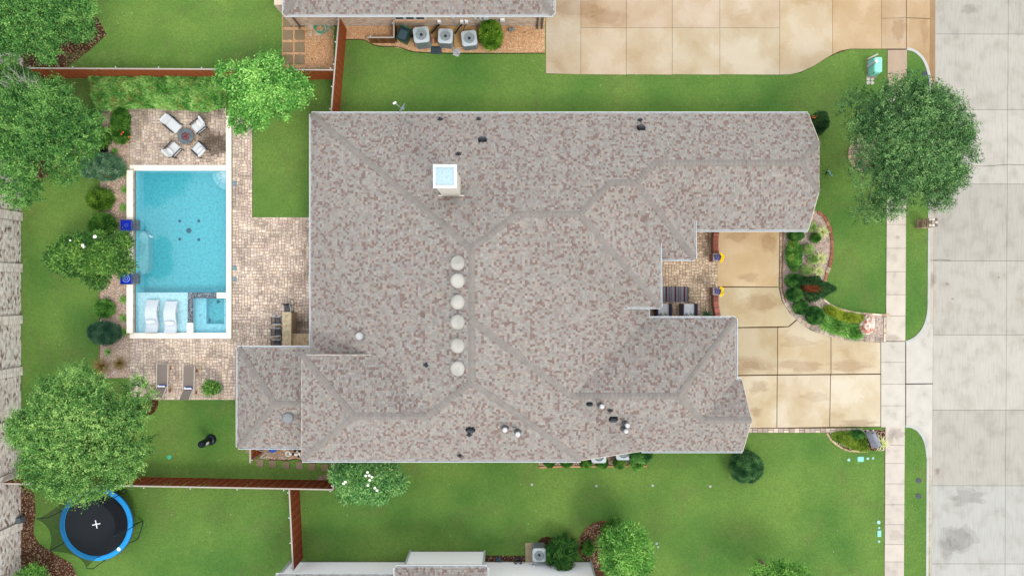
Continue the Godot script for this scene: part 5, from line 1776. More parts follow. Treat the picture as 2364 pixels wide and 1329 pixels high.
	for i in 2600:
		var t := pow(rng.randf(), 1.4)
		var w := rng.randf() * TAU
		var rad := (1.0 - t) * 0.62 * (1.0 + 0.2 * sin(w * 5.0 + t * 9.0)) * rng.randf_range(0.8, 1.05) + 0.03
		var d := Vector3(cos(w), 0.7, sin(w))
		var is_red: bool = absf(wrapf(w - PI, -PI, PI)) < 0.38 and t > 0.08 and t < 0.72
		var c: Color = [C(36, 70, 44), C(64, 112, 66), C(108, 150, 92)][rng.randi() % 3]
		if is_red and rng.randf() < 0.8:
			c = vary(C(176, 86, 56), 0.2)
		three(red if is_red else buf, Vector3(cos(w) * rad, 0.15 + t * 3.0, sin(w) * rad), d.normalized(), c)
	leaves(o, "foliage", needle, M.leaf, buf)
	tag(leaves(o, "dead_foliage", needle, M.leaf, red), "rust red dead strip of foliage")
	cover("golden_ground_cover", "golden yellow mounded ground cover curving above the strap leaf band", flat([1901, 706, 1918, 706, 1945, 720, 1988, 726, 1990, 748, 1960, 745, 1925, 735, 1902, 724]), 0.35, 2400, tiny, gold)
	cover("strap_leaf_band", "bright green strap leaf band along the curved paver border", flat([1896, 732, 1915, 732, 1945, 746, 1985, 754, 1990, 768, 1975, 777, 1940, 769, 1905, 756, 1892, 746]), 0.3, 1900, spray("liriope", 0.26, 0.022, 16, 0.05, 0.4), [C(74, 136, 58), C(140, 200, 94), C(206, 240, 150)])
	cover("golden_ground_cover", "golden green mound in the small bed beside the driveway's lower corner", flat([1916, 1003, 1925, 995, 1962, 994, 1990, 996, 1996, 1010, 2002, 1038, 1985, 1039, 1955, 1030, 1930, 1018]), 0.38, 3200, tiny, [C(82, 120, 34), C(136, 172, 58), C(190, 206, 90)])
	bush("dark_leaf_shrub", "darker green patch of shrub behind the golden mound", 1978, 1002, 16, 9, 0.55, 500, tiny, dark)
	bush("globe_shrub", "big dark green globe shrub on the lawn below the garage", 1722, 1077, 37, 36, 1.5, 3200, leafy, [C(30, 66, 40), C(60, 108, 62), C(120, 162, 100)], "", 0.06)
	# south side row
	for q in [[1268, 1065, "first from the left end of the timber edging"], [1308, 1065, "second from the left, under the roof corner"], [1353, 1068, "third from the left, beside the roof's slanted edge"], [1390, 1068, "fourth, between the two air conditioners"], [1430, 1068, "fifth, just below the visible fan"]]:
		bush("clipped_ball_shrub", "small clipped ball shrub %s" % q[2], q[0], q[1], 13, 12, 0.7, 700, tiny, mid, "ball shrubs along the south wall", 0.05)
	bush("hedge_shrub", "dark leafy hedge shrub at the right end of the south gravel", 1477, 1050, 28, 16, 1.1, 1100, leafy, dark, "", 0.1, "hedge")
	bush("hedge_shrub", "lighter ball shrub at the right end of the ball shrub row", 1470, 1070, 14, 12, 0.8, 600, leafy, mid)
	bush("leafy_shrub", "feathery green shrub right of the white house's air conditioner", 1296, 1275, 32, 36, 1.5, 1300, shrub, [C(36, 84, 40), C(74, 132, 62), C(124, 172, 92)], "", 0.3)
	bush("leafy_shrub", "tiny green shrub alone on the dark mulch", 1358, 1265, 11, 13, 0.5, 260, shrub, mid, "", 0.3)
	bush("leafy_shrub", "fresh green shrub growing against the round tree on the mulch", 1420, 1225, 26, 22, 1.4, 800, shrub, mid, "", 0.25)
	# agave by the front step
	var pa := at(1632, 727, 0.2)
	var ag := thing("sago_palm", "dark green spiky sago palm between the armchair and the brick wall", "plant", Vector3(pa.x, 0, pa.z))
	s = Shape.new()
	s.col = C(90, 70, 50)
	s.lathe(Vector3(pa.x, -0.01, pa.z), [Vector2(0.1, 0), Vector2(0.08, 0.15), Vector2(0, 0.2)], 9)
	part(ag, "stem", s, M.bark)
	var fr := Shape.new()
	blade(fr, Vector3.ZERO, Vector3.RIGHT, 0.42, 0.085, 0.2, C(44, 78, 56), C(62, 98, 70))
	var frond := fr.mesh()
	for i in 18:
		put(ag, "frond", frond, M.blade, Transform3D(Basis(Vector3.UP, i * 2.4).scaled(Vector3.ONE * rng.randf_range(0.7, 1.1)), Vector3(0, 0.15 + i * 0.006, 0)))

# ---- fences and walls ----
# a run of upright boards from a to b; posts and rails stand on the side of back
func fence(called: String, label: String, a: Vector3, b: Vector3, high: float, back: Vector3, tone: Color, posts := 2.4, group := "", cap_c := C(206, 196, 186)) -> Node3D:
	var o := thing(called, label, "gate" if called == "gate" else "fence", a, group)
	var d := (b - a).normalized()
	var ln := a.distance_to(b)
	var t := Basis(d, Vector3.UP, d.cross(Vector3.UP))
	var n := int(ln / 0.145)
	var w := ln / n
	var kinds := []
	for i in 8:
		var s := Shape.new()
		s.col = vary(tone, 0.42)
		if i % 3 == 0:
			s.col = s.col.lerp(C(176, 104, 60), 0.25)
		s.box(Vector3(0, (high - 0.07) / 2 + 0.02, 0), Vector3(w - 0.012, high - 0.09, 0.018), t, 0.003)
		kinds.append(s.mesh())
	for i in n:
		put(o, "picket", kinds[(i * 5 + i / 3) % 8], M.wood, Transform3D(Basis(d, rng.randf_range(-0.015, 0.015)), d * w * (i + 0.5) + back * rng.randf_range(-0.004, 0.004)))
	for y in [0.3, high * 0.5, high - 0.25]:
		var s := Shape.new()
		s.col = vary(tone, 0.1)
		s.box((a + b) / 2 + Vector3.UP * y + back * 0.034, Vector3(ln, 0.085, 0.038), t)
		part(o, "rail", s, M.wood)
	var s := Shape.new()
	s.col = cap_c
	s.box((a + b) / 2 + Vector3.UP * (high - 0.03) + back * 0.005, Vector3(ln + 0.03, 0.034, 0.075), t, 0.004)
	s.col = C(176, 140, 110)
	s.box((a + b) / 2 + Vector3.UP * (high - 0.1) + back * 0.05, Vector3(ln, 0.1, 0.022), t)
	part(o, "cap_board", s, M.wood)
	var m := int(ln / posts) + 1
	for i in m:
		s = Shape.new()
		s.col = C(196, 200, 200)
		var p := a + d * (0.15 + (ln - 0.3) * i / maxf(1, m - 1)) + back * 0.095
		s.lathe(p, [Vector2(0.03, 0), Vector2(0.03, high - 0.06), Vector2(0.042, high - 0.06), Vector2(0.04, high - 0.02), Vector2(0, high)], 9)
		part(o, "post", s, M.metal)
	return o

func masonry_wall() -> void:
	var x := at(47.5, 0).x
	var o := thing("masonry_wall", "tall pale brick boundary wall with pilasters along the left edge", "wall", Vector3(x - 0.15, 0, 0))
	var s := Shape.new()
	s.col = C(200, 190, 182)
	s.box(Vector3(x - 0.16, 1.15, 0), Vector3(0.28, 2.3, 36))
	part(o, "core", s, M.brick)
	s = Shape.new()
	s.col = C(196, 188, 178)
	s.box(Vector3(x - 0.15, 2.34, 0), Vector3(0.4, 0.08, 36.1), Basis.IDENTITY, 0.015)
	part(o, "coping", s, M.stone)
	var tones := [C(246, 238, 230), C(236, 226, 218), C(250, 244, 238), C(222, 206, 196), C(240, 228, 218), C(216, 206, 200), C(250, 246, 242), C(204, 186, 178)]
	s = Shape.new()
	var cols := []
	for i in 13:
		cols.append(at(0, 500 + (i - 5) * 118.6).z)
	var k := 0
	var y := 0.02
	while y < 2.26:
		var z := -18.0 + (0.11 if k % 2 else 0.0)
		while z < 18.0:
			var skip := false
			for c in cols:
				if absf(z + 0.1 - c) < 0.3:
					skip = true
			if not skip:
				s.col = vary(tones[rng.randi() % 8], 0.08)
				var out := rng.randf_range(0.004, 0.022)
				if rng.randf() < 0.1:
					s.col = vary(C(136, 118, 110), 0.2)
				var m := Vector3(x - 0.02 + out / 2, y + 0.033, z + 0.1)
				s.face(m + Vector3(0.02, -0.033, -0.1), m + Vector3(0.02, -0.033, 0.1), m + Vector3(0.02, 0.033, 0.1), m + Vector3(0.02, 0.033, -0.1), Vector3.RIGHT)
				s.face(m + Vector3(-0.02, 0.033, -0.1), m + Vector3(0.02, 0.033, -0.1), m + Vector3(0.02, 0.033, 0.1), m + Vector3(-0.02, 0.033, 0.1), Vector3.UP)
				s.face(m + Vector3(-0.02, -0.033, 0.1), m + Vector3(0.02, -0.033, 0.1), m + Vector3(0.02, 0.033, 0.1), m + Vector3(-0.02, 0.033, 0.1), Vector3.BACK)
			z += 0.21
		y += 0.076
		k += 1
	part(o, "brick_field", s, M.brick, "stuff")
	for c in cols:
		s = Shape.new()
		s.col = vary(C(206, 194, 184), 0.04)
		s.box(Vector3(x - 0.1, 1.17, c), Vector3(0.36, 2.34, 0.5))
		s.col = C(208, 200, 190)
		s.box(Vector3(x - 0.1, 2.4, c), Vector3(0.5, 0.1, 0.62), Basis.IDENTITY, 0.02)
		for i in 29:
			for j in 2:
				s.col = vary(tones[rng.randi() % 5], 0.07)
				s.box(Vector3(x + 0.082 + rng.randf_range(0, 0.008), 0.05 + i * 0.078, c - 0.12 + j * 0.245), Vector3(0.03, 0.066, 0.235))
		part(o, "pilaster", s, M.brick)

func brick_courses(s: Shape, a: Vector3, b: Vector3, high: float, out: Vector3, tones: Array, y0 := 0.0) -> void:
	var d := (b - a).normalized()
	var ln := a.distance_to(b)
	var k := 0
	var y := y0
	while y < high:
		var u := -0.1 if k % 2 else 0.0
		while u < ln:
			var w := minf(0.2, ln - u)
			var u0 := maxf(u, 0.0)
			w = minf(u + 0.2, ln) - u0
			if w > 0.02:
				s.col = vary(tones[rng.randi() % tones.size()], 0.09)
				var m := a + d * (u0 + w / 2) + Vector3.UP * (y + 0.033)
				var e := rng.randf_range(0.006, 0.012)
				var h := d * w / 2
				var v := Vector3.UP * 0.033
				s.face(m - h - v + out * e, m + h - v + out * e, m + h + v + out * e, m - h + v + out * e, out)
				s.face(m - h + v, m + h + v, m + h + v + out * e, m - h + v + out * e, Vector3.UP)
				s.face(m - h - v, m - h + v, m - h + v + out * e, m - h - v + out * e, -d)
			u += 0.21
		y += 0.076
		k += 1

func neighbours() -> void:
	# brick house at the top
	var o := thing("neighbour_house", "brick house with grey shingles cut off by the top edge", "house", Vector3(-5.2, 0, -15.2))
	var zw := at(0, 58).z
	var xw0 := at(672, 58).x
	var xw1 := at(1254, 58).x
	var s := Shape.new()
	s.col = C(214, 196, 176)
	s.box(Vector3((xw0 + xw1) / 2, 1.45, zw - 5.1), Vector3(xw1 - xw0, 2.9, 10.2))
	part(o, "wall", s, M.brick)
	s = Shape.new()
	brick_courses(s, Vector3(xw0, 0.12, zw), Vector3(xw1, 0.12, zw), 2.7, Vector3.BACK, [C(226, 206, 184), C(214, 188, 164), C(232, 216, 198), C(204, 178, 156), C(220, 198, 178)], 0.02)
	part(o, "brick_field", s, M.brick, "stuff")
	s = Shape.new()
	s.col = C(206, 200, 190)
	s.box(Vector3((xw0 + xw1) / 2, 0.06, zw - 0.02), Vector3(xw1 - xw0 + 0.02, 0.13, 0.1))
	part(o, "plinth", s, M.stone)
	var e0 := at(656, 33, 3.0)
	var e1 := at(1277, 33, 3.0)
	var rz := e0.z - 5.6
	var ry := 3.0 + 5.6 * 0.75
	var poly := [e0, e1, Vector3(e1.x - 5.6, ry, rz), Vector3(e0.x + 5.6, ry, rz)]
	var side0 := [e0, Vector3(e0.x + 5.6, ry, rz), Vector3(e0.x, 3.0, rz - 5.6)]
	var side1 := [e1, Vector3(e1.x, 3.0, rz - 5.6), Vector3(e1.x - 5.6, ry, rz)]
	var dk := Shape.new()
	dk.col = C(120, 112, 104)
	deck(dk, poly)
	deck(dk, side0)
	deck(dk, side1)
	deck(dk, [Vector3(e0.x, 3, rz - 5.6), Vector3(e0.x + 5.6, ry, rz), Vector3(e1.x - 5.6, ry, rz), Vector3(e1.x, 3, rz - 5.6)])
	part(o, "roof_deck", dk, M.shingle)
	var f := Shape.new()
	near_count = 9999
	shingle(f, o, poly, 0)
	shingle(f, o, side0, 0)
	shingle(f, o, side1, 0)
	part(o, "shingle_field", f, M.shingle, "stuff")
	SLOPE_N = {"NS": [2, -0.75, 3.0 + 0.75 * e0.z], "NW": [0, 0.75, 3.0 - 0.75 * e0.x], "NE": [0, -0.75, 3.0 + 0.75 * e1.x]}
	f = Shape.new()
	for q in [[poly[0], poly[3]], [poly[1], poly[2]]]:
		var run: Vector3 = q[1] - q[0]
		var n := 40
		var sd := run.normalized().cross(Vector3.UP).normalized() * 0.15
		for i in n:
			f.col = vary(C(172, 165, 157), 0.05)
			var p: Vector3 = q[0] + run * (float(i) / n)
			var r: Vector3 = q[0] + run * (float(i + 1.2) / n)
			for g in [1.0, -1.0]:
				f.face(p + Vector3.UP * 0.055, r + Vector3.UP * 0.03, r + sd * g - Vector3.UP * 0.02, p + sd * g + Vector3.UP * 0.0, Vector3.UP)
	part(o, "ridge_cap_run", f, M.shingle)
	gutter(o, e0, e1, Vector3.BACK)
	gutter(o, Vector3(e0.x, 3, rz - 5.6), e0, Vector3.LEFT)
	gutter(o, e1, Vector3(e1.x, 3, rz - 5.6), Vector3.RIGHT)
	s = Shape.new()
	s.col = C(240, 236, 230)
	s.box(Vector3((e0.x + e1.x) / 2, 2.9, (e0.z + zw) / 2), Vector3(e1.x - e0.x, 0.03, e0.z - zw))
	part(o, "soffit", s, M.white)
	for q in [0, 1, 2]:
		s = Shape.new()
		s.col = C(236, 234, 230)
		var p := Vector3(at(917 + q * 24.5, 40, 1.9).x, 1.6, zw + 0.03)
		s.box(p, Vector3(0.56, 1.3, 0.05), Basis.IDENTITY, 0.01)
		var w := part(o, "window", s, M.paint)
		s = Shape.new()
		s.col = C(72, 92, 100)
		s.box(p + Vector3(0, 0.02, 0.03), Vector3(0.44, 1.16, 0.02))
		part(w, "pane", s, M.gloss)
		s = Shape.new()
		s.col = C(206, 160, 126)
		s.box(p + Vector3(0, -0.7, 0.05), Vector3(0.62, 0.07, 0.12), Basis.IDENTITY, 0.008)
		part(w, "sill", s, M.brick)
	for q in [[686, true], [1241, false], [1252, false]]:
		s = Shape.new()
		s.col = C(88, 84, 82) if not q[1] else C(110, 90, 80)
		s.box(Vector3(at(q[0], 58, 0.5).x, 1.4, zw + 0.07), Vector3(0.09, 2.8, 0.08), Basis.IDENTITY, 0.015)
		s.box(Vector3(at(q[0], 58, 0.5).x, 0.1, zw + 0.14), Vector3(0.1, 0.09, 0.22), Basis.IDENTITY, 0.015)
		part(o, "downpipe", s, M.paint)
	for q in [[1014, 53, 0.7, 0.30, 0.2], [1066, 53, 0.7, 0.26, 0.2], [1077, 53, 0.7, 0.26, 0.2]]:
		s = Shape.new()
		s.col = C(246, 248, 250)
		s.box(at(q[0], q[1], q[2]) * Vector3(1, 1, 0) + Vector3(0, 0, zw + 0.07), Vector3(0.2, 0.3, 0.12), Basis.IDENTITY, 0.012)
		part(o, "disconnect_box", s, M.paint)
	for q in [[1046, 44, 1.35, 0.07], [1097, 45, 1.3, 0.07], [1109, 45, 1.3, 0.07], [1122, 44, 1.3, 0.14], [1160, 48, 1.0, 0.13]]:
		s = Shape.new()
		s.col = C(196, 208, 210) if q[0] != 1160 else C(240, 244, 246)
		var p := Vector3(at(q[0], 50, q[2]).x, q[2], zw + 0.08)
		s.box(p, Vector3(q[3] * 2, q[3] * 2.4, 0.13), Basis.IDENTITY, 0.015)
		if q[3] < 0.1 or q[0] == 1122:
			s.tube([p + Vector3(0, -q[3], -0.02), Vector3(p.x, 0.05, p.z - 0.02)], [0.018], 6)
		part(o, "meter_box", s, M.paint)
	# white house at the bottom
	o = thing("white_house", "white sided house with a shingled bay cut off by the bottom edge", "house", Vector3(-4.1, 0, 18.5))
	var wz := at(0, 1296).z
	var wx0 := at(671, 0).x
	var wx1 := at(1363, 0).x
	var boards := func(node: Node3D, x0: float, x1: float, z: float, top: float) -> void:
		var c := Shape.new()
		var yy := 0.14
		while yy < top:
			c.col = vary(C(250, 252, 255, 1.0), 0.01)
			c.face(Vector3(x0, yy, z - 0.022), Vector3(x1, yy, z - 0.022), Vector3(x1, yy + 0.15, z - 0.008), Vector3(x0, yy + 0.15, z - 0.008), Vector3.FORWARD)
			c.face(Vector3(x0, yy, z - 0.022), Vector3(x1, yy, z - 0.022), Vector3(x1, yy, z), Vector3(x0, yy, z), Vector3.DOWN)
			yy += 0.15
		part(node, "siding", c, M.plain)
	s = Shape.new()
	s.col = C(240, 244, 248)
	s.box(Vector3((wx0 + wx1) / 2, 1.5, wz + 5), Vector3(wx1 - wx0, 3.0, 10))
	part(o, "wall", s, M.white)
	boards.call(o, wx0, wx1, wz, 2.9)
	var bz := at(0, 1272).z
	var bx0 := at(947, 0).x
	var bx1 := at(1119, 0).x
	s = Shape.new()
	s.col = C(240, 244, 248)
	s.box(Vector3((bx0 + bx1) / 2, 1.5, (bz + wz) / 2 - 0.02), Vector3(bx1 - bx0, 3.0, wz - bz - 0.03))
	part(o, "bay_wall", s, M.white)
	boards.call(o, bx0, bx1, bz, 2.98)
	s = Shape.new()
	s.col = C(150, 140, 130)
	s.box(Vector3((wx0 + wx1) / 2, 0.06, wz - 0.0), Vector3(wx1 - wx0, 0.12, 0.03))
	s.box(Vector3((bx0 + bx1) / 2, 0.06, bz), Vector3(bx1 - bx0, 0.12, 0.03))
	part(o, "plinth", s, M.stone)
	s = Shape.new()
	s.col = C(196, 206, 214)
	for x in [bx0, bx1]:
		s.box(Vector3(x, 1.5, bz - 0.02), Vector3(0.11, 3.0, 0.06), Basis.IDENTITY, 0.01)
	for x in [wx0, wx1]:
		s.box(Vector3(x, 1.45, wz - 0.03), Vector3(0.1, 2.9, 0.09), Basis.IDENTITY, 0.01)
	part(o, "corner_board", s, M.white)
	var b0 := at(913, 1309, 3.1)
	var b1 := at(1124, 1309, 3.1)
	s = Shape.new()
	dk = Shape.new()
	dk.col = C(120, 112, 104)
	var bp := [b0, b1, Vector3(b1.x - 1.3, 4.1, b1.z + 1.6), Vector3(b0.x + 1.3, 4.1, b0.z + 1.6)]
	var bl := [b0, bp[3], Vector3(b0.x + 1.3, 4.1, b0.z + 4), Vector3(b0.x, 3.1, b0.z + 4)]
	var br := [b1, Vector3(b1.x, 3.1, b1.z + 4), Vector3(b1.x - 1.3, 4.1, b1.z + 4), bp[2]]
	f = Shape.new()
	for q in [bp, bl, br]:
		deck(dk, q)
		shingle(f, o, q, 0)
	part(o, "roof_deck", dk, M.shingle)
	part(o, "shingle_field", f, M.shingle, "stuff")
	gutter(o, b0, b1, Vector3.FORWARD)
	gutter(o, b0 + Vector3(0, 0, 2), b0, Vector3.LEFT)
	gutter(o, b1, b1 + Vector3(0, 0, 2), Vector3.RIGHT)
	var g0 := Vector3(at(636, 0, 3.0).x, 3.0, at(0, 1328.5, 3.0).z)
	gutter(o, g0, Vector3(b0.x - 0.1, 3.0, g0.z), Vector3.FORWARD)
	var hy := func(x: float, z: float) -> Vector3:
		return Vector3(x, 3.0 + (z - 15.3) * 0.7, z)
	var xe := wx1 + 0.4
	var main_roof := [hy.call(g0.x, 15.32), hy.call(b0.x - 0.1, 15.32), hy.call(b0.x - 0.1, 16.9), hy.call(b1.x + 0.1, 16.9), hy.call(b1.x + 0.1, 15.76), hy.call(xe, 15.76), hy.call(xe, 20.3), hy.call(g0.x, 20.3)]
	var rear := [hy.call(g0.x, 20.3), hy.call(xe, 20.3), Vector3(xe, 3.0, 25.3), Vector3(g0.x, 3.0, 25.3)]
	dk = Shape.new()
	dk.col = C(150, 142, 134)
	deck(dk, main_roof)
	deck(dk, rear)
	deck(dk, [bp[3], bp[2], Vector3(b1.x - 1.3, 4.1, b1.z + 4), Vector3(b0.x + 1.3, 4.1, b0.z + 4)])
	part(o, "roof_slope", dk, M.shingle)
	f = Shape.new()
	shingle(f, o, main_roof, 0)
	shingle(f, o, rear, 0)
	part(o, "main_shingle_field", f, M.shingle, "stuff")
	s = Shape.new()
	s.col = C(240, 244, 248)
	for x in [wx0 + 0.05, wx1 - 0.05]:
		s.face(Vector3(x, 2.9, wz), Vector3(x, 6.4, 20.3), Vector3(x, 2.9, wz + 9.9), Vector3(x, 2.9, wz + 9.9), Vector3.RIGHT)
	part(o, "gable_siding", s, M.white)

var SLOPE_N := {}

func fences() -> void:
	var red := C(176, 92, 52)
	var h := 1.83
	var a := at(60, 157, h) * Vector3(1, 0, 1)
	var b := at(768, 161, h) * Vector3(1, 0, 1)
	fence("board_fence", "long red brown board fence along the back of the fire pit patio", a, b, h, Vector3.FORWARD, red, 2.35)
	var c := at(782, 38, h) * Vector3(1, 0, 1)
	var d := at(764, 257, h) * Vector3(1, 0, 1)
	fence("board_fence", "red brown board fence between the two houses, with its boards to the right", c, d, h, Vector3.LEFT, red, 1.2)
	a = at(0, 1116, h) * Vector3(1, 0, 1)
	b = at(768, 1130, h) * Vector3(1, 0, 1)
	fence("board_fence", "long dark red board fence between the back lawn and the trampoline", a, b, h, Vector3.BACK, C(142, 66, 40), 2.35)
	c = at(667, 1131, h) * Vector3(1, 0, 1)
	d = at(676, 1318, h) * Vector3(1, 0, 1)
	fence("board_fence", "dark red board fence running down to the white house", c, d, h, Vector3.LEFT, C(152, 72, 44), 1.3)
	c = at(769, 1128, h) * Vector3(1, 0, 1)
	fence("board_fence", "short red board return from the fence corner to the house, by the blossoming tree", c, Vector3(c.x, 0, 8.34), h, Vector3.LEFT, C(146, 70, 44), 1.3)
	c = at(576, 1068, h) * Vector3(1, 0, 1)
	fence("gate", "red board gate beside the pool pump gravel with pale rails", c, Vector3(c.x, 0, 8.6), h, Vector3.RIGHT, C(176, 88, 50), 1.3)
	c = at(909, 46, 0.95) * Vector3(1, 0, 1)
	d = at(909, 86, 0.95) * Vector3(1, 0, 1)
	fence("screen_fence", "low board screen standing out from the neighbour's wall by the green bin", c, d, 0.95, Vector3.LEFT, C(150, 104, 66), 1.4)
	c = at(848, 86, 0.95) * Vector3(1, 0, 1)
	fence("screen_fence", "low board screen parallel to the neighbour's wall, left of the green bin", c, Vector3(d.x - 0.06, 0, c.z), 0.95, Vector3.FORWARD, C(150, 104, 66), 1.6)

# ---- garden furniture and fittings ----
func armchair_mesh(o: Node3D, pillow: bool) -> void:   # built facing -z, seat 0.62 wide
	var s := Shape.new()
	s.col = C(54, 58, 64)
	for x in [-0.33, 0.33]:
		s.bar(Vector3(x, 0, -0.3), Vector3(x, 0.56, -0.3), 0.035, 0.035)
		s.bar(Vector3(x, 0, 0.3), Vector3(x, 0.6, 0.36), 0.035, 0.035)
		s.bar(Vector3(x, 0.57, -0.32), Vector3(x, 0.6, 0.36), 0.055, 0.03)
		s.bar(Vector3(x, 0.3, -0.3), Vector3(x, 0.3, 0.3), 0.03, 0.03)
	s.bar(Vector3(-0.33, 0.3, -0.3), Vector3(0.33, 0.3, -0.3), 0.03, 0.03)
	s.bar(Vector3(-0.33, 0.82, 0.47), Vector3(0.33, 0.82, 0.47), 0.035, 0.035)
	for x in [-0.31, 0.31]:
		s.bar(Vector3(x, 0.3, 0.28), Vector3(x, 0.84, 0.48), 0.03, 0.03)
	part(o, "frame", s, M.paint)
	s = Shape.new()
	s.col = C(226, 230, 232)
	s.box(Vector3(0, 0.38, -0.03), Vector3(0.6, 0.14, 0.62), Basis.IDENTITY, 0.045)
	part(o, "seat_cushion", s, M.cloth)
	s = Shape.new()
	s.col = C(230, 234, 236)
	s.box(Vector3(0, 0.66, 0.36), Vector3(0.6, 0.5, 0.13), Basis(Vector3.RIGHT, 0.38), 0.045)
	part(o, "back_cushion", s, M.cloth)
	if pillow:
		s = Shape.new()
		s.col = C(240, 240, 238)
		s.blob(Vector3(0.02, 0.6, 0.2), Vector3(0.24, 0.09, 0.17), 0.06, noise_of(0.02, 2, 4), 8, Basis(Vector3.RIGHT, 0.75))
		part(o, "pillow", s, M.cloth)

func furniture() -> void:
	# fire pit group
	var fp := at(427, 314, 0.42) * Vector3(1, 0, 1)
	var o := thing("fire_pit", "round stone fire pit with grey top and red glass centre", "fire pit", fp)
	var s := Shape.new()
	s.col = C(190, 170, 138)
	s.lathe(fp, [Vector2(0.4, 0), Vector2(0.41, 0.34), Vector2(0.3, 0.34)], 26)
	part(o, "base", s, M.stone)
	for k in 3:
		for i in 16:
			s = Shape.new()
			var w := TAU * (i + 0.5 * (k % 2)) / 16
			s.col = vary([C(206, 186, 152), C(176, 156, 126), C(216, 200, 170)][(i + k) % 3], 0.08)
			s.box(fp + Vector3(cos(w) * 0.405, 0.06 + k * 0.11, sin(w) * 0.405), Vector3(0.05, 0.1, 0.15), Basis(Vector3.UP, -w), 0.008)
			part(o, "stone_block", s, M.stone)
	s = Shape.new()
	s.col = C(112, 122, 128)
	s.lathe(fp, [Vector2(0.45, 0.35), Vector2(0.46, 0.37), Vector2(0.46, 0.41), Vector2(0.45, 0.42), Vector2(0.235, 0.42), Vector2(0.235, 0.36), Vector2(0, 0.36)], 36)
	part(o, "table_top", s, M.stone)
	s = Shape.new()
	for i in 150:
		var w := rng.randf() * TAU
		var r := 0.22 * sqrt(rng.randf())
		s.col = vary(C(128, 44, 50), 0.4)
		s.box(fp + Vector3(cos(w) * r, 0.37 + rng.randf() * 0.02, sin(w) * r), Vector3.ONE * rng.randf_range(0.02, 0.035), Basis.from_euler(Vector3(rng.randf() * 3, rng.randf() * 3, 0)))
	part(o, "fire_glass", s, M.gloss, "stuff")
	s = Shape.new()
	s.col = C(170, 160, 158)
	var ringp := []
	for i in 25:
		var w := TAU * i / 24
		ringp.append(fp + Vector3(cos(w) * 0.12, 0.395, sin(w) * 0.12))
	s.tube(ringp, [0.008], 5, false)
	part(o, "burner_ring", s, M.metal)
	var first := true
	var proto: Node3D
	var plain_chair: Node3D
	for q in [[396, 286, 2.3, "upper left of the fire pit, pushed back and reclined", false], [457, 291, -2.3, "upper right of the fire pit, with two pillows", true], [399, 344, 0.85, "lower left of the fire pit, with a pillow", true], [459, 344, -0.8, "lower right of the fire pit", true]]:
		var p := at(q[0], q[1], 0.45) * Vector3(1, 0, 1)
		var turn: float = atan2(-(fp.x - p.x), -(fp.z - p.z))
		var label := "white cushioned patio armchair %s" % q[3]
		var c := thing("patio_armchair", label, "armchair", Vector3.ZERO, "armchairs round the fire pit")
		if q[4]:
			armchair_mesh(c, true)
		else:
			armchair_mesh(c, false)
			s = Shape.new()
			s.col = C(226, 230, 232)
			s.box(Vector3(0, 0.37, -0.40), Vector3(0.6, 0.1, 0.16), Basis.IDENTITY, 0.03)
			part(c, "seat_extension", s, M.cloth)
		c.position = p
		c.rotation.y = turn
	# chaises
	proto = thing("sun_lounger", "taupe sling sun lounger nearer the oak, with a rolled white towel", "sun lounger", Vector3.ZERO, "sun loungers on the lower patio")
	s = Shape.new()
	s.col = C(216, 204, 192)
	for x in [-0.32, 0.32]:
		s.bar(Vector3(x, 0.32, -0.9), Vector3(x, 0.32, 0.9), 0.035, 0.05)
		s.bar(Vector3(x * 0.86, 0.34, 0.38), Vector3(x * 0.86, 0.82, 0.93), 0.025, 0.035)
		for z in [-0.72, 0.7]:
			s.bar(Vector3(x, 0, z), Vector3(x, 0.32, z), 0.035, 0.035)
	s.bar(Vector3(-0.32, 0.31, -0.89), Vector3(0.32, 0.31, -0.89), 0.03, 0.03)
	s.bar(Vector3(-0.32, 0.31, 0.89), Vector3(0.32, 0.31, 0.89), 0.03, 0.03)
	s.bar(Vector3(-0.2, 0.32, 0.8), Vector3(-0.2, 0.7, 0.8), 0.02, 0.02)
	part(proto, "frame", s, M.paint)
	s = Shape.new()
	s.col = C(140, 128, 120)
	s.box(Vector3(0, 0.345, -0.27), Vector3(0.59, 0.016, 1.24))
	part(proto, "seat_sling", s, M.cloth)
	s = Shape.new()
	s.col = C(136, 124, 116)
	s.box(Vector3(0, 0.585, 0.655), Vector3(0.53, 0.016, 0.74), Basis(Vector3.RIGHT, -0.715))
	part(proto, "back_sling", s, M.cloth)
	for z in [-0.66, 0.62]:
		s = Shape.new()
		s.col = C(176, 104, 64)
		for i in 2:
			s.tube([Vector3(0.345, 0.09, z), Vector3(0.385, 0.09, z)], [0.09], 14)
		part(proto, "wheel", s, M.paint)
	var cp := at(373, 877, 0.35) * Vector3(1, 0, 1)
	proto.position = cp
	proto.rotation.y = -0.02
	var c2 := at(434, 882, 0.35) * Vector3(1, 0, 1)
	twin(proto, c2, -0.02, "taupe sling sun lounger nearer the house, with a folded white towel")
	for q in [[cp, "rolled white towel on the sun lounger nearer the oak"], [c2, "folded white towel on the sun lounger nearer the house"]]:
		s = Shape.new()
		var p: Vector3 = q[0] + Vector3(0.03, 0.43, 0.33)
		s.col = C(250, 251, 254, 0.96)
		s.tube([p + Vector3(-0.22, 0, 0), p + Vector3(-0.2, 0, 0), p + Vector3(0.2, 0, 0), p + Vector3(0.22, 0, 0)], [0.05, 0.07, 0.07, 0.05], 12)
		s.col = C(70, 90, 160)
		s.tube([p + Vector3(-0.15, 0, -0.02), p + Vector3(0.22, 0, -0.02)], [0.066], 12)
		single("towel", s, M.cloth, q[1], "towel")
	# potted plant by the house
	var pp := at(508, 893) 
	o = thing("potted_plant", "leafy potted plant on the patio corner near the house", "potted plant", pp)
	s = Shape.new()
	s.col = C(150, 164, 160)
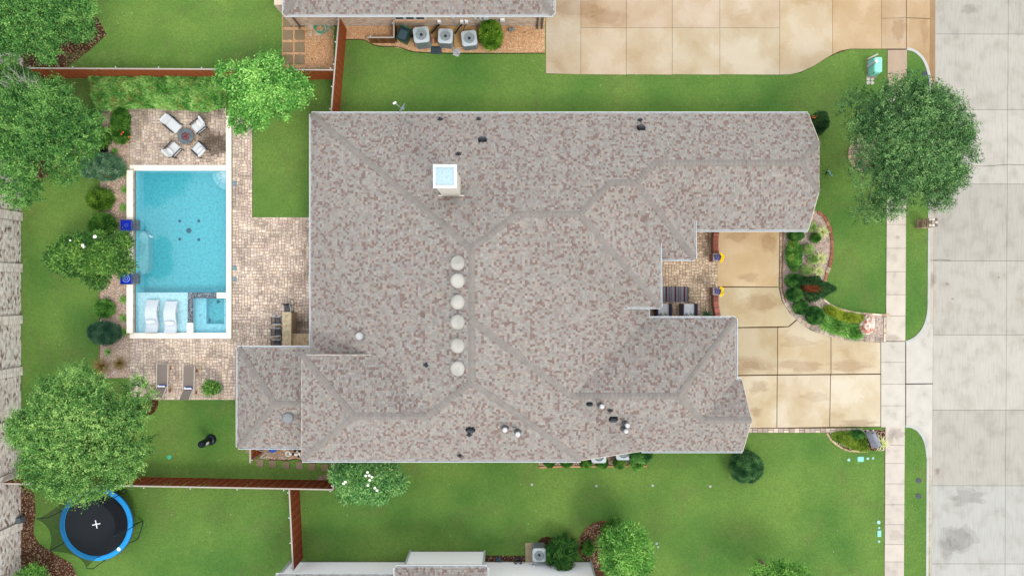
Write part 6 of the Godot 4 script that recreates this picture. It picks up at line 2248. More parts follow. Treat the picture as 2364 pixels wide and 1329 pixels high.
	s.lathe(pp, [Vector2(0.2, 0.03), Vector2(0.24, 0.2), Vector2(0.3, 0.42), Vector2(0.32, 0.44), Vector2(0.3, 0.46), Vector2(0.27, 0.4), Vector2(0, 0.4)], 20)
	part(o, "pot", s, M.stone)
	var buf := PackedFloat32Array()
	for i in 200:
		var w := rng.randf() * TAU
		var r := 0.34 * sqrt(rng.randf())
		three(buf, Vector3(cos(w) * r - 0.12, 0.55 + rng.randf() * 0.55 - r * 0.3, sin(w) * r - 0.1), Vector3.UP, [C(52, 104, 46), C(94, 152, 66), C(150, 190, 96)][rng.randi() % 3])
	leaves(o, "foliage", spray("oak", 0.108, 0.052, 12, 0.23, 0.45, 0.9), M.leaf, buf)
	# shelf loungers: moulded white waves standing in the water
	proto = thing("pool_lounger", "white wave shaped lounger in the shallow water, the left one", "pool lounger", Vector3.ZERO, "loungers on the sun shelf")
	s = Shape.new()
	s.col = C(206, 216, 222)
	var prev := []
	for i in 19:
		var t := i / 18.0
		var z := -0.92 + 1.84 * t
		var y := 0.16 + 0.26 * sin(t * 5.6 - 0.35) * (0.6 + 0.2 * t) + 0.36 * pow(t, 2.6)
		var ring := [Vector3(-0.34, y, z), Vector3(0.34, y, z), Vector3(0.34, y - 0.13, z), Vector3(-0.34, y - 0.13, z)]
		if prev.size():
			for k in 4:
				var j := (k + 1) % 4
				s.face(prev[k], prev[j], ring[j], ring[k], [Vector3.UP, Vector3.RIGHT, Vector3.DOWN, Vector3.LEFT][k])
		else:
			s.face(ring[0], ring[1], ring[2], ring[3], Vector3.FORWARD)
		prev = ring
	s.face(prev[0], prev[1], prev[2], prev[3], Vector3.BACK)
	s.box(Vector3(0, -0.08, -0.45), Vector3(0.6, 0.22, 0.3))
	s.box(Vector3(0, 0.02, 0.55), Vector3(0.6, 0.42, 0.3))
	part(proto, "shell", s, M.paint)
	s = Shape.new()
	s.col = C(218, 226, 231)
	s.blob(Vector3(0, 0.36, 0.32), Vector3(0.3, 0.05, 0.12), 0.05, noise_of(0.02, 2, 4), 7)
	part(proto, "head_pillow", s, M.paint)
	var lp := at(354, 729, -0.05)
	proto.position = Vector3(lp.x, -0.05, lp.z)
	lp = at(397, 732, -0.05)
	twin(proto, Vector3(lp.x, -0.05, lp.z), 0.0, "white wave shaped lounger in the shallow water, the one nearer the spa")
	# blue fountain bowls
	for q in [[290, 520, "upper blue fountain bowl on the west coping"], [290, 643, "lower blue fountain bowl on the west coping"]]:
		var p := at(q[0], q[1], 0.62) * Vector3(1, 0, 1)
		o = thing("fountain_bowl", q[2], "fountain", p, "blue fountain bowls")
		s = Shape.new()
		s.col = C(128, 140, 158)
		s.box(p + Vector3.UP * 0.28, Vector3(0.52, 0.56, 0.52), Basis.IDENTITY, 0.01)
		part(o, "pedestal", s, M.stone)
		s = Shape.new()
		s.col = C(96, 110, 146)
		for k in 4:
			var w := PI / 2 * k
			s.box(p + Vector3(cos(w) * 0.315, 0.60, sin(w) * 0.315), Vector3(0.045, 0.1, 0.63 if k % 2 else 0.72 - 0.045), Basis(Vector3.UP, -w), 0.006)
		s.box(p + Vector3(0, 0.56, 0), Vector3(0.6, 0.03, 0.6))
		part(o, "rim", s, M.stone)
		s = Shape.new()
		s.col = C(14, 40, 196)
		s.box(p + Vector3(0, 0.592, 0), Vector3(0.58, 0.02, 0.58))
		part(o, "water", s, M.paint)
		s = Shape.new()
		for r in ([0.1, 0.07] if q[1] == 520 else [0.2, 0.17, 0.08]):
			s.col = C(170, 196, 236) if q[1] != 520 else C(60, 96, 190)
			var pth := []
			for i in 17:
				var w := TAU * i / 16
				pth.append(p + Vector3(cos(w) * r, 0.604, sin(w) * r))
			s.tube(pth, [0.012 if r != 0.17 else 0.006], 5, false)
		part(o, "ripple", s, M.gloss)
		s = Shape.new()
		s.col = C(80, 92, 104)
		s.box(p + Vector3(0.36, 0.6, 0.0), Vector3(0.12, 0.05, 0.16), Basis.IDENTITY, 0.008)
		part(o, "spout", s, M.paint)
	for q in [[541, 424, "near the pool steps"], [541, 618, "upper of the pair by the pool's right side"], [541, 644, "lower of the pair by the pool's right side"]]:
		s = Shape.new()
		s.col = C(116, 132, 138)
		s.box(at(q[0], q[1]) + Vector3.UP * 0.045, Vector3(0.27, 0.02, 0.27), Basis.IDENTITY, 0.006)
		s.col = C(150, 164, 168)
		s.lathe(at(q[0] - 1, q[1]) + Vector3.UP * 0.055, [Vector2(0.05, 0), Vector2(0.045, 0.012), Vector2(0, 0.014)], 10)
		single("deck_hatch", s, M.paint, "square grey lid in the pavers %s" % q[2], "lid", "grey lids beside the pool")
	# outdoor kitchen counters and bar chairs
	var bc := at(661, 762) 
	o = thing("bar_counter", "L shaped outdoor bar counter of tan stone under the eaves corner", "bar counter", Vector3(bc.x, 0, bc.z))
	var t0 := at(651, 726, 1.08)
	var t1 := at(672, 806, 1.08)
	s = Shape.new()
	s.col = C(200, 184, 152)
	s.box(Vector3((t0.x + t1.x) / 2, 1.05, (t0.z + t1.z) / 2), Vector3(t1.x - t0.x, 0.07, t1.z - t0.z + 0.3), Basis.IDENTITY, 0.012)
	part(o, "bar_top", s, M.stone)
	s = Shape.new()
	s.col = C(178, 158, 132)
	s.box(Vector3((t0.x + t1.x) / 2 + 0.08, 0.5, (t0.z + t1.z) / 2 + 0.02), Vector3(t1.x - t0.x - 0.2, 1.0, t1.z - t0.z + 0.24))
	part(o, "bar_base", s, M.brick)
	s = Shape.new()
	var u0 := at(672, 770, 0.88)
	var u1 := at(726, 812, 0.88)
	s.col = C(188, 168, 134)
	s.box(Vector3((u0.x + u1.x) / 2, 0.86, (u0.z + u1.z) / 2), Vector3(u1.x - u0.x, 0.06, u1.z - u0.z), Basis.IDENTITY, 0.01)
	part(o, "work_top", s, M.stone)
	s = Shape.new()
	s.col = C(170, 150, 126)
	s.box(Vector3((u0.x + u1.x) / 2 + 0.05, 0.41, (u0.z + u1.z) / 2 + 0.05), Vector3(u1.x - u0.x - 0.12, 0.82, u1.z - u0.z - 0.12))
	part(o, "work_base", s, M.brick)
	s = Shape.new()
	s.col = C(250, 250, 248, 0.95)
	s.blob(at(717, 782, 1.0), Vector3(0.1, 0.14, 0.2), 0.05, noise_of(0.1, 2, 2), 8)
	single("white_canister", s, M.paint, "white rounded canister on the tan work top by the gutter", "canister")
	proto = thing("bar_chair", "dark bar chair at the end of the bar counter, turned aside", "bar chair", Vector3.ZERO, "dark bar chairs at the counter")
	s = Shape.new()
	s.col = C(200, 204, 208)
	for x in [-0.21, 0.21]:
		s.tube([Vector3(x, 0.92, -0.2), Vector3(x, 0.95, 0.05), Vector3(x, 1.12, 0.24)], [0.02], 6)
	s.col = C(34, 38, 46)
	for x in [-0.2, 0.2]:
		s.tube([Vector3(x * 1.25, 0, -0.26), Vector3(x, 0.72, -0.18)], [0.017], 6)
		s.tube([Vector3(x * 1.25, 0, 0.3), Vector3(x, 0.72, 0.18), Vector3(x, 1.14, 0.27)], [0.017], 6)
		s.tube([Vector3(x, 0.3, -0.22), Vector3(x, 0.3, 0.25)], [0.012], 6)
	s.tube([Vector3(-0.2, 0.28, -0.23), Vector3(0.2, 0.28, -0.23)], [0.012], 6)
	s.tube([Vector3(-0.21, 1.13, 0.26), Vector3(0.21, 1.13, 0.26)], [0.02], 6)
	part(proto, "frame", s, M.paint)
	for i in 8:
		s = Shape.new()
		s.col = C(52, 58, 72)
		s.box(Vector3(0, 0.74, -0.17 + i * 0.05), Vector3(0.4, 0.016, 0.038), Basis.IDENTITY, 0.004)
		part(proto, "seat_slat", s, M.paint)
	for i in 7:
		s = Shape.new()
		s.col = C(44, 50, 62)
		s.box(Vector3(-0.17 + i * 0.056, 0.95, 0.235), Vector3(0.03, 0.36, 0.012), Basis(Vector3.RIGHT, 0.2))
		part(proto, "back_slat", s, M.paint)
	var k := 0
	var chairs := [[664, 712, PI, ""], [641, 739, -PI / 2, "dark bar chair nearest the open end of the counter"], [641, 766, -PI / 2, "dark bar chair in the middle of the counter side"], [641, 792, -PI / 2, "dark bar chair against the lower eaves"]]
	for q in chairs:
		var p := at(q[0], q[1], 0.75) * Vector3(1, 0, 1)
		if k == 0:
			proto.position = p
			proto.rotation.y = q[2]
		else:
			twin(proto, p, q[2], q[3])
		k += 1
	# front court
	proto = thing("wicker_armchair", "dark wicker armchair with white cushion, half under the roof corner", "armchair", Vector3.ZERO, "wicker armchairs in the front court")
	s = Shape.new()
	s.col = C(62, 56, 76)
	for x in [-0.4, 0.4]:
		s.box(Vector3(x, 0.32, 0), Vector3(0.13, 0.64, 0.86), Basis.IDENTITY, 0.03)
	s.box(Vector3(0, 0.42, 0.4), Vector3(0.68, 0.84, 0.12), Basis.IDENTITY, 0.03)
	s.box(Vector3(0, 0.16, -0.03), Vector3(0.66, 0.28, 0.72))
	part(proto, "frame", s, M.cloth)
	s = Shape.new()
	s.col = C(236, 242, 244)
	s.box(Vector3(0, 0.39, -0.06), Vector3(0.64, 0.16, 0.7), Basis.IDENTITY, 0.045)
	part(proto, "cushion", s, M.cloth)
	s = Shape.new()
	var nz := noise_of(0.06, 2, 5)
	s.blob(Vector3(0, 0.58, 0.22), Vector3(0.27, 0.11, 0.2), 0.06, noise_of(0.02, 2, 4), 9, Basis(Vector3.RIGHT, 0.7))
	for i in range(0, s.c.size(), 3):
		var cc := C(226, 234, 232) if nz.get_noise_3dv(s.v[i] * 300.0) > -0.05 else C(70, 110, 106)
		for j in 3:
			s.c[i + j] = cc
	part(proto, "pillow", s, M.cloth)
	var w0 := at(1532, 718, 0.45)
	proto.position = Vector3(w0.x, 0, w0.z)
	w0 = at(1591, 718, 0.45)
	twin(proto, Vector3(w0.x, 0, w0.z), 0.0, "dark wicker armchair with white cushion, nearer the sago palm")
	o = thing("striped_rug", "grey and purple striped rug with black fringe on the front court", "rug", at(1557, 679))
	var r0 := at(1525, 661)
	var r1 := at(1588, 697)
	var tones := [C(126, 126, 132), C(92, 92, 98), C(140, 140, 144), C(60, 56, 64), C(150, 150, 152), C(110, 108, 116), C(132, 60, 96), C(40, 38, 44), C(138, 140, 144), C(100, 100, 108), C(84, 82, 90), C(150, 150, 154)]
	var n := 42
	s = Shape.new()
	for i in n:
		s.col = tones[[0, 0, 1, 2, 0, 8, 4, 1, 7, 6, 0, 2, 5, 1][i % 14]]
		s.box(Vector3(lerpf(r0.x, r1.x, (i + 0.5) / n), 0.056, (r0.z + r1.z) / 2), Vector3((r1.x - r0.x) / n, 0.012 + 0.003 * (i % 3), r1.z - r0.z))
	part(o, "weave", s, M.cloth)
	s = Shape.new()
	s.col = C(30, 28, 36)
	for x in [r0.x, r1.x]:
		for i in 26:
			var z := lerpf(r0.z, r1.z, (i + 0.5) / 26)
			s.bar(Vector3(x, 0.055, z), Vector3(x + (0.08 if x == r1.x else -0.08), 0.052, z + rng.randf_range(-0.03, 0.03)), 0.018, 0.008)
	part(o, "fringe", s, M.cloth, "stuff")
	# low brick walls with pillars
	for q in [["curved low brick wall from the court's upper pillar to the house", [1656, 529, 1654, 545, 1653, 565, 1655, 586], 0], ["curved low brick wall from the court's lower pillar to the garage", [1654, 682, 1654, 700, 1657, 718, 1661, 740], 1]]:
		var line := curve(q[1], 3)
		for i in line.size():
			line[i] *= (EYE - 0.62) / EYE
		var mid := line[line.size() / 2]
		o = thing("brick_wall", q[0], "wall", Vector3(mid.x, 0, mid.y))
		s = Shape.new()
		s.col = C(150, 118, 94)
		for i in line.size() - 1:
			var a := line[i]
			var b := line[i + 1]
			wall_box(s, Vector3(a.x, 0, a.y), Vector3(b.x, 0, b.y), 0.56, 0.0, 0.24)
		part(o, "body", s, M.brick)
		var total := 0.0
		for i in line.size() - 1:
			total += line[i].distance_to(line[i + 1])
		var cnt := int(total / 0.085)
		for i in cnt:
			var want := total * (i + 0.5) / cnt
			var j := 0
			while j < line.size() - 2 and want > line[j].distance_to(line[j + 1]):
				want -= line[j].distance_to(line[j + 1])
				j += 1
			var dir := (line[j + 1] - line[j]).normalized()
			var p := line[j] + dir * want
			s = Shape.new()
			s.col = vary([C(170, 100, 86), C(156, 90, 80), C(186, 116, 100), C(146, 96, 88)][rng.randi() % 4], 0.1)
			s.box(Vector3(p.x, 0.59, p.y), Vector3(0.30, 0.06, 0.072), Basis(Vector3(dir.y, 0, -dir.x), Vector3.UP, Vector3(dir.x, 0, dir.y)), 0.006)
			part(o, "brick", s, M.brick)
	for q in [[1656, 594, "upper"], [1656, 672, "lower"]]:
		var p := at(q[0], q[1], 0.8) * Vector3(1, 0, 1)
		o = thing("brick_pillar", "square brick pillar with a striped cap, the %s of the two at the court entrance" % q[2], "pillar", p)
		s = Shape.new()
		s.col = C(150, 112, 92)
		s.box(p + Vector3.UP * 0.37, Vector3(0.44, 0.74, 0.44))
		part(o, "body", s, M.brick)
		s = Shape.new()
		s.col = C(196, 190, 196)
		s.box(p + Vector3.UP * 0.765, Vector3(0.46, 0.05, 0.46), Basis.IDENTITY, 0.008)
		for d in 4:
			for i in 3:
				var w := PI / 2 * d + PI / 4 + (i - 1) * 0.42
				var l: float = 0.3 if i == 1 else 0.24
				s.col = C(92, 66, 86) if i != 1 else C(60, 52, 84)
				s.bar(p + Vector3(cos(w) * 0.1, 0.793, sin(w) * 0.1), p + Vector3(cos(w) * l, 0.793, sin(w) * l), 0.035, 0.008)
		part(o, "striped_cap", s, M.stone)
		o = thing("flower_pot", "purple pot with yellow flowers on the %s entrance pillar" % q[2], "flower pot", p + Vector3(0.02, 0.79, 0))
		s = Shape.new()
		s.col = C(96, 90, 150)
		var b := p + Vector3(0.03, 0.79, 0)
		s.lathe(b, [Vector2(0.1, 0), Vector2(0.15, 0.12), Vector2(0.155, 0.2), Vector2(0.13, 0.21), Vector2(0.1, 0.15), Vector2(0.05, 0.15), Vector2(0.05, 0.2), Vector2(0, 0.21)], 20)
		part(o, "pot", s, M.paint)
		s = Shape.new()
		s.col = C(70, 120, 56)
		for i in 14:
			var e := b + Vector3(0.18 + rng.randf_range(-0.05, 0.16), 0.2 + rng.randf_range(-0.1, 0.1), rng.randf_range(-0.24, 0.24))
			s.tube([b + Vector3(0.06, 0.14, 0), b + Vector3(0.12, 0.24, (e.z - b.z) * 0.5), e], [0.008, 0.006], 4, false)
		part(o, "stems", s, M.leaf)
		for i in 15:
			s = Shape.new()
			var w := (i - 7) / 7.0 * 1.5
			var e := b + Vector3(0.1 + cos(w) * rng.randf_range(0.06, 0.17), 0.22 + rng.randf_range(-0.04, 0.08), sin(w) * rng.randf_range(0.12, 0.27))
			s.col = vary(C(250, 204, 16), 0.08)
			for j in 7:
				var v := TAU * j / 7
				s.blob(e + Vector3(cos(v) * 0.04, 0, sin(v) * 0.04), Vector3(0.03, 0.012, 0.03), 0.1, nz, 3)
			s.col = C(214, 150, 20)
			s.blob(e + Vector3.UP * 0.012, Vector3(0.02, 0.012, 0.02), 0.1, nz, 3)
			part(o, "flower", s, M.plain)

func condenser(label: String, px: float, py: float, wide: float, high: float, turn: float, blades_n: int, group := "") -> void:
	var p := at(px, py, high) * Vector3(1, 0, 1)
	var o := thing("air_conditioner", label, "air conditioner", Vector3.ZERO, group)
	var h := wide / 2
	var s := Shape.new()
	s.col = C(150, 160, 164)
	var body := PackedVector2Array()
	for q in [[-1, -0.8], [-0.8, -1], [0.8, -1], [1, -0.8], [1, 0.8], [0.8, 1], [-0.8, 1], [-1, 0.8]]:
		body.append(Vector2(q[0], q[1]) * h)
	s.slab(body, high - 0.06, 0.04)
	part(o, "body", s, M.paint)
	s = Shape.new()
	s.col = C(118, 128, 134)
	for k in 4:
		var b := Basis(Vector3.UP, PI / 2 * k)
		for i in 9:
			s.box(b * Vector3((i - 4) * wide * 0.085, high / 2, h + 0.006), Vector3(0.018, high - 0.16, 0.02), b)
		for y in 5:
			s.box(b * Vector3(0, 0.12 + y * (high - 0.2) / 5, h + 0.004), Vector3(wide * 0.78, 0.012, 0.012), b)
	part(o, "louvre", s, M.paint)
	s = Shape.new()
	s.col = C(186, 196, 200)
	var r := wide * 0.36
	var n := 32
	for i in n:
		var w0 := TAU * i / n
		var w1 := TAU * (i + 1) / n
		var edge := func(w: float) -> Vector3:
			var d := Vector2(cos(w), sin(w))
			var k := 1.0 / maxf(maxf(absf(d.x), absf(d.y)), (absf(d.x) + absf(d.y)) / 1.8)
			return Vector3(d.x * k * h * 1.03, high - 0.05, d.y * k * h * 1.03)
		var a0: Vector3 = edge.call(w0)
		var a1: Vector3 = edge.call(w1)
		var i0 := Vector3(cos(w0) * r, high, sin(w0) * r)
		var i1 := Vector3(cos(w1) * r, high, sin(w1) * r)
		s.face(a0, a1, i1, i0, Vector3.UP)
		s.face(i0, i1, i1 - Vector3.UP * 0.14, i0 - Vector3.UP * 0.14, -i0 * Vector3(1, 0, 1))
		s.face(a0 - Vector3.UP * 0.06, a1 - Vector3.UP * 0.06, a1, a0, a0 * Vector3(1, 0, 1))
	part(o, "top_panel", s, M.paint)
	s = Shape.new()
	s.col = C(26, 30, 36)
	s.lathe(Vector3(0, high - 0.13, 0), [Vector2(r, 0), Vector2(0, 0.004)], 24)
	part(o, "fan_well", s, M.paint)
	s = Shape.new()
	for i in blades_n:
		s.col = C(206, 212, 216) if i != 0 else C(240, 242, 244)
		var w := TAU * i / blades_n + 0.6
		var prev := []
		for j in 5:
			var f := 0.25 + 0.68 * j / 4.0
			var half := (0.16 + 0.34 * f) * (3.4 / blades_n) * 0.62
			var q := []
			for e in [-1.0, 1.0]:
				q.append(Vector3(cos(w + e * half) * r * f, high - 0.075 + e * 0.022, sin(w + e * half) * r * f))
			if prev.size():
				s.face(prev[0], prev[1], q[1], q[0], Vector3.UP)
			prev = q
	s.col = C(70, 78, 86)
	s.lathe(Vector3(0, high - 0.1, 0), [Vector2(r * 0.3, 0), Vector2(r * 0.28, 0.05), Vector2(0, 0.06)], 16)
	part(o, "fan", s, M.metal)
	s = Shape.new()
	s.col = C(60, 66, 72)
	for i in [2, 5]:
		var ring := []
		for j in 33:
			var w := TAU * j / 32
			ring.append(Vector3(cos(w), 0, sin(w)) * r * (0.25 + 0.15 * i) + Vector3.UP * (high + 0.004 + 0.012 * (1.0 - i / 5.0)))
		s.tube(ring, [0.003], 4, false)
	for i in 6:
		var w := TAU * i / 6
		s.tube([Vector3(cos(w) * r * 0.2, high + 0.018, sin(w) * r * 0.2), Vector3(cos(w) * r, high + 0.003, sin(w) * r)], [0.003], 4, false)
	part(o, "fan_guard", s, M.metal)
	o.position = p
	o.rotation.y = turn

func flat_lid(called: String, label: String, px: float, py: float, r: float, c: Color, cat := "lid", group := "", high := 0.03) -> void:
	var s := Shape.new()
	s.col = c
	var k := r / 40.0
	s.lathe(at(px, py), [Vector2(k, 0), Vector2(k, high), Vector2(k * 0.86, high + 0.012), Vector2(k * 0.8, high + 0.006), Vector2(0, high + 0.01)], 18)
	s.col = Color(c.r * 0.6, c.g * 0.6, c.b * 0.6)
	s.box(at(px, py) + Vector3.UP * (high + 0.014), Vector3(k * 0.7, 0.008, k * 0.16))
	mask(circle(px, py, r), 0)
	single(called, s, M.paint, label, cat, group)

func paver_border(called: String, label: String, line: PackedVector2Array, wide: float, piece: float, side: float) -> void:
	var base := Shape.new()
	base.col = C(74, 58, 46)
	var total := 0.0
	for i in line.size() - 1:
		total += line[i].distance_to(line[i + 1])
	var n := int(total / piece)
	var node: MeshInstance3D = null
	var spots := []
	for i in n + 1:
		var want := total * i / n
		var j := 0
		while j < line.size() - 2 and want > line[j].distance_to(line[j + 1]):
			want -= line[j].distance_to(line[j + 1])
			j += 1
		var d := (line[j + 1] - line[j]).normalized()
		spots.append([line[j] + d * want, Vector2(d.y, -d.x) * side])
	for i in n:
		var a: Vector2 = spots[i][0]
		var b: Vector2 = spots[i + 1][0]
		base.slab(PackedVector2Array([a, b, b + spots[i + 1][1] * wide, a + spots[i][1] * wide]), 0.0105, 0.0105)
	node = struct(called, base, M.matte)
	for i in n:
		var a: Vector2 = spots[i][0]
		var b: Vector2 = spots[i + 1][0]
		var e: Vector2 = b + spots[i + 1][1] * wide
		var f: Vector2 = a + spots[i][1] * wide
		var cuts := [[0.0, 1.0]] if i % 3 != 1 else [[0.0, 0.42], [0.42, 1.0]]
		for c in cuts:
			var s := Shape.new()
			s.col = vary([C(206, 186, 166), C(190, 172, 156), C(216, 198, 178), C(182, 162, 146), C(176, 162, 150)][rng.randi() % 5], 0.06)
			var poly := PackedVector2Array([a.lerp(f, c[0]), b.lerp(e, c[0]), b.lerp(e, c[1]), a.lerp(f, c[1])])
			mask(poly, 0)
			s.slab(inset(poly, 0.011), 0.05 + rng.randf_range(0, 0.005), 0.0)
			part(node, "paver", s, M.paver)

func edging(called: String, label: String, line: PackedVector2Array, wide: float, piece: float, high: float, tones: Array, jitter: float, group := "") -> void:
	var mid := line[line.size() / 2]
	var o := thing(called, label, "edging", Vector3(mid.x, 0, mid.y), group)
	var total := 0.0
	for i in line.size() - 1:
		total += line[i].distance_to(line[i + 1])
	var u := 0.0
	while u < total - 0.05:
		var l := piece * rng.randf_range(1.0 - jitter, 1.0 + jitter)
		var want := minf(u + l / 2, total - 0.01)
		var j := 0
		while j < line.size() - 2 and want > line[j].distance_to(line[j + 1]):
			want -= line[j].distance_to(line[j + 1])
			j += 1
		var d := (line[j + 1] - line[j]).normalized()
		var p := line[j] + d * want
		var s := Shape.new()
		s.col = vary(tones[rng.randi() % tones.size()], 0.1)
		s.box(Vector3(p.x, high / 2, p.y), Vector3(l - 0.015, high, wide * rng.randf_range(1.0 - jitter * 0.5, 1.0 + jitter * 0.5)), Basis(Vector3(d.x, 0, d.y), Vector3.UP, Vector3(-d.y, 0, d.x)) * Basis(Vector3.UP, rng.randf_range(-0.12, 0.12) * jitter * 2.0), 0.012)
		part(o, "stone" if called == "stone_edging" else "segment", s, M.stone)
		u += l

func small_things() -> void:
	var s: Shape
	var o: Node3D
	# north side of the house: machines on a pad
	s = Shape.new()
	s.col = C(206, 166, 112)
	s.slab(rect(962, 62, 1101, 107), 0.09, 0.0)
	single("concrete_pad", s, M.matte, "tan concrete pad under the three air conditioners", "slab")
	condenser("leftmost of the three air conditioners, with three pale fan blades", 972, 79, 0.86, 1.15, 0.1, 3, "air conditioners on the tan pad")
	condenser("middle one of the three air conditioners on the tan pad", 1028, 82, 0.8, 0.98, -0.05, 5, "air conditioners on the tan pad")
	condenser("rightmost of the three air conditioners, beside the yellow green shrub", 1083, 87, 0.84, 0.85, 0.12, 5, "air conditioners on the tan pad")
	for q in [[1000, 72, 1014, 57, "left"], [1054, 72, 1066, 57, "right"], [1070, 70, 1076, 57, "thin rightmost"]]:
		s = Shape.new()
		s.col = C(30, 32, 36)
		s.tube([at(q[0] - 4, q[1] + 6, 0.35), at(q[0], q[1], 0.4), at(q[2] - 4, q[3] + 3, 0.5), at(q[2], q[3], 0.6)], [0.05 if q[4] != "thin rightmost" else 0.025], 8)
		single("refrigerant_line", s, M.paint, "%s black insulated pipe from an air conditioner to the brick wall" % q[4], "pipe", "insulated pipes to the brick wall")
	var bp := at(931, 78, 0.95) * Vector3(1, 0, 1)
	o = thing("wheelie_bin", "dark green wheeled rubbish bin beside the low board screen", "bin", Vector3.ZERO)
	s = Shape.new()
	s.col = C(22, 104, 76)
	var prev := []
	for q in [[0.05, 0.22, 0.26], [0.9, 0.3, 0.36], [0.98, 0.33, 0.4]]:
		var ring := [Vector3(-q[1], q[0], -q[2]), Vector3(q[1], q[0], -q[2]), Vector3(q[1], q[0], q[2]), Vector3(-q[1], q[0], q[2])]
		if prev.size():
			for k in 4:
				s.face(prev[k], prev[(k + 1) % 4], ring[(k + 1) % 4], ring[k], [Vector3.FORWARD, Vector3.RIGHT, Vector3.BACK, Vector3.LEFT][k])
		prev = ring
	part(o, "body", s, M.paint)
	s = Shape.new()
	s.col = C(40, 60, 62)
	s.box(Vector3(0, 1.0, 0.02), Vector3(0.62, 0.05, 0.74), Basis.IDENTITY, 0.02)
	s.col = C(66, 84, 90)
	s.box(Vector3(0, 1.03, 0.06), Vector3(0.42, 0.025, 0.48), Basis.IDENTITY, 0.01)
	part(o, "lid", s, M.paint)
	s = Shape.new()
	s.col = C(30, 116, 86)
	s.tube([Vector3(-0.28, 0.94, -0.46), Vector3(0.28, 0.94, -0.46)], [0.022], 8)
	part(o, "handle", s, M.paint)
	for x in [-0.3, 0.3]:
		s = Shape.new()
		s.col = C(24, 26, 28)
		s.tube([Vector3(x - 0.03, 0.12, -0.32), Vector3(x + 0.03, 0.12, -0.32)], [0.12], 14)
		part(o, "wheel", s, M.paint)
	o.position = bp
	o.rotation.y = -0.38
	var pile := thing("brick_stack", "small stack of red bricks between the left and middle air conditioners", "bricks", at(1001, 93, 0.09))
	for i in 9:
		s = Shape.new()
		s.col = vary([C(176, 106, 84), C(206, 160, 140), C(160, 92, 76)][i % 3], 0.1)
		s.box(at(1001, 93) + Vector3(-0.1 + 0.11 * (i % 3), 0.125 + 0.068 * (i / 3), rng.randf_range(-0.03, 0.03) + 0.05 * (i / 3)), Vector3(0.1, 0.065, 0.2 + 0.03 * (i % 2)), Basis(Vector3.UP, rng.randf_range(-0.15, 0.15)), 0.005)
		part(pile, "brick", s, M.brick)
	s = Shape.new()
	s.col = C(62, 76, 84)
	s.box(at(1007, 116) + Vector3.UP * 0.05, Vector3(0.62, 0.1, 0.44), Basis.IDENTITY, 0.03)
	s.col = C(24, 30, 36)
	for k in [-1, 1]:
		s.box(at(1007, 116) + Vector3(0, 0.103, 0.1 * k), Vector3(0.28, 0.012, 0.03), Basis.IDENTITY, 0.004)
	single("meter_hatch", s, M.paint, "dark rectangular utility box lid at the gravel edge", "lid")
	s = Shape.new()
	s.col = C(186, 184, 186)
	s.lathe(at(1054, 121), [Vector2(0.26, 0), Vector2(0.27, 0.05), Vector2(0.24, 0.07), Vector2(0.04, 0.075), Vector2(0.03, 0.05), Vector2(0, 0.05)], 5, true)
	mask(circle(1054, 121, 11), 0)
	single("five_sided_hatch", s, M.stone, "pale grey five sided concrete lid at the lawn edge", "lid")
	s = Shape.new()
	s.col = C(150, 170, 180)
	var v := at(1180, 70)
	s.tube([v + Vector3(-0.14, 0, 0.05), v + Vector3(-0.14, 0.3, 0.05), v + Vector3(0.16, 0.3, 0.0), v + Vector3(0.16, 0, 0)], [0.03], 8)
	s.tube([v + Vector3(0, 0.3, 0.02), v + Vector3(0.02, 0.3, 0.18)], [0.045], 8)
	s.blob(v + Vector3(0.1, 0.32, 0.02), Vector3(0.09, 0.07, 0.09), 0.2, noise_of(0.1, 2, 2), 6)
	s.blob(v + Vector3(-0.08, 0.32, 0.04), Vector3(0.07, 0.06, 0.06), 0.2, noise_of(0.1, 2, 2), 6)
	single("backflow_valve", s, M.metal, "grey backflow valve with looped pipe in the gravel by the brick wall", "valve")
	edging("bed_edging", "black scalloped edging between the gravel and the north lawn", curve([797, 92, 838, 92.5, 858, 102, 880, 108, 905, 108, 925, 110, 945, 118, 965, 121, 1040, 124, 1120, 124, 1258, 123], 8), 0.02, 0.12, 0.09, [C(46, 42, 40), C(60, 54, 50)], 0.2)
	var st := 0
	for i in 4:
		for j in 2:
			s = Shape.new()
			s.col = vary(C(172, 160, 140), 0.07)
			s.box(at(664 + j * 27.5, 52 + i * 28.5) + Vector3.UP * 0.03, Vector3(0.56, 0.05, 0.56), Basis.IDENTITY, 0.012)
			tag(single("stepping_stone", s, M.drive, "square stepping stone in the %s row from the brick house, %s column" % [["first", "second", "third", "fourth"][i], ["left", "right"][j]], "stepping stone", "square stepping stones at the top"), "")
	for q in [[716, 62, 0.4, 0.3], [716, 78, 0.26, 0.3], [736, 76, 0.5, 0.36], [756, 66, 0.4, 0.4]]:
		s = Shape.new()
		s.col = vary(C(206, 186, 164), 0.1)
		s.box(at(q[0], q[1]) + Vector3.UP * 0.03, Vector3(q[2], 0.045, q[3]), Basis.IDENTITY, 0.01)
		tag(single("flat_stone", s, M.stone, "pale flat stone %s" % {716: "at the left edge of the hose", 736: "under the middle of the hose", 756: "under the right loops of the hose"}[q[0]] + (", nearer the brick house" if q[1] < 70 else ""), "stone", "flat stones under the hose"), "")
	s = Shape.new()
	s.col = C(36, 166, 136)
	var pth := []
	for i in 84:
		var w := i * 0.36
		var r := 0.14 + 0.2 * absf(sin(i * 0.093)) + rng.randf_range(-0.015, 0.015)
		pth.append(at(741, 66) + Vector3(cos(w) * r * 1.1 + (0.02 * sin(i * 0.3)), 0.075 + 0.028 * (i % 9) / 3.0, sin(w) * r))
	for q in [[756, 62], [768, 66], [772, 78], [766, 88], [758, 84], [757, 72], [764, 64], [762, 56]]:
		pth.append(at(q[0], q[1]) + Vector3.UP * 0.08)
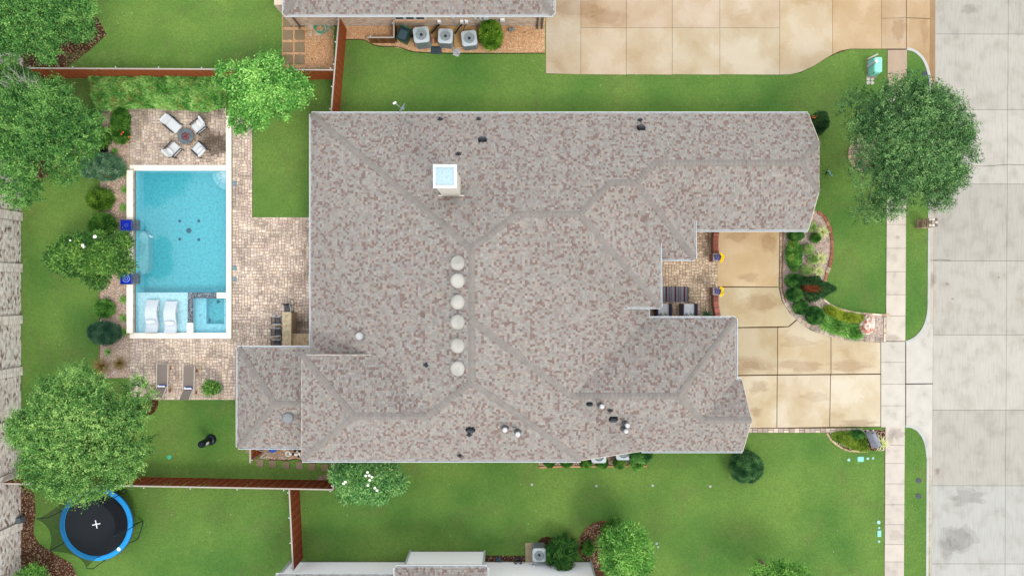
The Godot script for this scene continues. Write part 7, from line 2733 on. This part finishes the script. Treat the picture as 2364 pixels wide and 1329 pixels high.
	s.tube(pth, [0.014], 6)
	single("garden_hose", s, M.paint, "coiled green garden hose on pale flat stones by the brick house", "hose")
	# satellite dish on the eave
	var e := at(925, 258, 3.2)
	o = thing("satellite_dish", "grey satellite dish with white arm on the north eave", "satellite dish", e)
	s = Shape.new()
	s.col = C(150, 164, 178)
	var dp := at(931, 250, 3.8)
	var axis := Vector3(-0.75, 0.28, -0.45).normalized()
	var bx := axis.cross(Vector3.UP).normalized()
	var by := bx.cross(axis)
	for i in 20:
		var w0 := TAU * i / 20
		var w1 := TAU * (i + 1) / 20
		for k in 3:
			var f0 := k / 3.0
			var f1 := (k + 1) / 3.0
			var g := func(f: float, w: float) -> Vector3:
				return dp + (bx * cos(w) * 0.3 + by * sin(w) * 0.36) * f + axis * 0.09 * f * f
			s.face(g.call(f0, w0), g.call(f0, w1), g.call(f1, w1), g.call(f1, w0), axis)
	part(o, "reflector", s, M.paint)
	s = Shape.new()
	s.col = C(222, 228, 232)
	var lnb := dp + axis * 0.55 + Vector3.UP * -0.12
	s.tube([e, e + Vector3(0, 0.3, 0), dp - axis * 0.03], [0.025], 7)
	s.tube([dp - by * 0.34, lnb], [0.018], 7)
	part(o, "mast", s, M.metal)
	s = Shape.new()
	s.col = C(240, 242, 244)
	s.box(lnb, Vector3(0.2, 0.09, 0.1), Basis(Vector3.UP, 0.5), 0.02)
	part(o, "receiver", s, M.paint)
	# trampoline
	var tc := at(221, 1210, 0.85) * Vector3(1, 0, 1)
	o = thing("trampoline", "round black trampoline with blue rim and dark safety net", "trampoline", tc)
	s = Shape.new()
	s.col = C(34, 40, 46)
	var mat_r := 1.8
	s.lathe(tc, [Vector2(mat_r, 0.84), Vector2(0, 0.835)], 44)
	part(o, "mat", s, M.cloth)
	s = Shape.new()
	s.col = C(36, 150, 220)
	s.lathe(tc, [Vector2(2.05, 0.80), Vector2(2.06, 0.86), Vector2(1.9, 0.885), Vector2(1.8, 0.87), Vector2(1.79, 0.85)], 48)
	part(o, "rim_pad", s, M.paint)
	s = Shape.new()
	s.col = C(60, 90, 150)
	var ring := []
	for i in 49:
		ring.append(tc + Vector3(cos(TAU * i / 48) * 2.06, 0.79, sin(TAU * i / 48) * 2.06))
	s.tube(ring, [0.03], 6, false)
	part(o, "frame_ring", s, M.metal)
	for i in 4:
		s = Shape.new()
		s.col = C(50, 54, 60)
		var w := PI / 2 * i + 0.3
		var lp := []
		for q in [[-0.28, 0.78, 2.04], [-0.26, 0.06, 2.2], [-0.2, 0.03, 2.22], [0.2, 0.03, 2.22], [0.26, 0.06, 2.2], [0.28, 0.78, 2.04]]:
			lp.append(tc + Vector3(cos(w + q[0]) * q[2], q[1], sin(w + q[0]) * q[2]))
		s.tube(lp, [0.025], 7)
		part(o, "leg", s, M.metal)
	for k in 2:
		s = Shape.new()
		s.col = C(236, 238, 240)
		s.box(tc + Vector3(0, 0.846, 0.0), Vector3(0.46, 0.006, 0.055), Basis(Vector3.UP, 0.2 + PI / 2 * k))
		if k:
			for j in s.v.size():
				s.v[j].y += 0.003
		part(o, "white_cross", s, M.plain)
	var tips := []
	for q in [[3.5, 2.5, 2.35], [2.62, 2.5, 1.8], [1.36, 2.4, 1.85], [0.05, 2.45, 1.92], [-0.9, 2.45, 2.0], [-2.0, 2.45, 2.0]]:
		var w: float = q[0]
		var d := Vector3(cos(w), 0, sin(w))
		var tip: Vector3 = tc + d * q[2] + Vector3.UP * q[1]
		tips.append([w, tip])
		s = Shape.new()
		s.col = C(70, 78, 84)
		s.tube([tc + d * 2.1 + Vector3.UP * 0.1, tc + d * 2.13 + Vector3.UP * (q[1] - 0.5), tc + d * (q[2] + 0.12) + Vector3.UP * (q[1] - 0.12), tip], [0.022], 7)
		part(o, "pole", s, M.metal)
	for i in 6:
		var a = tips[i]
		var b = tips[(i + 1) % 6]
		var wa: float = a[0]
		var wb: float = b[0]
		if wb > wa:
			wb -= TAU
		s = Shape.new()
		s.col = C(26, 30, 36)
		var last := []
		for j in 9:
			var t := j / 8.0
			var w := lerpf(wa, wb, t)
			var sag := 4.0 * t * (1.0 - t)
			var top: Vector3 = (a[1] as Vector3).lerp(b[1], t) - Vector3.UP * 0.55 * sag
			var low := tc + Vector3(cos(w) * 1.8, 0.88, sin(w) * 1.8)
			var cur := [low, low.lerp(top, 0.5) - Vector3(cos(w), 0, sin(w)) * 0.12, top]
			if last.size():
				for k in 2:
					s.face(last[k], cur[k], cur[k + 1], last[k + 1], Vector3(cos(w), 0.2, sin(w)))
			last = cur
		part(o, "net", s, M.net)
	s = Shape.new()
	s.col = C(222, 240, 248)
	var lw := 0.82
	s.lathe(tc + Vector3(cos(lw) * 1.9, 0.893, sin(lw) * 1.9), [Vector2(0.11, 0), Vector2(0.1, 0.006), Vector2(0, 0.007)], 16)
	part(o, "rim_label", s, M.plain)
	# punching bag on the lawn
	var pb := at(487, 1014)
	o = thing("punching_bag", "black free standing punching bag with a white panel on the back lawn", "punching bag", pb)
	s = Shape.new()
	s.col = C(28, 36, 44)
	s.lathe(pb, [Vector2(0.3, 0), Vector2(0.31, 0.1), Vector2(0.27, 0.22), Vector2(0.16, 0.27), Vector2(0.12, 0.3)], 22)
	part(o, "base", s, M.paint)
	s = Shape.new()
	s.col = C(22, 28, 34)
	s.lathe(pb, [Vector2(0.12, 0.3), Vector2(0.19, 0.33), Vector2(0.2, 0.5), Vector2(0.2, 1.3), Vector2(0.17, 1.36), Vector2(0, 1.38)], 22)
	part(o, "bag", s, M.paint)
	s = Shape.new()
	s.col = C(206, 214, 220)
	for i in 5:
		var w := -0.6 + i * 0.16 + 0.35
		s.face(pb + Vector3(cos(w) * 0.203, 0.75, sin(w) * 0.203), pb + Vector3(cos(w + 0.16) * 0.203, 0.75, sin(w + 0.16) * 0.203), pb + Vector3(cos(w + 0.16) * 0.203, 1.15, sin(w + 0.16) * 0.203), pb + Vector3(cos(w) * 0.203, 1.15, sin(w) * 0.203), Vector3(cos(w), 0, sin(w)))
	part(o, "white_panel", s, M.plain)
	# lids in the lawns
	var mint := C(138, 204, 192)
	flat_lid("drain_hatch", "turquoise cap in the back lawn right of the big oak", 390, 1055, 5, C(70, 190, 150), "cap")
	for q in [[1987, 1059, 15, 12, "by the lower corner bed"], [2030, 1231, 9, 15, "near the bottom right pavement"]]:
		s = Shape.new()
		s.col = mint
		s.box(at(q[0], q[1]) + Vector3.UP * 0.03, Vector3(q[2] / 40.0, 0.06, q[3] / 40.0), Basis.IDENTITY, 0.02)
		mask(rect(q[0] - 8, q[1] - 8, q[0] + 8, q[1] + 8), 0)
		single("utility_hatch", s, M.paint, "rectangular mint green utility lid %s" % q[4], "lid", "mint utility lids")
	for q in [[1960, 1061, 3.4, "left of the mint lid by the corner bed"], [2004, 1058, 3.2, "first right of the mint lid by the corner bed"], [2016, 1057, 2.8, "second right of the mint lid by the corner bed"], [2029, 1205, 4.2, "topmost in the row beside the lower pavement"], [2030, 1218, 2.6, "just above the mint lid beside the lower pavement"], [2030, 1249, 2.8, "just below the mint lid beside the lower pavement"]]:
		flat_lid("round_hatch", "small round pale mint lid %s" % q[3], q[0], q[1], q[2], C(160, 208, 200), "lid", "round mint lids")
	for q in [[2135, 170, "under the street tree by the kerb"], [2122, 1109, "upper of the pair on the grass verge"], [2121, 1145, "lower of the pair on the grass verge"]]:
		flat_lid("valve_hatch", "dark round valve cover %s" % q[2], q[0], q[1], 6, C(72, 78, 88), "cover", "dark valve covers in the verge")
	for q in [[1228, 1118, "leftmost"], [1377, 1121, "second"], [1507, 1120, "third"], [1640, 1122, "rightmost"]]:
		flat_lid("sprinkler_head", "%s grey sprinkler cap in the row on the south lawn" % q[2], q[0], q[1], 3.2, C(176, 176, 166), "sprinkler", "sprinkler caps on the south lawn")
	flat_lid("sprinkler_head", "grey cap near the round tree at the bottom, upper one", 1516, 1254, 3, C(156, 176, 160), "sprinkler")
	flat_lid("sprinkler_head", "grey cap near the round tree at the bottom, lower one", 1519, 1262, 2.6, C(156, 176, 160), "sprinkler")
	# brick letter box by the kerb
	var mb := at(2156, 513, 1.3) * Vector3(1, 0, 1)
	o = thing("letter_box", "brick letter box pillar standing at the kerb", "letter box", mb)
	s = Shape.new()
	s.col = C(150, 134, 112)
	s.box(mb + Vector3.UP * 0.62, Vector3(0.5, 1.24, 0.46))
	part(o, "core", s, M.brick)
	s = Shape.new()
	var bt := [C(176, 156, 128), C(150, 126, 100), C(196, 178, 150), C(134, 112, 92)]
	brick_courses(s, mb + Vector3(-0.25, 0, -0.23), mb + Vector3(-0.25, 0, 0.23), 1.22, Vector3.LEFT, bt)
	brick_courses(s, mb + Vector3(-0.25, 0, 0.23), mb + Vector3(0.25, 0, 0.23), 1.22, Vector3.BACK, bt)
	brick_courses(s, mb + Vector3(-0.25, 0, -0.23), mb + Vector3(0.25, 0, -0.23), 1.22, Vector3.FORWARD, bt)
	part(o, "brick_field", s, M.brick, "stuff")
	for i in 3:
		for j in 3:
			s = Shape.new()
			s.col = vary([C(206, 196, 180), C(176, 160, 138), C(120, 108, 98), C(220, 212, 200)][(i * 3 + j * 2) % 4], 0.1)
			s.box(mb + Vector3(-0.17 + i * 0.17, 1.275 + 0.01 * ((i + j) % 2), -0.16 + j * 0.16), Vector3(0.15, 0.06, 0.14), Basis.IDENTITY, 0.01)
			part(o, "brick", s, M.brick)
	# transformer box and its posts
	var tb := at(2029, 149, 0.75) * Vector3(1, 0, 1)
	o = thing("transformer_box", "mint green utility cabinet by the pavement under the street tree", "utility cabinet", tb)
	s = Shape.new()
	s.col = C(120, 196, 176)
	s.box(tb + Vector3.UP * 0.34, Vector3(0.46, 0.64, 0.92), Basis.IDENTITY, 0.06)
	part(o, "cabinet", s, M.paint)
	s = Shape.new()
	s.col = C(150, 226, 204)
	s.box(tb + Vector3.UP * 0.72, Vector3(0.44, 0.1, 0.86), Basis.IDENTITY, 0.045)
	part(o, "lid", s, M.paint)
	s = Shape.new()
	s.col = C(150, 140, 124)
	s.box(tb + Vector3.UP * 0.02, Vector3(0.6, 0.05, 1.05))
	part(o, "pad", s, M.stone)
	s = Shape.new()
	var q0 := at(2004, 154)
	s.col = C(176, 190, 196)
	s.lathe(q0, [Vector2(0.075, 0), Vector2(0.075, 0.95)], 14)
	s.col = C(246, 248, 248)
	s.lathe(q0, [Vector2(0.085, 0.95), Vector2(0.085, 1.0), Vector2(0.05, 1.04), Vector2(0, 1.05)], 14)
	single("marker_post", s, M.paint, "white capped marker post leaning past the mint cabinet", "post")
	s = Shape.new()
	s.col = C(214, 206, 190)
	s.box(at(2015, 131) + Vector3.UP * 0.05, Vector3(0.66, 0.08, 0.09), Basis(Vector3.UP, 0.46), 0.01)
	single("timber_stake", s, M.wood, "pale timber stake lying behind the mint cabinet", "stake")
	for i in 4:
		s = Shape.new()
		s.col = vary(C(206, 200, 188), 0.08)
		s.box(at(2005 + (i % 2) * 9, 182 + (i / 2) * 9) + Vector3.UP * 0.02, Vector3(0.2, 0.04, 0.19), Basis(Vector3.UP, 0.2 * i), 0.01)
		tag(single("concrete_fragment", s, M.stone, "broken pale slab piece below the mint cabinet, the %s one" % ["upper left", "upper right", "lower left", "lower right"][i], "slab piece", "broken slab pieces below the cabinet"), "")
	# ring bed of the street tree
	s = Shape.new()
	s.col = C(206, 186, 172)
	s.slab(circle(1998, 356, 34), 0.012, 0.012)
	mask(circle(1998, 356, 40), 0)
	struct("tree_ring_gravel", s, M.gravel_bed)
	var buf := PackedFloat32Array()
	pebbles(buf, circle(1998, 356, 34), 330, 0.014, 0.045, [C(206, 190, 176), C(180, 160, 146), C(224, 212, 200), C(150, 130, 118)])
	copies(self, "tree_ring_pebbles", pebble_mesh(), M.stone, buf)
	var ringl := circle(1998, 356, 38, 30)
	ringl.append(ringl[0])
	edging("stone_edging", "ring of tan edging stones round the street tree", ringl, 0.13, 0.3, 0.1, [C(186, 166, 132), C(206, 186, 150), C(170, 150, 120)], 0.25)
	# garden art stake by the gable
	var ga := at(1899, 402)
	o = thing("garden_ornament", "dark metal garden stake with small blue glass discs by the gable", "garden ornament", ga)
	s = Shape.new()
	s.col = C(40, 42, 46)
	s.tube([ga, ga + Vector3(0, 0.7, 0)], [0.014], 6)
	for i in 9:
		var w := TAU * i / 9
		s.tube([ga + Vector3(0, 0.35 + 0.03 * i, 0), ga + Vector3(cos(w) * 0.16, 0.6, sin(w) * 0.2), ga + Vector3(cos(w) * 0.34, 0.55 + 0.04 * i, sin(w) * 0.4)], [0.013, 0.01, 0.008], 5)
	part(o, "stems", s, M.metal)
	for i in 3:
		s = Shape.new()
		s.col = C(120, 170, 180)
		s.lathe(ga + Vector3(0.1 + 0.08 * i, 0.62, -0.08 + 0.12 * i), [Vector2(0.05, 0), Vector2(0.05, 0.015), Vector2(0, 0.02)], 10)
		part(o, "disc", s, M.gloss)
	# stones
	var nz := noise_of(0.012, 3, 8)
	for q in [[262, 455, 0.22, 0.16, 0.2, C(236, 216, 184), "pale rounded boulder right of the yellow green shrub"], [258, 716, 0.17, 0.12, 0.17, C(226, 206, 170), "small pale boulder by the lower west shrub"]]:
		s = Shape.new()
		s.col = q[5]
		s.blob(at(q[0], q[1], 0.1), Vector3(q[2], q[3], q[4]), 0.7, nz, 9)
		single("boulder", s, M.stone, q[6], "boulder")
	s = Shape.new()
	s.blob(at(2003, 748, 0.32), Vector3(0.40, 0.5, 0.58), 0.55, nz, 16, Basis(Vector3.UP, -0.45) * Basis(Vector3.BACK, 0.35))
	for i in range(0, s.c.size(), 3):
		var p: Vector3 = s.v[i]
		var f := noise_of(0.9, 3, 3).get_noise_3dv(p * 3.0)
		var c := C(246, 226, 212) if f > 0.0 else C(214, 130, 104) if f < -0.25 else C(232, 190, 172)
		for j in 3:
			s.c[i + j] = vary(c, 0.03)
	single("boulder", s, M.stone, "large pink and rust boulder at the pavement end of the front bed", "boulder")
	s = Shape.new()
	s.col = C(150, 152, 162)
	s.box(at(2017, 1014, 0.3), Vector3(0.28, 0.6, 1.0), Basis(Vector3.UP, 0.45) * Basis(Vector3.BACK, -0.45), 0.08)
	single("stone_slab", s, M.stone, "grey blue stone slab set on edge beside the creamy yucca", "boulder")
	edging("stone_edging", "rust coloured flat edging stones along the right side of the front bed", curve([1887, 488, 1905, 504, 1916, 530, 1921, 560, 1919, 596, 1909, 632, 1901, 660], 6), 0.19, 0.42, 0.09, [C(170, 116, 90), C(186, 136, 110), C(150, 100, 78), C(206, 178, 152)], 0.35)
	edging("bed_edging", "pale stone kerb curving along the bottom of the front lawn", curve([1901, 690, 1915, 702, 1945, 715, 1985, 723, 2044, 727], 6), 0.12, 0.5, 0.1, [C(222, 196, 168), C(206, 178, 150), C(232, 210, 186)], 0.2)
	edging("bed_edging", "pale kerb stones along the pavement beside the pink boulder", curve([2042, 731, 2042, 778], 4), 0.1, 0.5, 0.1, [C(232, 214, 190), C(222, 200, 172)], 0.15)
	edging("bed_edging", "pale kerb stones round the lower corner bed", curve([1910, 998, 1914, 1008, 1925, 1020, 1940, 1031, 1955, 1038, 1980, 1041, 2000, 1041], 5), 0.11, 0.45, 0.09, [C(222, 200, 160), C(206, 180, 140)], 0.2)
	edging("bed_edging", "timber edging along the ball shrub row on the south side", curve([1245, 1077, 1340, 1076, 1462, 1075], 4), 0.1, 1.6, 0.1, [C(216, 168, 124), C(200, 150, 108)], 0.15)
	edging("bed_edging", "thin timber edging between the west gravel bed and the lawn", curve([229, 255, 229, 560, 229, 868], 4), 0.04, 1.2, 0.06, [C(160, 126, 96), C(142, 112, 84)], 0.1)
	edging("bed_edging", "rust timber edging between the paver border and the front bed", curve([1808, 533, 1806, 600, 1806, 660, 1812, 690], 5), 0.06, 0.7, 0.08, [C(172, 118, 74), C(150, 100, 64)], 0.15)
	var leafring := circle(1395, 1262, 59, 34)
	edging("bed_edging", "ragged rust edging round the dark mulch bed", leafring.slice(16, 28), 0.07, 0.16, 0.05, [C(150, 84, 60), C(120, 76, 58), C(176, 110, 80)], 0.4)
	paver_border("driveway_paver_border", "", curve([1801, 533, 1800, 600, 1800, 660, 1808, 697, 1824, 721, 1841, 740, 1875, 762, 1920, 778, 1962, 787, 2044, 790], 8), 0.26, 0.30, 1.0)
	paver_border("lower_paver_border", "", curve([1725, 988, 1860, 988, 1990, 988], 4), 0.26, 0.30, -1.0)
	# side yard: pump, stepping stones
	var k := 0
	for q in [[575, 1037], [584, 1066], [600, 1068], [629, 1070], [660, 1073], [691, 1074], [720, 1077], [750, 1079]]:
		if k == 1:
			k += 1
			continue
		s = Shape.new()
		s.col = vary(C(176, 168, 148), 0.06)
		s.box(at(q[0], q[1]) + Vector3.UP * 0.03, Vector3(0.42, 0.05, 0.42), Basis(Vector3.UP, rng.randf_range(-0.04, 0.04)), 0.01)
		mask(rect(q[0] - 8.5, q[1] - 8.5, q[0] + 8.5, q[1] + 8.5), 0)
		single("stepping_stone", s, M.drive, "square stepping stone %s" % ["half under the eave left of the gate", "", "at the foot of the board gate", "second right of the board gate", "third right of the board gate", "fourth right of the board gate, below the pump", "fifth right of the board gate", "partly hidden by the blossoming tree"][k], "stepping stone", "stepping stones below the pump gravel")
		k += 1
	for q in [[739, 1104, 0.26], [748, 1101, 0.24], [757, 1099, 0.22], [763, 1104, 0.2]]:
		s = Shape.new()
		s.col = vary(C(176, 150, 128), 0.1)
		s.box(at(q[0], q[1]) + Vector3.UP * 0.03, Vector3(q[2], 0.05, 0.3), Basis(Vector3.UP, rng.randf_range(-0.3, 0.3)), 0.01)
		tag(single("flat_stone", s, M.stone, "small flat stone in the fence corner, %s from the left" % {739: "first", 748: "second", 757: "third", 763: "last"}[q[0]], "stone", "flat stones in the fence corner"), "")
	var pe := at(668, 1046, 0.4)
	o = thing("pool_pump", "white and black pool plumbing in the gravel under the eave", "pump", Vector3(pe.x, 0, pe.z))
	s = Shape.new()
	s.col = C(244, 244, 240)
	s.tube([pe + Vector3(0, -0.38, 0), pe + Vector3(0, 0.1, 0), pe + Vector3(0.1, 0.15, 0), pe + Vector3(0.55, 0.15, 0.06)], [0.05], 9)
	s.tube([pe + Vector3(0.4, -0.3, -0.2), pe + Vector3(0.4, 0.2, -0.2), pe + Vector3(0.6, 0.2, -0.1), pe + Vector3(0.65, 0.2, 0.15)], [0.045], 9)
	part(o, "pipe", s, M.paint)
	s = Shape.new()
	s.col = C(236, 236, 232)
	ring = []
	for i in 17:
		ring.append(pe + Vector3(-0.04 + cos(TAU * i / 16) * 0.13, 0.16, sin(TAU * i / 16) * 0.13))
	s.tube(ring, [0.03], 6, false)
	part(o, "hand_wheel", s, M.paint)
	s = Shape.new()
	s.col = C(26, 36, 46)
	for q in [[0.25, 0.16, 0.0], [0.58, 0.2, 0.12], [0.62, 0.2, -0.16], [0.38, 0.22, -0.2]]:
		s.tube([pe + Vector3(q[0] - 0.06, q[1], q[2]), pe + Vector3(q[0] + 0.06, q[1], q[2] + 0.02)], [0.07], 10)
	part(o, "valve", s, M.paint)
	s = Shape.new()
	s.col = C(40, 100, 196)
	s.blob(at(629, 1035, 0.25), Vector3(0.2, 0.22, 0.22), 0.5, nz, 10)
	single("blue_bundle", s, M.paint, "crumpled blue bundle against the house by the pump gravel", "bundle")
	s = Shape.new()
	s.col = C(210, 212, 206)
	s.tube([at(578, 1033, 2.2), at(608, 1043, 1.4), at(640, 1052, 0.7), at(663, 1056, 0.05)], [0.022], 6)
	single("long_pole", s, M.metal, "long thin pole leaning from the gate across the pump gravel", "pole")
	s = Shape.new()
	s.col = C(190, 200, 196)
	s.tube([at(600, 1058, 0.3), at(608, 1050, 0.5), at(614, 1046, 0.4), at(622, 1047, 0.3), at(618, 1052, 0.3), at(606, 1058, 0.1)], [0.02], 6)
	single("hose_loop", s, M.paint, "short pale hose loop right of the board gate", "hose")
	edging("bed_edging", "dark curved edging along the bottom of the pump gravel", curve([620, 1060, 660, 1062, 685, 1060, 705, 1066, 725, 1068, 745, 1064], 6), 0.03, 0.3, 0.07, [C(90, 66, 52), C(110, 84, 66)], 0.2)
	for q in [[1383, 1052, 0.82, "left of the two air conditioners under the slanted south eave"], [1440, 1045, 0.84, "right of the two air conditioners under the slanted south eave"]]:
		condenser(q[3], q[0], q[1], 0.82, q[2], 0.0, 5, "air conditioners on the south side")
	# the white house's side
	s = Shape.new()
	s.col = C(196, 178, 146)
	s.slab(rect(1213, 1252, 1257, 1297), 0.08, 0.0)
	mask(rect(1213, 1252, 1257, 1297), 0)
	single("concrete_pad", s, M.matte, "tan concrete pad beside the white house", "slab")
	condenser("tall grey air conditioner on its own pad beside the white house", 1245, 1282, 0.74, 1.05, 0.0, 3)
	s = Shape.new()
	s.col = C(40, 52, 58)
	for i in 5:
		pth = []
		for j in 25:
			var w := TAU * j / 24
			pth.append(at(1196, 1293, 0.3) + Vector3(cos(w) * (0.22 + 0.012 * (i % 2)), 0.02 + i * 0.03, sin(w) * (0.2 + 0.012 * (i % 2)) - 0.04 * i * 0.0))
		s.tube(pth, [0.018], 6, false)
	s.box(at(1196, 1294, 0.16), Vector3(0.12, 0.32, 0.05))
	single("hose_reel", s, M.paint, "dark coiled hose on a holder at the white wall", "hose")
	s = Shape.new()
	s.col = C(60, 80, 92)
	s.box(at(1152, 1291, 0.12), Vector3(0.3, 0.24, 0.24), Basis.IDENTITY, 0.03)
	single("utility_box", s, M.paint, "small dark blue grey box at the foot of the white wall", "box")
	s = Shape.new()
	s.col = C(190, 200, 208)
	s.tube([at(1230, 1292, 0.6), at(1228, 1300, 0.62), at(1250, 1303, 0.7), at(1278, 1306, 0.8), at(1285, 1312, 0.9)], [0.022], 6)
	s.box(at(1232, 1304, 0.65), Vector3(0.2, 0.2, 0.1), Basis.IDENTITY, 0.01)
	single("conduit", s, M.paint, "pale conduit along the white wall behind the air conditioner", "conduit")
	# black pots in the west bed
	for q in [[221, 348, 0.16, "left black pot under the oak's edge"], [244, 347, 0.18, "right black pot beside the tiny green clump"]]:
		s = Shape.new()
		var p := at(q[0], q[1])
		s.col = C(30, 32, 36)
		s.lathe(p, [Vector2(q[2] * 0.7, 0), Vector2(q[2], 0.3), Vector2(q[2] * 1.06, 0.31), Vector2(q[2] * 0.94, 0.32), Vector2(q[2] * 0.85, 0.1), Vector2(0, 0.1)], 18)
		single("plant_pot", s, M.paint, q[3], "plant pot", "black plant pots")
	s = Shape.new()
	s.col = C(96, 104, 110)
	s.box(at(53, 1196) + Vector3.UP * 0.25, Vector3(0.28, 0.5, 0.34), Basis.IDENTITY, 0.03)
	single("junction_box", s, M.paint, "small grey blue box at the foot of the masonry wall by the trampoline", "box")

func _ready() -> void:
	rng.seed = 20240
	camera_and_light()
	materials()
	ground_and_lawn()
	street_and_paths()
	pool()
	patios()
	beds()
	wear()
	masonry_wall()
	house()
	neighbours()
	fences()
	furniture()
	small_things()
	vegetation()
	grass()
